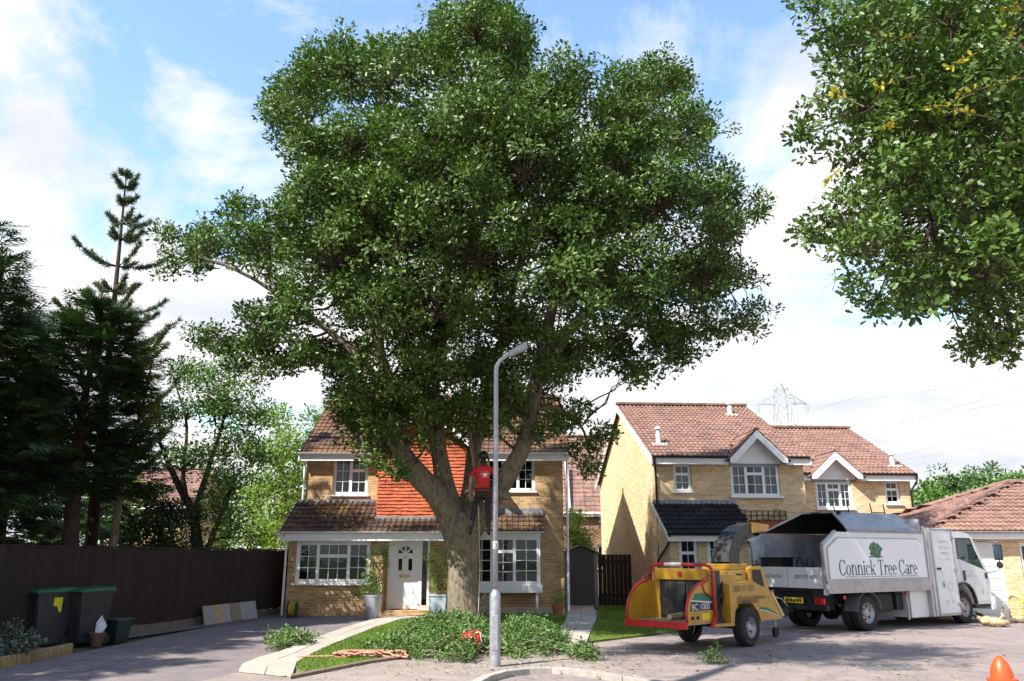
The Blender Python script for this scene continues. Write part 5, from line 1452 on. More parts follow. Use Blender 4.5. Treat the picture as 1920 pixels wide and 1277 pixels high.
# ------------------------------------------------------------------ shed and gate in the gap
s0, s1 = P(1059, 1080, 28.2).x, P(1121, 1080, 28.2).x
sw = s1 - s0
shd = thing('garden_shed', 'narrow dark grey plastic garden shed with pitched roof between the houses', 'shed', (s0, 28.2, 0))
M_SHED = pm('shed_grey', (.055, .058, .062), .5, .12, 5); M_SHEDL = pm('shed_post', (.22, .22, .21), .5, .1)
m = MB().prism([(.06, -.03), (sw - .06, -.03), (sw - .06, 1.72), (sw / 2, 1.93), (.06, 1.72)], 'xz', .03, 1.2); m.build('wall', M_SHED, shd)
for x in (0, sw - .12): MB().box(x, x + .12, 0, .06, -.03, 1.72).build('corner_post', M_SHEDL, shd)
for k in range(4):
    a = .13 + (sw - .26) * k / 4; MB().box(a + .004, a + (sw - .26) / 4 - .004, .005, .028, .02, 1.70).build('door_board', M_SHED, shd)
for s in (-1, 1): MB().prism([(sw / 2, 2.0), (sw / 2 + s * (sw / 2 + .08), 1.73), (sw / 2 + s * (sw / 2 + .08), 1.68), (sw / 2, 1.95)], 'xz', -.08, 1.28).build('roof', M_SHED, shd)
g0, g1 = P(1122, 1090, 28.5).x, P(1171, 1090, 28.5).x
gt = thing('gate', 'dark brown boarded garden gate between the shed and the gable wall', 'gate', (g0, 28.5, 0))
for k in range(8):
    a = (g1 - g0 + .25) * k / 8; MB().box(a + .004, a + (g1 - g0 + .25) / 8 - .004, 0, .022, .03, 1.68).build('board', M_FENCE, gt)
for z in (.3, 1.4): MB().box(0, g1 - g0 + .25, .023, .06, z, z + .1).build('rail', M_FENCE, gt)

# ------------------------------------------------------------------ pots, planters and front border
def potplant(name, label, base, kind, mat, bark, seed, lob, D, leaf=.07, nl=30, cr=.13, per=10.0, pot=None, potmat=None):
    if pot:
        p = thing('planter', pot[0], 'planter', base)
        pot[1](p, potmat)
    r = thing(name, label, kind, (base[0], base[1], base[2] + (pot[2] if pot else 0)))
    g = np.random.default_rng(seed); L = Leaves(T_OAK, seed); tw = MB()
    b0 = Vector((base[0], base[1], base[2] + (pot[2] if pot else 0) - .05))
    for x, y, rr in lob:
        c = P(x, y, D); R = rr / F_PX * D
        tw.tube(bez(b0, (b0 + c) / 2 + Vector((g.normal() * .05, g.normal() * .05, .1)), c, 4), [.012, .01, .008, .006, .004], 4, False)
        for _ in range(max(3, int(per * 4 * math.pi * R * R))):
            o = g.normal(size=3); o /= np.linalg.norm(o)
            L.clump(np.array(c) + o * R * g.uniform(.3, 1), cr, nl, leaf, tint=g.uniform(0, .35))
    tw.build('stem', bark, r, world=True, fix=False)
    L.build('foliage', mat, r)
    return r
def tub(p, mat):
    MB().lathe((0, 0, 0), [(.0, .0), (.155, 0), (.24, .58), (.255, .59), (.255, .62), (.235, .62), (.215, .5), (.0, .5)], 24).build('tub', mat, p, smooth=True)
def box_planter(p, mat):
    m = MB(); m.add([(-.2, -.2, 0), (.2, -.2, 0), (.2, .2, 0), (-.2, .2, 0), (-.24, -.24, .6), (.24, -.24, .6), (.24, .24, .6), (-.24, .24, .6)], [(3, 2, 1, 0), (4, 5, 6, 7), (0, 1, 5, 4), (1, 2, 6, 5), (2, 3, 7, 6), (3, 0, 4, 7)])
    m.build('box', mat, p, bevel=.012); MB().box(-.255, .255, -.255, .255, .57, .61).build('rim', mat, p, bevel=.01)
M_ZINC = pm('zinc_tub', (.48, .50, .54), .4, .2, 8, .08, 30, metal=.5)
potplant('climbing_plant', 'leafy green climber growing up from the galvanised tub beside the front door', (P(700, 1100, 22.7).x, 22.7, 0), 'plant', M_LEAFG, M_BARKP, 101,
         [(712, 1030, 12), (700, 1050, 14), (715, 1060, 14), (690, 1075, 13), (708, 1085, 14), (690, 1100, 16), (678, 1108, 10), (705, 1110, 12), (718, 1040, 10), (665, 1112, 6)], 22.7, pot=('tall tapered galvanised metal tub beside the front door', tub, .55), potmat=M_ZINC)
potplant('climbing_plant', 'variegated climber in the pale planter between front door and oak trunk', (P(822, 1100, 23.2).x, 23.2, 0), 'plant', M_LEAFB, M_BARKP, 102,
         [(815, 1035, 11), (828, 1045, 13), (815, 1060, 13), (830, 1070, 13), (818, 1085, 14), (832, 1095, 12), (820, 1108, 13), (808, 1050, 8), (836, 1030, 9), (846, 1060, 12), (850, 1090, 12)], 23.2, pot=('pale grey blue square planter beside the front door', box_planter, .55), potmat=pm('planter_blue', (.42, .52, .55), .6, .06))
b = P(846, 1135, 22.9)
sk_ = MB().lathe((b.x, b.y, 0), [(.10, 0), (.14, .08), (.13, .3), (.10, .48), (.05, .56), (.07, .62)], 12)
gnarly(sk_, .05, 7)
tag(sk_.build('rubbish_sack', pm('black_sack', (.02, .02, .022), .3, .2, 10, .5, 30), world=True, smooth='all'), 'crumpled black plastic sack standing beside the pale planter', 'sack')
def terracotta(p, mat): MB().lathe((0, 0, 0), [(0, 0), (.12, 0), (.17, .22), (.195, .22), (.195, .29), (.165, .29), (.14, .2), (0, .2)], 20).build('pot', mat, p, smooth=True)
potplant('potted_plant', 'small bright green plant in the terracotta pot by the house corner', (P(1046, 1140, 24.3).x, 24.3, 0.0), 'plant', M_LEAFB, M_BARKP, 103, [(1040, 1128, 9), (1052, 1128, 9), (1046, 1120, 9)], 24.3, leaf=.06, pot=('orange terracotta flower pot by the house corner', terracotta, .22), potmat=pm('terracotta', (.42, .14, .06), .75, .15, 8))
potplant('shrub', 'silvery pale leaved bush just right of the oak trunk', (P(905, 1150, 20.4).x, 20.4, 0), 'shrub', leaf_mat('silver_leaf', (.28, .29, .28), (.55, .55, .52), .1), M_BARKP, 104, [(904, 1128, 15), (916, 1140, 15), (898, 1150, 15), (910, 1162, 16), (920, 1124, 9)], 20.4, leaf=.055)
potplant('shrub', 'leafy border plants with yellow flowers under the bay window', (P(945, 1160, 21.6).x, 21.6, 0), 'shrub', M_LEAFG, M_BARKP, 105, [(935, 1158, 12), (950, 1162, 12), (965, 1165, 10), (925, 1166, 10), (945, 1170, 12)], 21.6, leaf=.06)
fl = Leaves(T_OAK, 106)
for x, y in [(921, 1165), (938, 1150), (958, 1158), (950, 1150), (915, 1172)]: fl.clump(P(x, y, 21.3), .05, 10, .05)
tag(fl.build('flowers', leaf_mat('flower_orange', (.6, .28, .02), (.75, .5, .03), .2)), 'small orange and yellow flowers dotted in the front border', 'flowers', kind='stuff')
se = thing('scalloped_edging', 'teal scalloped plastic edging along the foot of the house wall', 'edging', (P(955, 1158, 23.9).x, 23.9, 0))
ex = (P(1034, 1158, 23.9).x - P(955, 1158, 23.9).x) / 9
for k in range(9):
    pts = [(k * ex + .004, -.02), ((k + 1) * ex - .004, -.02)] + [(k * ex + ex / 2 + (ex / 2 - .004) * math.cos(a), .05 + .045 * math.sin(a)) for a in [math.pi * i / 6 for i in range(7)]]
    MB().prism(pts, 'xz', 0, .02).build('scallop', pm('teal_plastic', (.05, .16, .15), .5), se)
hb = P(548, 1146, 23.35)
hr = thing('hose_reel', 'yellow garden hose coiled on a dark reel by the house wall', 'hose reel', (hb.x, hb.y, 0))
M_HOSE = pm('hose_yellow', (.55, .38, .03), .5, .15)
mb = MB()
for k in range(4):
    mb.tube([(.0 + .045 * (k - 1.5), math.cos(a) * (.15 + .01 * (k % 2)), .22 + math.sin(a) * (.15 + .01 * (k % 2))) for a in [2 * math.pi * i / 18 for i in range(19)]], .018, 6)
mb.build('hose', M_HOSE, hr, smooth='all')
for s in (-1, 1): MB().lathe((s * .11, 0, .22), [(0, -.01), (.2, -.01), (.2, .01), (0, .01)], 18, 'x').build('reel_disc', pm('reel_green', (.02, .05, .035), .5), hr)
MB().box(-.12, .12, -.16, .16, 0, .03).build('foot', M_BLACKPL, hr)

# ------------------------------------------------------------------ cut branches, rope, kit
def pile(name, label, area, n, seed, height, group=None, length=(.8, 1.5), leaf=.066):
    g = np.random.default_rng(seed)
    pts = [G(x, y) for x, y in area]
    cx = sum((p for p in pts), Vector()) / len(pts)
    r = thing(name, label, 'branch pile', tuple(cx), group=group)
    L = Leaves(T_OAK, seed); st = MB()
    poly = [(p.x, p.y) for p in pts]; a = np.array(poly); lo, hi = a.min(0), a.max(0)
    k = 0
    while k < n:
        q = g.random(2) * (hi - lo) + lo
        if not in_poly(np.array([q[0]]), np.array([q[1]]), poly)[0]: continue
        k += 1
        e = min(1, min(np.linalg.norm(q - (a[i] + (a[(i + 1) % len(a)] - a[i]) * np.clip(np.dot(q - a[i], a[(i + 1) % len(a)] - a[i]) / max(1e-6, np.dot(a[(i + 1) % len(a)] - a[i], a[(i + 1) % len(a)] - a[i])), 0, 1))) for i in range(len(a))) / .5)
        h = height * g.uniform(.15, 1) * e + .05
        an = g.random() * 6.283; ln = g.uniform(*length) * .5
        d = Vector((math.cos(an), math.sin(an), g.uniform(-.1, .35)))
        c = Vector((q[0], q[1], h))
        path = [c - d * ln * .5, c + Vector((0, 0, .06)), c + d * ln * .6 - Vector((0, 0, .05))]
        path = [Vector((p.x, p.y, max(.03, p.z))) for p in path]
        st.tube(path, [.016, .011, .005], 4, False)
        for s in range(10):
            t = g.random(); p = path[0].lerp(path[1], t * 2) if t < .5 else path[1].lerp(path[2], t * 2 - 1)
            p = p + Vector(g.normal(size=3) * .07); p.z = max(.05, p.z)
            L.clump(p, .10, 16, leaf, up=.8, squash=.6, tint=g.uniform(0, .4))
    V = np.concatenate(L.V); V[:, 2] = np.maximum(V[:, 2], .015); L.V = [V]; L.T = [np.concatenate(L.T)]
    st.build('stems', M_BARKP, r, world=True, fix=False)
    L.build('foliage', M_OAKCUT, r)
    return r
pile('branch_pile', 'big heap of freshly cut leafy oak branches at the foot of the trunk', [(750, 1205), (790, 1180), (850, 1172), (900, 1178), (925, 1190), (922, 1238), (870, 1248), (800, 1238), (770, 1225)], 150, 111, .34)
pile('branch_pile', 'cut leafy oak branches heaped between the lamp column and the slab path', [(935, 1190), (965, 1172), (1000, 1182), (1040, 1200), (1058, 1222), (1050, 1232), (940, 1236)], 95, 112, .30)
pile('branch_pile', 'small cut leafy sprig lying across the slab front path', [(515, 1205), (545, 1200), (600, 1202), (592, 1222), (520, 1226)], 18, 113, .16, length=(.6, 1.0))
pile('branch_pile', 'loose oak sprig on the tarmac beside the slab side path', [(1072, 1228), (1100, 1222), (1104, 1240), (1080, 1242)], 5, 114, .1, length=(.4, .7))
pile('branch_pile', 'tiny leafy sprig lying on the open road beside the chipper', [(1318, 1244), (1345, 1242), (1348, 1249), (1322, 1251)], 2, 115, .02, length=(.2, .3), leaf=.055)
pile('branch_pile', 'scraps of cut oak leaves on the lawn edge by the rope', [(680, 1218), (755, 1212), (760, 1232), (720, 1236)], 9, 116, .1, length=(.4, .8))
g = np.random.default_rng(120)
c = G(702, 1236)
pts = []
for i in range(150):
    t = i / 149
    pts.append(c + Vector((-.62 + 1.24 * (.5 + .5 * math.sin(t * 31 + math.sin(t * 9))) * (.65 + .35 * math.sin(t * 5)) + .03 * g.normal(), .16 * math.sin(t * 47) + .05 * g.normal(), .05 + .035 * (1 + math.sin(t * 71)) * (1 if i else 0))))
pts += [c + Vector((-.7 - .06 * k, -.05 - .01 * k, .05)) for k in range(10)]
tag(MB().tube(pts, .017, 6).build('rope', pm('rope_pink', (.46, .22, .15), .8, .2, 30, .3, 200), world=True, smooth='all'), 'tangled heap of pinkish climbing rope on the lawn edge', 'rope')
kb = P(878, 1186, 14.7)
kit = thing('kit_bag', 'red climbing kit bag resting on the cut branches by the trunk', 'bag', (kb.x, kb.y, kb.z - .2))
M_RED = pm('red_fabric', (.55, .022, .014), .6, .2, 9, .2, 60)
for x, y, z, a, b2, c2 in [(-.08, 0, .12, .10, .09, .08), (.03, .02, .14, .10, .1, .09), (.17, -.02, .10, .07, .08, .15)]:
    m = MB().lathe((x, y, z), [(.01 * a, -c2)] + [(a * math.sin(t), -c2 * math.cos(t)) for t in [math.pi * i / 8 for i in range(1, 8)]] + [(.01 * a, c2)], 14)
    gnarly(m, .035, 9, x * 10); m.build('pouch', M_RED, kit, smooth='all')
MB().tube([(-.12, -.06, .16), (-.05, -.1, .05), (.04, -.1, .1), (.12, -.09, .2), (.2, -.1, .22), (.24, -.08, .05), (.16, -.08, -.05)], .012, 6).build('strap', pm('strap_pale', (.5, .45, .35), .7), kit, smooth='all')
MB().tube([(.18, -.05, -.0), (.17, -.07, -.1), (.19, -.08, -.2)], .01, 6).build('lanyard', M_RED, kit)

# ropes hanging in the oak
def hang(name, label, pts, r, mat): tag(MB().tube(pts, r, 6).build(name, mat, world=True, smooth='all'), label, 'rope')
M_ROPE = pm('rope_tan', (.34, .19, .13), .8, .2, 40)
hang('climbing_rope', 'brown climbing rope running from the climber up into the crown', [P(852, 668, 18.3), P(866, 740, 18.15), P(876, 800, 18.05), P(886, 858, 17.95), P(893, 926, 17.95)], .014, M_ROPE)
hang('climbing_rope', 'second brown rope strand hanging beside the climber from the crown', [P(862, 672, 18.4), P(874, 740, 18.2), P(881, 800, 18.1), P(888, 850, 18.0), P(890, 905, 18.0)], .013, M_ROPE)
hang('climbing_rope', 'pale rope falling from the fork down the right side of the trunk', [P(897, 945, 18.0), P(898, 985, 18.0), P(899, 1010, 18.1), P(900, 1070, 18.2), P(898, 1120, 18.2), P(896, 1180, 18.0)], .013, pm('rope_pale', (.42, .32, .24), .8, .2, 40))

# ------------------------------------------------------------------ the climber
def person():
    feet = P(905, 1004, 17.95)
    r = thing('person', 'climber in red t-shirt, dark helmet and black trousers standing in the oak fork', 'person', tuple(feet))
    J = [(0, 0, .93, .135, .105), (0, -.01, 1.05, .14, .10), (0, -.015, 1.22, .155, .11), (0, -.01, 1.38, .165, .115), (0, .0, 1.46, .10, .085), (0, .01, 1.53, .055, .055), (0, .03, 1.60, .075, .085), (0, .04, 1.70, .075, .09),
         (-.17, -.01, 1.42, .07, .065), (-.25, .01, 1.28, .052, .05), (-.275, .03, 1.14, .043, .043), (-.285, .09, 1.0, .036, .036), (-.28, .14, .90, .028, .028), (-.275, .16, .83, .03, .02),
         (.17, .0, 1.42, .07, .065), (.25, .06, 1.30, .052, .05), (.30, .12, 1.19, .043, .043), (.29, .24, 1.24, .036, .036), (.28, .32, 1.29, .028, .028), (.275, .37, 1.31, .03, .02),
         (-.10, .0, .86, .10, .10), (-.15, .02, .70, .06, .06), (-.21, .06, .48, .068, .068), (-.24, .02, .28, .06, .06), (-.26, -.02, .10, .045, .045), (-.27, .05, .045, .045, .04), (-.28, .16, .04, .04, .03),
         (.09, .0, .86, .10, .10), (.10, .02, .70, .06, .06), (.11, .05, .48, .068, .068), (.12, .0, .28, .06, .06), (.12, -.03, .10, .045, .045), (.13, .04, .045, .045, .04), (.14, .15, .04, .04, .03)]
    E = [(0, 1), (1, 2), (2, 3), (3, 4), (4, 5), (5, 6), (6, 7), (3, 8), (8, 9), (9, 10), (10, 11), (11, 12), (12, 13), (3, 14), (14, 15), (15, 16), (16, 17), (17, 18), (18, 19), (0, 20), (20, 21), (21, 22), (22, 23), (23, 24), (24, 25), (25, 26), (0, 27), (27, 28), (28, 29), (29, 30), (30, 31), (31, 32), (32, 33)]
    me = bpy.data.meshes.new('body'); me.from_pydata([j[:3] for j in J], E, [])
    o = bpy.data.objects.new('body', me); COL.objects.link(o)
    o.modifiers.new('skin', 'SKIN'); s = o.modifiers.new('sub', 'SUBSURF'); s.levels = 2; s.render_levels = 2
    for i, sv in enumerate(me.skin_vertices[0].data):
        sv.radius = J[i][3:5]; sv.use_root = (i == 0)
    dg = bpy.context.evaluated_depsgraph_get(); dg.update()
    m2 = bpy.data.meshes.new_from_object(o.evaluated_get(dg))
    bpy.data.objects.remove(o); bpy.data.meshes.remove(me)
    mb = MB()
    mats = [pm('skin', (.38, .20, .14), .55, .1), pm('red_tshirt', (.56, .012, .014), .75, .12, 7, .15, 90), pm('black_trousers', (.018, .018, .02), .8, .2, 8, .2, 40), pm('boots', (.03, .022, .018), .6), pm('dark_hair', (.012, .01, .009), .7, .2, 40)]
    vs = [tuple(v.co) for v in m2.vertices]
    for p in m2.polygons:
        c = sum((Vector(vs[i]) for i in p.vertices), Vector()) / len(p.vertices)
        if c.z > 1.53: k = 4 if (c.y < .05 or c.z > 1.68) else 0
        elif c.z > 1.50: k = 0
        elif c.x < -.215 and c.z < 1.26 and c.z > .75 and c.x < -.2: k = 0
        elif c.x > .235 and c.z > .9 and (c.z < 1.27 or c.y > .13): k = 0
        elif c.z > .985: k = 1
        elif c.z > .13: k = 2
        else: k = 3
        mb.f.append(list(p.vertices)); mb.m.append(k)
    mb.v = vs
    for (hx, hy, hz), fwd in (((-.275, .165, .83), Vector((0, .25, -.95))), ((.275, .375, 1.31), Vector((0, .9, .2)))):
        for q in range(4):
            b = Vector((hx + (q - 1.5) * .017, hy, hz)); L = (.062, .07, .066, .052)[q]
            mb.tube([b, b + fwd * L * .55, b + fwd * L * .8 + Vector((0, .02, -.012)), b + fwd * L * .8 + Vector((0, .012, -.04))], [.0095, .009, .008, .006], 6, True, 0)
        b = Vector((hx + .03, hy - .02, hz)); mb.tube([b, b + Vector((.02, .015, -.02)), b + Vector((.018, .03, -.045))], [.011, .010, .008], 6, True, 0)
    body = mb.build('body', mats, r, smooth='all', fix=True)
    bpy.data.meshes.remove(m2)
    # helmet with ear defenders
    hm = MB().lathe((0, .035, 1.685), [(.118, -.015), (.125, .0), (.121, .04), (.105, .085), (.075, .118), (.035, .135), (.004, .14)], 20)
    for i, v in enumerate(hm.v): hm.v[i] = (v[0], .035 + (v[1] - .035) * 1.15, v[2])
    h = hm.build('helmet', pm('helmet_dark', (.02, .022, .024), .35, .1), r, smooth='all')
    for s in (-1, 1): MB().lathe((s * .112, .03, 1.63), [(0, -.022), (.034, -.022), (.036, 0), (.03, .022), (0, .024)], 12, 'x').build('ear_defender', M_BLACKPL, r, smooth=True)
    # harness
    for z, rr in ((.955, 0), (.985, .004)):
        mbh = MB().tube([(math.cos(a) * (.165 + rr), -.005 + math.sin(a) * (.135 + rr), z) for a in [2 * math.pi * i / 24 for i in range(25)]], .02, 6)
        mbh.build('harness_belt', pm('harness_red', (.30, .03, .02), .6, .3, 20) if rr == 0 else M_BLACKPL, r, smooth='all')
    for s in (-1, 1):
        cx = -.14 if s < 0 else .10
        MB().tube([(cx + math.cos(a) * .112, .02 + math.sin(a) * .112, .73 + .04 * math.cos(a) * -s) for a in [2 * math.pi * i / 20 for i in range(21)]], .014, 6).build('leg_loop', M_BLACKPL, r, smooth='all')
        MB().tube([(s * .16, -.12, .95), (s * .17, -.15, .85), (s * .13, -.15, .80), (s * .12, -.13, .93)], .01, 6).build('gear_loop', pm('harness_red', (.30, .03, .02)), r, smooth='all')
    # print on the back of the shirt, laid on the cloth
    from mathutils.bvhtree import BVHTree
    bv = BVHTree.FromPolygons([v.co for v in body.data.vertices], [tuple(p.vertices) for p in body.data.polygons])
    pr = MB()
    cx, cz, R = .045, 1.265, .088
    msg = 'CONNICK TREE CARE'
    for i, ch in enumerate(msg):
        if ch == ' ': continue
        a = math.pi * (1 - (i + .5) / len(msg)) ; v, f = text_geo(ch, .026, 1, 'CENTER')
        px, pz = cx + R * math.cos(a), cz + R * math.sin(a); ro = a - math.pi / 2
        pr.add([(px + x * math.cos(ro) - y * math.sin(ro), -.3, pz + x * math.sin(ro) + y * math.cos(ro)) for x, y in v], f)
    blob = [(cx + .052 * math.cos(t) * (1 + .1 * math.sin(5 * t)), -.3, cz + .022 + .04 * math.sin(t) * (1 + .1 * math.cos(7 * t))) for t in [2 * math.pi * i / 28 for i in range(28)]]
    for i in range(0, 28, 1): pr.add([(cx, -.3, cz + .022), blob[i], blob[(i + 1) % 28]], [(0, 1, 2)])
    v, f = text_geo('0800 975 4535', .026, .95, 'CENTER'); pr.add([(cx + x, -.3, cz - .042 + y) for x, y in v], f)
    out = []
    for v in pr.v:
        hit = bv.ray_cast(Vector(v), Vector((0, 1, 0)))
        y = hit[0].y if hit[0] is not None else -.12
        out.append((v[0], y - .004, v[2]))
    pr.v = out
    pr.build('shirt_print', pm('print_white', (.75, .74, .74), .7, .05), r, fix=False)
person()

# ------------------------------------------------------------------ cone, branch on the road, flowers by the garage
cb = P(1880, 1277, 9.3); cb.z = 0
cn = thing('traffic_cone', 'bright orange red pointed traffic cone standing on the road', 'traffic cone', tuple(cb))
M_CONE = pm('cone_orange', (.80, .075, .015), .45, .1, 8)
MB().lathe((0, 0, 0), [(.15, .05), (.145, .32), (.15, .33), (.15, .36), (.112, .37), (.108, .42), (.092, .48), (.064, .535), (.03, .575), (.006, .59)], 24).build('cone', M_CONE, cn, smooth=True)
MB().box(-.2, .2, -.2, .2, 0, .05).build('base', M_CONE, cn, bevel=.02)
lg = thing('cut_log', 'pale split branch lying on the drive in front of the truck wheel', 'log', tuple(G(1862, 1173)))
M_WOOD = pm('pale_wood', (.50, .36, .20), .85, .35, 8, .5, 30)
def gl(pts, rad, nm, mat):
    m = MB(); P_ = []
    for x, y, z in pts:
        q = G(x, y); P_.append(Vector((q.x, q.y, z)))
    m.tube([p for i in range(len(P_) - 1) for p in (P_[i], P_[i].lerp(P_[i + 1], .35), P_[i].lerp(P_[i + 1], .7))] + [P_[-1]], [r_ for i in range(len(P_) - 1) for r_ in (rad[i] * 1.1, rad[i] * .8, rad[i + 1] * 1.15)] + [rad[-1]], 8); gnarly(m, .10, 9); m.build(nm, mat, lg, world=True, smooth='all')
gl([(1838, 1172, .10), (1852, 1174, .12), (1866, 1176, .12), (1880, 1176, .1), (1893, 1174, .07)], [.05, .09, .10, .075, .03], 'trunk_piece', M_WOOD)
gl([(1852, 1172, .1), (1838, 1168, .12), (1824, 1164, .14)], [.07, .04, .02], 'broken_limb', M_WOOD)
gl([(1850, 1168, .12), (1836, 1163, .16), (1828, 1160, .2)], [.05, .03, .015], 'broken_limb', M_WOOD)
gl([(1880, 1175, .1), (1882, 1168, .2), (1884, 1160, .3)], [.05, .035, .02], 'broken_limb', M_WOOD)
gl([(1885, 1170, .07), (1905, 1168, .06), (1930, 1169, .06)], [.05, .05, .05], 'broken_limb', M_BARKP)
yf_ = P(1917, 1140, 21.9)
ff = thing('flowering_plant', 'bright yellow flowering plant at the foot of the garage wall', 'plant', (yf_.x, yf_.y, 0))
L = Leaves(T_OAK, 131)
for k in range(22): L.clump(np.array([yf_.x + .25 * rg.normal() * .6 + .1, yf_.y + .1 * rg.normal(), abs(.32 + .16 * rg.normal())]), .09, 12, .06)
L.build('blossom', leaf_mat('yellow_bloom', (.55, .42, .02), (.8, .7, .05), .2), ff)
MB().tube([(0, 0, 0), (.05, 0, .3), (.1, 0, .5)], [.02, .012, .006], 5).build('stem', M_BARKP, ff)

# ------------------------------------------------------------------ pylon and wires
M_STEEL = pm('pylon_steel', (.33, .35, .37), .6, .1)
DP = 170.0
top = P(1463, 718, DP); py = thing('electricity_pylon', 'grey lattice electricity pylon far behind the house roofs', 'pylon', (top.x, DP, 0))
za = P(1463, 757, DP).z; zt_ = top.z
def leg(z):
    if z > za + 3.2: return max(.05, 1.15 * (zt_ - z) / (zt_ - za - 3.2))
    return 1.15 + (za + 3.2 - z) * .062
zs = [0, 5, 10, 14.5, 18.5, 22, 25, za - 1.2, za + 1.2, za + 3.2, zt_ - 1.5, zt_]
for sx in (-1, 1):
    for sy in (-1, 1):
        m = MB()
        for a, b in zip(zs[:-1], zs[1:]): m.bar((sx * leg(a), sy * leg(a), a), (sx * leg(b), sy * leg(b), b), .13, .13)
        m.build('leg', M_STEEL, py)
m = MB()
for a, b in zip(zs[:-2], zs[1:-1]):
    la, lb2 = leg(a), leg(b)
    for s in (-1, 1):
        m.bar((-la, s * la, a), (lb2, s * lb2, b), .06, .06); m.bar((la, s * la, a), (-lb2, s * lb2, b), .06, .06)
        m.bar((s * la, -la, a), (s * lb2, lb2, b), .06, .06); m.bar((s * la, la, a), (s * lb2, -lb2, b), .06, .06)
tag(m.build('bracing', M_STEEL, py), kind='stuff')
ends = []
for z, w in ((za, 5.2), (za - 6.5, 6.2), (za - 13, 5.2)):
    for s in (-1, 1):
        m = MB(); e = (s * w, 0, z)
        for q in (-1, 1):
            m.bar((s * leg(z), q * leg(z), z), e, .14, .14); m.bar((s * leg(z + 1.9), q * leg(z + 1.9), z + 1.9), e, .12, .12)
        for t in (.35, .65): m.bar((s * (leg(z) + t * (w - leg(z))), 0, z), (s * (leg(z) + t * (w - leg(z))), 0, z + 1.9 * (1 - t)), .08, .08)
        m.build('cross_arm', M_STEEL, py)
        for q in (-.2, .2): MB().tube([(s * w + q, 0, z), (s * w + q, 0, z - 1.9)], .12, 6).build('insulator', M_STEEL, py)
        ends.append(Vector((top.x + s * w, DP, z - 1.9)))
for k, (e, y2) in enumerate(zip([Vector((top.x, DP, zt_))] + ends, (560, 690, 616, 735, 712, 815, 778))):
    q = P(1920, y2, 128.0)
    d = q - e
    pts = [e + d * t - Vector((0, 0, 4 * 1.2 * (t / 1.8) * (1 - t / 1.8))) for t in [1.8 * i / 16 for i in range(17)]]
    o = MB().tube(pts, .03, 4).build('power_line', M_STEEL, world=True)
    tag(o, 'thin overhead power line strung from the pylon across the sky', 'power line', 'overhead power lines')
# ------------------------------------------------------------------ serif lettering for the truck side
def ring(c, rx, ry, tx, ty, a0, a1, n=28):
    vs, fs = [], []
    for i in range(n + 1):
        a = math.radians(a0 + (a1 - a0) * i / n)
        vs += [(c[0] + rx * math.cos(a), c[1] + ry * math.sin(a)), (c[0] + (rx - tx) * math.cos(a), c[1] + (ry - ty) * math.sin(a))]
    return vs, [(2 * i, 2 * i + 2, 2 * i + 3, 2 * i + 1) for i in range(n)]
def rc(x0, y0, x1, y1): return [(x0, y0), (x1, y0), (x1, y1), (x0, y1)], [(0, 1, 2, 3)]
def dg_(x0, y0, x1, y1, w): return [(x0 - w / 2, y0), (x0 + w / 2, y0), (x1 + w / 2, y1), (x1 - w / 2, y1)], [(0, 1, 2, 3)]
st = lambda x, h: [rc(x, 0, x + .12, h), rc(x - .06, 0, x + .18, .045), rc(x - .06, h - .045, x, h)]
GL = {
    'C': (.76, [ring((.40, .5), .38, .52, .13, .05, 38, 322), rc(.66, .68, .71, .98), rc(.66, .1, .70, .24)]),
    'o': (.60, [ring((.29, .32), .27, .34, .12, .04, 0, 360)]),
    'n': (.68, st(.08, .66) + [ring((.34, .38), .24, .29, .12, .05, 0, 150), rc(.46, 0, .58, .385), rc(.40, 0, .64, .045)]),
    'i': (.30, st(.08, .66) + [ring((.14, .86), .085, .085, .08, .08, 0, 360, 12)]),
    'c': (.52, [ring((.27, .32), .25, .34, .12, .04, 50, 310), ring((.42, .52), .07, .07, .065, .065, 0, 360, 10)]),
    'k': (.66, st(.08, 1.0) + [dg_(.22, .27, .5, .63, .06), dg_(.52, 0, .28, .40, .14), rc(.38, .615, .62, .66), rc(.40, 0, .66, .045)]),
    'T': (.72, [rc(.29, 0, .42, .95), rc(.02, .95, .69, 1.0), rc(.02, .76, .06, .95), rc(.65, .76, .69, .95), rc(.19, 0, .52, .045)]),
    'r': (.48, st(.08, .66) + [ring((.34, .38), .22, .27, .10, .07, 70, 150, 10), ring((.40, .56), .075, .075, .07, .07, 0, 360, 10)]),
    'e': (.54, [ring((.27, .32), .25, .34, .12, .04, 0, 318), rc(.14, .33, .51, .375)]),
    'a': (.56, [rc(.36, 0, .48, .46), ring((.27, .44), .21, .22, .10, .05, 0, 150, 14), ring((.22, .2), .2, .2, .11, .045, 0, 360), rc(.42, 0, .56, .045)]),
    ' ': (.26, [])}
def serif(s):
    vs, fs, x = [], [], 0.0
    for ch in s:
        w, parts = GL[ch]
        for k, (v, f) in enumerate(parts):
            b = len(vs); vs += [(x + p[0], p[1]) for p in v]; fs += [tuple(i + b for i in q) for q in f]
        x += w
    return vs, fs, x

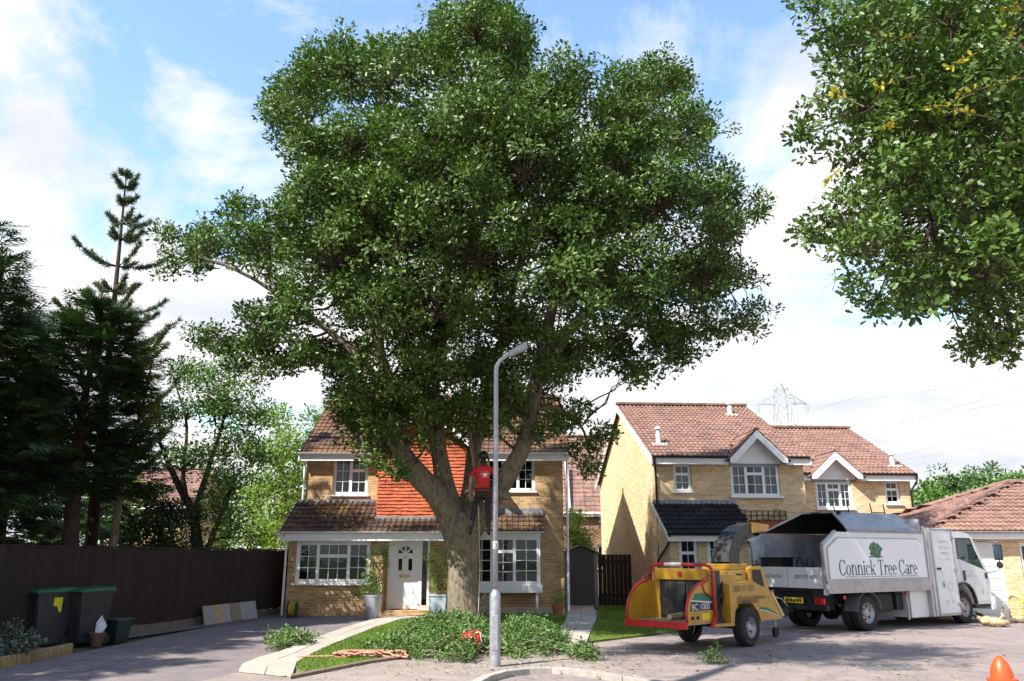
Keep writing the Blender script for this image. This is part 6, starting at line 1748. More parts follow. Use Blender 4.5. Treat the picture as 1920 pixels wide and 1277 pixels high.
# ------------------------------------------------------------------ tipper truck (x forward from the tail, y to the far side, z up)
TR = thing('truck', 'white tree surgeon tipper truck with tall body, locker and cab', 'truck', (6.90, 18.43, 0), math.radians(32))
TSX = .885
TR.scale = (TSX, 1, 1)
M_WHITE = pm('truck_white', (.72, .73, .74), .3, .03, 3, dirt=(.45, .43, .38), dirt_amt=.3, coat=.3)
M_SIGN = pm('truck_sign_white', (.80, .80, .81), .35, .02, 3, dirt=(.6, .58, .52), dirt_amt=.2)
M_ALU = pm('aluminium', (.42, .40, .40), .45, .15, 10, .1, 60, metal=.4, dirt=(.25, .22, .2), dirt_amt=.4)
M_DARK = pm('chassis_black', (.012, .012, .013), .6, .3, 8)
M_INNER = pm('tipper_inner', (.42, .43, .46), .7, .2, 3, dirt=(.12, .1, .08), dirt_amt=.7, dirt_scale=2)
M_TYRE = pm('tyre_rubber', (.022, .021, .021), .85, .25, 10, .3, 40)
M_RIM = pm('wheel_silver', (.42, .42, .43), .4, .15, 10, metal=.4, dirt=(.15, .12, .09), dirt_amt=.6)
M_GREEN = pm('sign_green', (.005, .16, .085), .5, .1)
M_DGREEN = pm('sign_dark_green', (.012, .062, .062), .5, .1)
M_GOLD = pm('sign_gold', (.35, .22, .05), .5, .1)
m_, t_, b_ = new_mat('ribbed_alu')
g_ = t_.n('ShaderNodeTexCoord')
w_ = t_.n('ShaderNodeTexWave', wave_type='BANDS', bands_direction='X'); w_.inputs['Scale'].default_value = 5.5; t_.put(w_, 'Vector', g_.outputs['Object'])
t_.put(b_, 'Base Color', t_.ramp(t_.noise(5, 5, .6, t_.pos()), [(.3, (.25, .26, .29)), (.7, (.36, .37, .41))]))
b_.inputs['Metallic'].default_value = .5; b_.inputs['Roughness'].default_value = .42
t_.put(b_, 'Normal', t_.bump(w_.outputs['Fac'], .8, .02))
M_RIB = m_
def wheel(parent, x, y, z, r, wdt, rim=.6, side=-1, name='wheel', holes=True):
    w = MB().lathe((x, y, z), [(r * rim, -wdt / 2), (r * .9, -wdt / 2), (r * .98, -wdt * .38), (r, -wdt * .2), (r, wdt * .2), (r * .98, wdt * .38), (r * .9, wdt / 2), (r * rim, wdt / 2)], 32, 'y', 0, False).build(name, M_TYRE, parent, smooth=True)
    s = side
    MB().lathe((x, y, z), [(r * rim, s * wdt * .46), (r * rim * .96, s * wdt * .30), (r * rim * .80, s * wdt * .12), (r * rim * .45, s * wdt * .10), (r * rim * .38, s * wdt * .30), (r * rim * .30, s * wdt * .36), (.001, s * wdt * .36)], 28, 'y', 0, False).build('rim', M_RIM, w, smooth=True)
    if holes:
        h = MB()
        for k in range(6):
            a = 2 * math.pi * k / 6 + .3
            h.lathe((x + math.cos(a) * r * rim * .63, y + s * wdt * .13, z + math.sin(a) * r * rim * .63), [(.001, s * .012), (r * .075, s * .012), (r * .075, -s * .01)], 10, 'y')
        tag(h.build('rim_holes', M_DARK, w), kind='stuff')
    g = MB()
    for k in range(36):
        a = 2 * math.pi * k / 36
        g.obox((x + math.cos(a) * r * .995, y, z + math.sin(a) * r * .995), (.016, wdt * .7, .02), Matrix.Rotation(-a, 3, 'Y'))
    tag(g.build('tread', M_TYRE, w), kind='stuff')
    return w
BW, BL = 2.1, 4.21
for y in (.55, 1.45): MB().box(.05, 7.0, y, y + .1, .56, .74).build('chassis_rail', M_DARK, TR)
MB().box(0, BL, .03, BW - .03, .86, .98).build('body_floor', M_DARK, TR)
for y in (-.03, BW - .02): MB().box(-.06, BL + .03, y, y + .05, .83, 1.09).build('side_rail', M_ALU, TR, bevel=.006)
rv = MB()
for k in range(22): rv.lathe((.05 + k * .19, -.032, 1.05), [(.001, -.006), (.009, -.004), (.01, 0)], 6, 'y')
tag(rv.build('rivets', M_ALU, TR), kind='stuff')
side = [(-.05, 1.092), (BL, 1.092), (BL, 2.15), (.40, 2.15), (-.13, 1.86)]
MB().prism(side, 'xz', 0, .05).build('side_wall', M_WHITE, TR)
MB().prism(side, 'xz', BW - .05, BW).build('side_wall', M_INNER, TR)
MB().prism([(.03, 1.11), (4.14, 1.11), (4.14, 1.90), (3.88, 2.035), (.47, 2.035), (.03, 1.80)], 'xz', -.012, -.001).build('sign_surround', M_ALU, TR)
sg = MB().prism([(.06, 1.135), (4.11, 1.135), (4.11, 1.885), (3.86, 2.01), (.485, 2.01), (.06, 1.785)], 'xz', -.022, -.0125).build('sign_panel', M_SIGN, TR)
MB().bar((-.10, -.012, 1.09), (-.15, -.012, 1.86), .07, .05).build('rear_post', M_ALU, TR)
MB().bar((-.15, -.012, 1.86), (.40, -.012, 2.165), .07, .05).build('rear_post', M_ALU, TR)
MB().box(.97, 4.15, -.02, .0495, 2.151, 2.22).build('rib_strip', M_RIB, TR)
v, f, w = serif('Connick')
v2, f2, w2_ = serif('Tree Care')
sc_ = 3.30 / (w + .26 + w2_) ; ht = .33
big = lambda vs, fs, x0, mt: decal('lettering', [(x0 + a * sc_, b * ht) for a, b in vs], fs, (0, -.0245, 1.21), (1, 0, 0), (0, 0, 1), mt, sg)
big(v, f, .42, pm('letter_navy', (.008, .03, .055), .5)); big(v2, f2, .42 + (w + .26) * sc_, M_DGREEN)
# green tree emblem with gold initials
ec = (1.97, 1.76)
out = [(ec[0] + .27 * (1 + .13 * math.sin(5 * t + 1) + .08 * math.sin(9 * t)) * math.cos(t) * (1.0 if abs(math.cos(t)) < .8 else .95), ec[1] + .17 * (1 + .12 * math.sin(4 * t) + .07 * math.cos(11 * t)) * math.sin(t)) for t in [2 * math.pi * i / 44 for i in range(44)]]
decal('emblem', [ec] + out, [(0, i + 1, (i + 1) % 44 + 1) for i in range(44)], (0, -.0245, 0), (1, 0, 0), (0, 0, 1), M_GREEN, sg)
tr_ = [(ec[0] - .33, ec[1] - .165), (ec[0] + .3, ec[1] - .165), (ec[0] + .26, ec[1] - .14), (ec[0] - .27, ec[1] - .14)]
decal('emblem_ground', tr_, [(0, 1, 2, 3)], (0, -.0255, 0), (1, 0, 0), (0, 0, 1), M_DGREEN, sg)
cv, cf = [], []
for ch, ox, oy in (('C', -.19, -.05), ('T', -.05, -.09), ('C', .06, -.15)):
    for vv, ff_ in GL[ch][1]:
        b = len(cv); cv += [(ec[0] + ox + p[0] * .2, ec[1] + oy + p[1] * .2) for p in vv]; cf += [tuple(i + b for i in q) for q in ff_]
decal('emblem_letters', cv, cf, (0, -.0265, 0), (1, 0, 0), (0, 0, 1), M_GOLD, sg)
def smudge(n, x0, x1, h, seed, z0=0.0):
    r = random.Random(seed); vs, fs, x = [], [], x0
    while x < x1:
        w = r.uniform(.012, .03) * n
        if r.random() > .15:
            b = len(vs); hh = h * r.uniform(.7, 1); vs += [(x, z0), (x + w * .7, z0), (x + w * .7, z0 + hh), (x, z0 + hh)]; fs.append((b, b + 1, b + 2, b + 3))
        x += w
    return vs, fs
v, f = smudge(1, .62, 3.7, .03, 3)
decal('small_print', v, f, (0, -.0245, 1.16), (1, 0, 0), (0, 0, 1), M_GREYINK, sg)
# tailboard
tb_ = MB(); tb_.box(-.05, -.01, .10, 1.05, .93, 1.38); tb_.build('tailboard', M_WHITE, TR, bevel=.006)
tb2 = MB(); tb2.box(-.05, -.01, 1.07, 2.0, .93, 1.38); tb2.build('tailboard', M_WHITE, TR, bevel=.006)
v, f = text_geo('0800 975 4535', .13, .78, 'CENTER')
decal('phone_number', v, f, (-.0535, .56, 1.13), (0, -1, 0), (0, 0, 1), M_INK, TR)
v, f, w = serif('Connick Tree Care')
decal('lettering', [(a * .068, b * .09) for a, b in v], f, (-.0535, 1.86, 1.14), (0, -1, 0), (0, 0, 1), M_DGREEN, TR)
for y in (.02, 2.02): MB().box(-.10, .0, y, y + .06, .8, 1.45).build('tail_post', M_ALU, TR)
MB().box(BL - .06, BL - .01, .05, BW - .05, .98, 2.5).build('bulkhead', M_INNER, TR)
# ribbed roof over the front three quarters
for nm, a, b in (('roof_slope', (.0, 2.20), (.60, 2.64)), ('roof_top', (.60, 2.64), (1.50, 2.64)), ('roof_slope', (1.50, 2.64), (2.10, 2.20))):
    x0a, x0b = (1.0, 1.32) if nm == 'roof_slope' and a[0] < .1 else ((1.32, 1.32) if nm == 'roof_top' else (1.32, 1.0))
    for dz, mt, nn in ((0, M_RIB, nm), (-.03, M_DARK, 'roof_inner_shade')):  # black under-sheets put the shadow inside the roof into the colour
        MB().add([(x0a, a[0], a[1] + dz), (4.19, a[0], a[1] + dz), (4.10, b[0], b[1] + dz), (x0b, b[0], b[1] + dz)], [(0, 1, 2, 3)]).build(nn, mt, TR, fix=False)
MB().bar((1.0, 0, 2.19), (1.32, .6, 2.63), .05, .04).build('roof_edge', M_ALU, TR); MB().bar((1.32, .6, 2.63), (1.32, 1.5, 2.63), .05, .04).build('roof_edge', M_ALU, TR); MB().bar((1.32, 1.5, 2.63), (.55, 2.08, 2.2), .05, .04).build('roof_edge', M_ALU, TR)
MB().add([(1.32, 1.5, 2.62), (.5, 2.07, 2.17), (1.0, 2.08, 2.17)], [(0, 1, 2)]).build('roof_gusset', M_DARK, TR, fix=False)
MB().box(1.25, 4.1, .95, 1.15, 2.60, 2.635).build('roof_beam', M_DARK, TR)
for x in (1.45, 2.05, 3.05, 3.65):
    MB().tube([(x, .62, 2.64), (x - .02, .62, 2.74), (x - .05, .62, 2.88)], .016, 6).build('ladder_bar', M_DARK, TR)
for x in (1.45, 3.05): MB().tube([(x, .62, 2.66), (x + .6, .62, 2.67)], .014, 6).build('ladder_bar', M_DARK, TR)
MB().lathe((1.42, .5, 2.60), [(0, -.02), (.05, -.02), (.06, .03), (.04, .06), (0, .065)], 12).build('work_lamp', M_DARK, TR, smooth=True)
# things carried in the tipper
cr = thing('storage_crate', 'black plastic crate standing inside the open truck body', 'crate', (0, 0, 0), 0)
bg = thing('tool_bag', 'dark kit bag with two handles inside the truck body', 'bag', (0, 0, 0), 0)
TM = ROOT[TR.name]
for o, lc_ in ((cr, (.30, 1.62, .98)), (bg, (.35, .82, .98))):
    o.location = TM @ Vector(lc_); o.rotation_euler = (0, 0, math.radians(32))
MB().add([(-.2, -.27, 0), (.2, -.27, 0), (.2, .27, 0), (-.2, .27, 0), (-.22, -.3, .58), (.22, -.3, .58), (.22, .3, .58), (-.22, .3, .58)], [(3, 2, 1, 0), (4, 5, 6, 7), (0, 1, 5, 4), (1, 2, 6, 5), (2, 3, 7, 6), (3, 0, 4, 7)]).build('box', M_BLACKPL, cr, bevel=.02)
MB().box(-.25, .25, -.33, .33, .58, .62).build('lid', M_BLACKPL, cr, bevel=.01)
m = MB().lathe((0, 0, .22), [(.02, -.22), (.2, -.2), (.26, -.05), (.24, .1), (.15, .2), (.02, .24)], 14); gnarly(m, .06, 5); m.build('bag_body', M_DARK, bg, smooth='all')
for y in (-.14, .14):
    MB().tube([(-.05, y - .1, .38), (-.05, y - .08, .55), (-.05, y, .62), (-.05, y + .08, .55), (-.05, y + .1, .38)], .016, 6).build('handle', M_BLACKPL, bg, smooth='all')
# locker
MB().box(4.30, 5.55, 0.0, 2.12, .22, 2.30).build('locker', M_WHITE, TR, bevel=.012)
MB().box(3.45, 4.297, .10, 2.0, .22, .825).build('lower_locker', M_WHITE, TR)
MB().box(4.24, 4.297, .0, 2.1, .22, 2.34).build('locker_frame', M_ALU, TR)
ld = MB().box(4.56, 5.50, -.028, -.002, .28, 2.24).build('locker_door', M_WHITE, TR, bevel=.006)
for a, b in (((4.53, -.02, .22), (4.53, -.02, 2.30)), ((4.36, -.015, .22), (4.36, -.015, 2.30)), ((5.52, -.02, .24), (5.52, -.02, 2.28)), ((4.53, -.02, 2.265), (5.52, -.02, 2.265)), ((4.53, -.02, .25), (5.52, -.02, .25))):
    MB().bar(a, b, .03, .03).build('door_seal', M_ALU, TR)
for z in (.45, 1.25, 2.02): MB().box(5.40, 5.60, -.045, -.02, z, z + .08).build('hinge', M_ALU, ld, bevel=.008)
MB().box(4.62, 4.80, -.05, -.03, 1.30, 1.35).build('handle', M_DARK, ld)
for k in range(4):
    v, f = smudge(2.2, 4.8 + .05 * (k % 2), 5.3, .055, 20 + k); decal('small_print', v, f, (0, -.0305, 1.95 - .14 * k), (1, 0, 0), (0, 0, 1), pm('faint_grey', (.55, .57, .6), .5), ld)
for k in range(5):
    v, f = smudge(1, 5.0, 5.3, .025, 30 + k); decal('small_print', v, f, (0, -.0305, 1.02 - .055 * k), (1, 0, 0), (0, 0, 1), pm('faint_grey', (.55, .57, .6)), ld)
decal('tree_badge', [(4.78, .88), (4.92, .88), (4.92, 1.04), (4.78, 1.04)], [(0, 1, 2, 3)], (0, -.0305, 0), (1, 0, 0), (0, 0, 1), pm('badge_mint', (.25, .6, .52), .5), ld)
decal('tree_badge', [(4.83, .91), (4.88, .91), (4.855, 1.01)], [(0, 1, 2)], (0, -.0315, 0), (1, 0, 0), (0, 0, 1), M_DGREEN, ld)
v, f = smudge(3, 4.85, 5.3, .07, 40); decal('small_print', v, f, (0, -.0305, .52), (1, 0, 0), (0, 0, 1), pm('faint_blue', (.5, .52, .68), .5), ld)
# cab
FW = 5.99; WR = .385
arch = [(FW + .50 * math.cos(a), WR + .02 + .53 * math.sin(a)) for a in [math.radians(t) for t in (8, 25, 45, 65, 90, 115, 135)]]
low = [(7.40, .44), (7.47, .60), (7.47, 1.0), (7.40, 1.24), (6.02, 1.55), (5.64, 1.55), (5.64, .80)] + arch[::-1] + [(6.50, .44)]
MB().prism(low, 'xz', .10, 2.0).build('cab_body', M_WHITE, TR, bevel=.0)
MB().prism([(5.64, 1.55), (5.98, 1.55), (5.98, 2.06), (6.70, 2.06), (6.86, 2.08), (6.66, 2.19), (6.3, 2.235), (5.76, 2.22), (5.64, 2.14)], 'xz', .12, .17).build('cab_frame', M_WHITE, TR)
MB().prism([(5.64, 1.55), (5.98, 1.55), (5.98, 2.06), (6.70, 2.06), (6.86, 2.08), (6.66, 2.19), (6.3, 2.235), (5.76, 2.22), (5.64, 2.14)], 'xz', 1.93, 1.98).build('cab_frame', M_WHITE, TR)
MB().prism([(5.64, 2.07), (6.70, 2.062), (6.86, 2.08), (6.66, 2.19), (6.3, 2.235), (5.76, 2.22), (5.64, 2.14)], 'xz', .171, 1.929).build('cab_roof', M_WHITE, TR)
MB().box(5.64, 5.69, .171, 1.929, 1.551, 2.069).build('cab_rear', M_WHITE, TR)
for y in (.145, 1.955): MB().bar((6.80, y, 2.08), (7.40, y, 1.23), .06, .07).build('a_pillar', M_WHITE, TR)
MB().prism([(5.985, 2.055), (6.74, 2.055), (7.33, 1.265), (6.02, 1.555)], 'xz', .135, .141).build('side_window', M_GLASSD, TR)
MB().prism([(5.985, 2.055), (6.74, 2.055), (7.33, 1.265), (6.02, 1.555)], 'xz', 1.955, 1.961).build('side_window', M_GLASSD, TR)
MB().add([(6.82, .16, 2.07), (6.82, 1.94, 2.07), (7.42, 1.94, 1.24), (7.42, .16, 1.24)], [(0, 1, 2, 3)]).build('windscreen', M_GLASSD, TR, fix=False)
for p in ([(5.97, 1.55), (6.02, 1.55), (6.02, 2.07), (5.97, 2.07)], [(5.98, 2.045), (6.76, 2.045), (6.76, 2.075), (5.98, 2.075)]): MB().prism(p, 'xz', .116, .1195).build('window_seal', M_BLACKPL, TR)
MB().bar((6.02, .118, 1.555), (7.34, .118, 1.262), .006, .03).build('window_seal', M_BLACKPL, TR)
dr_ = MB().prism([(6.02, 1.53), (7.22, 1.265), (7.26, .52), (6.60, .52), (6.52, .75), (6.36, .92), (6.15, 1.0), (6.02, 1.01)], 'xz', .088, .0995).build('cab_door', M_WHITE, TR, bevel=.004)
MB().box(6.08, 6.2, .07, .087, 1.02, 1.27).build('door_handle', M_BLACKPL, dr_, bevel=.01)
v, f = text_geo('0800 975 4535', .12, .72); decal('phone_number', v, f, (6.28, .0865, 1.10), (1, 0, 0), (0, 0, 1), pm('faint_grey', (.55, .57, .6)), dr_)
v, f = smudge(1, 6.3, 6.7, .03, 44); decal('small_print', v, f, (0, .0865, 1.24), (1, 0, 0), (0, 0, 1), pm('faint_grey', (.55, .57, .6)), dr_)
v, f = ring((6.98, .74), .05, .05, .012, .012, 0, 360, 14); decal('badge', v, f, (0, .0865, 0), (1, 0, 0), (0, 0, 1), M_INK, dr_)
ar = MB()
pts = [(FW + .53 * math.cos(a), .07, WR + .02 + .56 * math.sin(a)) for a in [math.radians(t) for t in range(5, 176, 10)]]
for a, b in zip(pts[:-1], pts[1:]): ar.bar(a, b, .10, .05)
ar.build('wheel_arch', M_BLACKPL, TR)
MB().box(5.66, 7.3, .3, 1.8, .45, .60).build('cab_floor', M_DARK, TR)
MB().prism([(7.36, .30), (7.52, .30), (7.55, .42), (7.53, .62), (7.47, .62), (7.44, .44), (7.36, .44)], 'xz', .06, 2.04).build('bumper', M_WHITE, TR)
MB().box(6.52, 7.3, .10, .4, .36, .43).build('step', M_DARK, TR)
for y in (.15, 1.7): MB().box(7.44, 7.50, y, y + .25, .72, .92).build('headlight', pm('lamp_lens', (.6, .62, .65), .15), TR, bevel=.01)
MB().box(7.20, 7.30, .06, .085, 1.06, 1.20).build('indicator', M_BLACKPL, TR, bevel=.008)
MB().tube([(7.36, .10, 1.20), (7.44, -.12, 1.25), (7.50, -.20, 1.32), (7.50, -.20, 1.95), (7.30, .05, 2.0), (7.0, .13, 1.98)], .013, 6).build('mirror_arm', M_BLACKPL, TR, smooth='all')
MB().box(7.46, 7.52, -.31, -.09, 1.52, 1.92).build('mirror', M_BLACKPL, TR, bevel=.025)
MB().box(7.452, 7.4595, -.29, -.11, 1.56, 1.88).build('mirror_glass', pm('mirror_glass', (.25, .35, .5), .1, metal=.9), TR)
MB().lathe((7.49, -.20, 1.40), [(0, -.03), (.08, -.02), (.09, .0), (.05, .04), (0, .05)], 14, 'x').build('mirror', M_BLACKPL, TR, smooth=True)
for y in (.45, 1.35):
    MB().box(5.8, 6.25, y, y + .5, .95, 1.12).build('seat', M_DARK, TR, bevel=.04); MB().box(5.72, 5.85, y, y + .5, 1.12, 1.75).build('seat_back', M_DARK, TR, bevel=.04)
MB().tube([(6.72 + .08 * math.cos(a), .7 + .2 * math.sin(a), 1.48 + .17 * math.cos(a)) for a in [2 * math.pi * i / 20 for i in range(21)]], .014, 6).build('steering_wheel', M_BLACKPL, TR, smooth='all')
MB().prism([(6.8, 1.2), (7.3, 1.2), (7.3, 1.3), (6.9, 1.42), (6.8, 1.4)], 'xz', .2, 1.9).build('dashboard', M_DARK, TR)
# running gear
wheel(TR, 1.54, .16, WR, WR, .21); wheel(TR, 1.54, .42, WR, WR, .21, holes=False); wheel(TR, 1.54, 1.95, WR, WR, .21, side=1); wheel(TR, 1.54, 1.69, WR, WR, .21, side=1, holes=False)
wheel(TR, FW, .21, WR, WR, .22); wheel(TR, FW, 1.88, WR, WR, .22, side=1)
for o in TR.children:
    if o.name.split('.')[0] == 'wheel':
        x0 = FW if sum(v.co.x for v in o.data.vertices) / len(o.data.vertices) > 3 else 1.54
        o.scale.x = 1 / TSX; o.location.x = x0 * (1 - 1 / TSX)
MB().tube([(1.54, .3, WR), (1.54, 1.8, WR)], .09, 10).build('axle', M_DARK, TR); MB().tube([(FW, .3, WR), (FW, 1.8, WR)], .06, 10).build('axle', M_DARK, TR)
MB().lathe((1.54, 1.05, WR), [(.02, -.2), (.18, -.12), (.2, 0), (.18, .12), (.02, .2)], 14, 'y').build('differential', M_DARK, TR, smooth=True)
for y in (.02, 1.72):
    fm = MB(); pp_ = [(1.54 + .50 * math.cos(a), y + .17, WR + .46 * math.sin(a)) for a in [math.radians(t) for t in range(5, 176, 10)]]
    for a, b in zip(pp_[:-1], pp_[1:]): fm.bar(a, b, .36, .015)
    fm.build('mudguard', pm('mudguard_grey', (.12, .13, .15), .5, .2), TR)
MB().box(2.25, 2.95, .25, .75, .38, .80).build('fuel_tank', M_DARK, TR, bevel=.05)
MB().box(3.0, 3.3, .2, .6, .4, .78).build('battery_box', M_DARK, TR, bevel=.02)
MB().tube([(3.30, .12, .80), (3.32, .10, .40), (3.30, .10, .18)], .03, 8).build('landing_leg', M_RIM, TR)
for x, y, z in ((.55, .02, .70), (3.2, .04, .74)): MB().box(x, x + .1, y, y + .03, z, z + .08).build('marker_light', pm('red_lens', (.5, .01, .01), .25), TR, bevel=.01)
for y in (.16, 1.70): MB().box(-.02, .05, y, y + .24, .60, .72).build('tail_light', pm('red_lens', (.5, .01, .01)), TR, bevel=.01)
MB().box(.02, .12, .12, 1.98, .46, .58).build('under_run_bar', M_DARK, TR, bevel=.01)
MB().box(.1, .9, .5, 1.6, .45, .85).build('rear_frame', M_DARK, TR)
np_ = MB().box(-.015, .015, .72, 1.24, .60, .72).build('number_plate', pm('plate_yellow', (.70, .50, .03), .4, .05), TR)
v, f = smudge(2.6, .76, 1.2, .075, 50); decal('plate_marks', v, f, (-.0175, 0, .623), (0, 1, 0), (0, 0, 1), M_INK, np_)
MB().bar((.0, 1.05, .46), (-.28, 1.05, .46), .12, .10).build('tow_hitch', M_DARK, TR)

# ------------------------------------------------------------------ wood chipper (x forward to the hitch, y left, z up, axle at 0)
CH = thing('wood_chipper', 'yellow towed wood chipper with red edged feed hopper and black chute', 'wood chipper', (3.94, 16.46, 0), math.radians(45))
M_YEL = pm('chipper_yellow', (.52, .27, .018), .4, .14, 4, .05, 40, dirt=(.22, .13, .04), dirt_amt=.45, coat=.15)
M_CRED = pm('chipper_red', (.42, .018, .015), .4, .15, 6, dirt=(.2, .05, .03), dirt_amt=.4)
M_CHUTE = pm('chute_black', (.014, .014, .016), .5, .3, 5, dirt=(.07, .065, .06), dirt_amt=.4)
M_RUBB = pm('rubber_flap', (.018, .018, .019), .7, .25, 6, dirt=(.10, .09, .075), dirt_amt=.5)
hw = .63
def arc(cx, cz, rx, rz, a0, a1, n): return [(cx + rx * math.cos(math.radians(a0 + (a1 - a0) * i / n)), cz + rz * math.sin(math.radians(a0 + (a1 - a0) * i / n))) for i in range(n + 1)]
prof = [(-1.98, .50)] + arc(-1.32, .66, .66, .52, 180, 92, 8) + [(-1.16, 1.18), (-1.10, .58), (-1.10, .50)]
for s in (-1, 1):
    y = s * hw
    ck = MB().prism(prof, 'xz', y - .012, y + .012).build('hopper_cheek', M_YEL, CH)
    MB().tube([(a, y, b) for a, b in prof[0:10]], .026, 8).build('red_edge', M_CRED, CH, smooth='all')
MB().box(-2.0, -1.0, -hw, hw, .47, .51).build('feed_table', pm('table_steel', (.42, .33, .20), .5, .25, 6, dirt=(.25, .18, .1), metal=.1), CH)
MB().box(-2.04, -1.99, -hw - .03, hw + .03, .41, .53).build('table_edge', M_CRED, CH, bevel=.01)
# inner throat with hanging rubber flaps
MB().box(-1.12, -.62, -.50, .50, .50, 1.36).build('throat', M_CHUTE, CH)
MB().box(-1.17, -1.121, -.56, .56, 1.20, 1.40).build('throat_header', M_YEL, CH, bevel=.01)
for k in range(5):
    a = -.48 + k * .195; dx = (.0, .02, .05, .015, .0)[k]
    MB().add([(-1.13, a, 1.2), (-1.13, a + .18, 1.2), (-1.16 - dx, a + .18, .86), (-1.16 - dx, a, .86), (-1.14 - dx * 2, a + .17, .56), (-1.14 - dx * 2, a + .01, .56)], [(0, 1, 2, 3), (3, 2, 4, 5)]).build('rubber_flap', M_RUBB, CH, fix=False)
MB().lathe((-1.18, 0, 1.30), [(.001, -.012), (.05, -.012), (.05, .0)], 14, 'x').build('badge', M_CRED, CH)
for s in (-1, 1): MB().box(-1.12, -1.0, s * .56 - .07, s * .56 + .07, .50, 1.36).build('throat_side', M_YEL, CH)
# red control bar arching over the hopper
MB().tube([(-1.15, -hw - .05, .45), (-1.15, -hw - .05, 1.36), (-1.16, -hw + .0, 1.44), (-1.17, -hw + .10, 1.47), (-1.17, hw - .10, 1.47), (-1.16, hw, 1.44), (-1.15, hw + .05, 1.34), (-1.15, hw + .05, 1.05)], .032, 10).build('control_bar', M_CRED, CH, smooth='all')
MB().tube([(-1.175, -.05, 1.475), (-1.175, .32, 1.475)], .035, 8).build('bar_grip', pm('grip_pale', (.55, .5, .48), .6), CH, smooth=True)
for s in (-1, 1):
    MB().tube([(-1.15, s * (hw + .05), 1.30), (-1.42, s * (hw + .02), 1.24), (-1.46, s * (hw + .02), 1.12), (-1.40, s * (hw + .02), 1.0), (-1.16, s * (hw + .05), .90)], .016, 7).build('guard_loop', M_CRED, CH, smooth='all')
# stripe and model mark on the near cheek
yk = -hw - .0135
def dc(nm, pts, mt, off=0): decal(nm, pts, [tuple(range(len(pts)))], (0, yk - off, 0), (1, 0, 0), (0, 0, 1), mt, CH)
dc('green_stripe', [(-1.80, .88), (-1.14, .84), (-1.14, .93), (-1.45, .99), (-1.72, .99)], pm('stripe_green', (.01, .14, .085), .5))
dc('white_stripe', [(-1.84, .865), (-1.14, .815), (-1.14, .835), (-1.82, .883)], M_WHITE)
dc('dark_stripe', [(-1.88, .70), (-1.14, .70), (-1.14, .81), (-1.84, .86)], pm('stripe_navy', (.012, .02, .03), .5))
v, f = text_geo('BC 1000', .15, 1.1); decal('model_mark', v, f, (-1.83, yk - .0015, .715), (1, 0, 0), (0, 0, 1), M_WHITE, CH)
dc('warning_sticker', [(-1.5, .54), (-1.26, .54), (-1.26, .65), (-1.5, .65)], pm('sticker_lemon', (.75, .6, .02), .5))
for x in (-1.82, -1.66): MB().lathe((x, yk - .01, .585), [(.001, -.012), (.03, -.012), (.032, .01)], 10, 'y').build('marker_lamp', M_DARK, CH)
# feed roller housing and drum body
MB().box(-.62, .05, -.46, .46, .50, 1.30).build('roller_housing', M_YEL, CH, bevel=.02)
MB().lathe((-.30, -.47, .92), [(.001, -.05), (.16, -.05), (.19, -.02), (.19, .02)], 18, 'y').build('roller_cover', M_DARK, CH, smooth=True)
for z in (.62, .8): MB().tube([(-.95, -.52, z), (-.7, -.56, z + .12), (-.55, -.5, z + .35)], .022, 7).build('hydraulic_hose', M_DARK, CH, smooth='all')
MB().box(-1.02, -.62, -.56, .56, .40, .50).build('sub_frame', M_DARK, CH)
MB().bar((-1.2, -.66, .44), (-.55, -.66, .42), .10, .05).build('running_board', M_YEL, CH)
MB().prism([(-1.30, .40), (-1.10, .40), (-1.18, .60)], 'xz', -.70, -.66).build('red_bracket', M_CRED, CH)
# engine cover: sloping nose
eng = [(-.55, .44), (-.55, 1.12), (.30, 1.17), (1.02, .93), (1.42, .48), (1.38, .42), (.55, .42), (.46, .60)] + arc(.0, .40, .46, .42, 35, 145, 8) + [(-.44, .44)]
MB().prism(eng, 'xz', -.64, -.60).build('engine_side', M_YEL, CH, bevel=.004)
MB().prism(eng, 'xz', .60, .64).build('engine_side', M_YEL, CH, bevel=.004)
top_ = [(-.55, 1.119), (.30, 1.169), (1.02, .929), (1.42, .479)]
for (a, b), (c, d) in zip(top_[:-1], top_[1:]): MB().add([(a, -.60, b), (a, .60, b), (c, .60, d), (c, -.60, d)], [(0, 1, 2, 3)]).build('engine_top', M_YEL, CH, fix=False)
MB().box(-.56, -.54, -.60, .60, .44, 1.12).build('engine_rear', M_YEL, CH)
MB().prism([(.98, .95), (1.06, .93), (1.47, .47), (1.38, .47)], 'xz', -.655, -.05).build('nose_panel', pm('nose_pale', (.66, .52, .24), .4, .1), CH, bevel=.006)
yk = -.6415
v, f = text_geo('0800 975 4535', .155, .80); decal('phone_number', v, f, (-.40, yk, .98), (1, 0, 0), (0, 0, 1), M_INK, CH)
v, f = smudge(2.4, -.3, .45, .16, 60); decal('worn_lettering', v, f, (0, yk, .76), (1, 0, 0), (0, 0, 1), pm('worn_ink', (.16, .09, .02), .6), CH)
v, f = smudge(1.4, .45, .95, .06, 61); decal('worn_lettering', v, f, (0, yk, .83), (1, 0, 0), (0, 0, 1), pm('worn_ink', (.16, .09, .02)), CH)
dc('green_stripe', [(.52, .68), (.80, .66), (1.28, .50), (1.30, .46), (.80, .58), (.52, .61)], pm('stripe_green', (.01, .14, .085)))
dc('white_stripe', [(.52, .635), (.80, .60), (1.30, .475), (1.31, .462), (.80, .585), (.52, .62)], M_WHITE, .001)
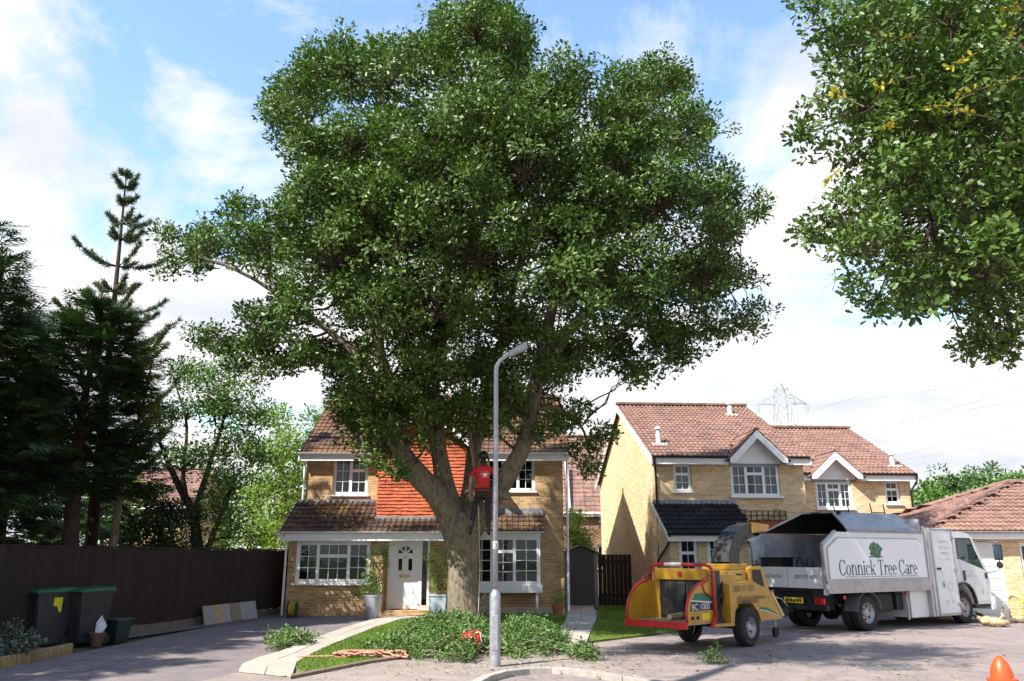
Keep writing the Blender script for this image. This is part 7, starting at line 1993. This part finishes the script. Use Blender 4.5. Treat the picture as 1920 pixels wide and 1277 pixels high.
# upper engine hood, radiator box, control head
hd_ = [(.62, 1.02), (.64, 1.40), (1.06, 1.44), (1.22, 1.32), (1.46, .72), (1.20, .72)]
MB().prism(hd_, 'xz', -.42, .42).build('engine_hood', M_YEL, CH, bevel=.02)
MB().add([(.72, -.425, 1.12), (1.18, -.425, 1.02), (1.06, -.425, 1.36), (.72, -.425, 1.36)], [(0, 1, 2, 3)]).build('grille', M_DARK, CH, fix=False)
MB().box(-.20, .60, -.36, .36, 1.11, 1.36).build('drum_cover', M_YEL, CH, bevel=.03)
MB().box(-.10, .34, -.40, -.361, 1.17, 1.33).build('control_panel', pm('panel_pale', (.55, .40, .08), .5, .2), CH, bevel=.01)
MB().box(.10, .72, -.32, .32, 1.36, 1.48).build('chute_base', M_YEL, CH, bevel=.02)
MB().tube([(.95, -.35, 1.40), (1.02, -.35, 1.50), (1.15, -.3, 1.50), (1.24, -.28, 1.38)], .05, 9).build('exhaust', M_DARK, CH, smooth='all')
for k in range(6): MB().lathe((-.05 + k * .07, -.405, 1.28), [(.001, -.02), (.018, -.02), (.02, .0)], 8, 'y').build('knob', M_DARK, CH)
# discharge chute
cpath = [((.44, 1.46), .26, .20), ((.48, 1.62), .25, .19), ((.58, 1.80), .23, .18), ((.76, 1.97), .21, .17), ((1.02, 2.09), .19, .16), ((1.36, 2.15), .17, .15)]
m = MB(); vs = []
for i, ((x, z), a, b) in enumerate(cpath):
    x0, z0 = cpath[max(i - 1, 0)][0]; x1, z1 = cpath[min(i + 1, 5)][0]
    d = Vector((x1 - x0, 0, z1 - z0)).normalized(); n = Vector((-d.z, 0, d.x))
    for sy, sn in ((-1, -1), (1, -1), (1, 1), (-1, 1)): vs.append(Vector((x, sy * b, z)) + n * sn * a * .8)
fs = [(i * 4 + k, i * 4 + (k + 1) % 4, i * 4 + 4 + (k + 1) % 4, i * 4 + 4 + k) for i in range(5) for k in range(4)]
chu = m.add(vs, fs).build('discharge_chute', M_CHUTE, CH, bevel=.0)
MB().add([(1.30, -.18, 2.30), (1.30, .18, 2.30), (2.02, .18, 2.27), (2.02, -.18, 2.27), (1.30, -.18, 2.08), (1.30, .18, 2.08), (1.98, .18, 2.15), (1.98, -.18, 2.15)], [(0, 1, 2, 3), (4, 7, 6, 5), (0, 3, 7, 4), (1, 5, 6, 2), (0, 4, 5, 1), (3, 2, 6, 7)]).build('deflector', M_YEL, CH, bevel=.008)
MB().lathe((.44, 0, 1.45), [(.30, -.02), (.32, -.02), (.32, .03), (.30, .03)], 24).build('swivel_ring', M_DARK, CH, smooth=True)
MB().tube([(1.15, -.2, 1.42), (1.14, -.22, 1.75), (.95, -.2, 2.0)], .012, 6).build('chute_stay', M_DARK, CH)
# wheels, drawbar
wheel(CH, 0, -.62, .345, .345, .22, rim=.56); wheel(CH, 0, .62, .345, .345, .22, rim=.56, side=1)
MB().tube([(0, -.55, .345), (0, .55, .345)], .045, 10).build('axle', M_DARK, CH)
for s in (-1, 1): MB().box(-1.0, 1.3, s * .4 - .04, s * .4 + .04, .40, .48).build('frame_rail', M_DARK, CH)
MB().bar((1.2, 0, .44), (2.62, -.05, .46), .10, .10).build('drawbar', M_DARK, CH)
MB().bar((1.25, -.4, .44), (1.95, 0, .45), .07, .07).build('drawbar', M_DARK, CH); MB().bar((1.25, .4, .44), (1.95, 0, .45), .07, .07).build('drawbar', M_DARK, CH)
MB().lathe((2.66, -.05, .46), [(.02, -.09), (.07, -.05), (.08, .0), (.07, .05), (.02, .09)], 12).build('coupling', M_DARK, CH, smooth=True)
MB().tube([(2.05, -.12, .44), (2.05, -.12, .05)], .03, 8).build('jockey_wheel', M_RIM, CH)
MB().lathe((2.05, -.12, .10), [(.001, -.03), (.1, -.03), (.1, .03), (.001, .03)], 16, 'y').build('jockey_wheel', M_TYRE, CH, smooth=True)
MB().tube([(1.5, -.2, .55), (1.9, -.25, .80), (2.3, -.18, .75), (2.7, -.1, .58)], .012, 6).build('cable', pm('cable_pale', (.45, .45, .45), .5), CH, smooth='all')
cl_ = thing('log', 'pale log lying half fed into the chipper hopper', 'log', tuple(ROOT[CH.name] @ Vector((-1.35, -.05, .51))), math.radians(45))
MB().tube([(-.3, 0, .06), (.0, .02, .07), (.28, .02, .08)], [.05, .055, .05], 9).build('log_piece', M_WOOD, cl_, smooth=True)
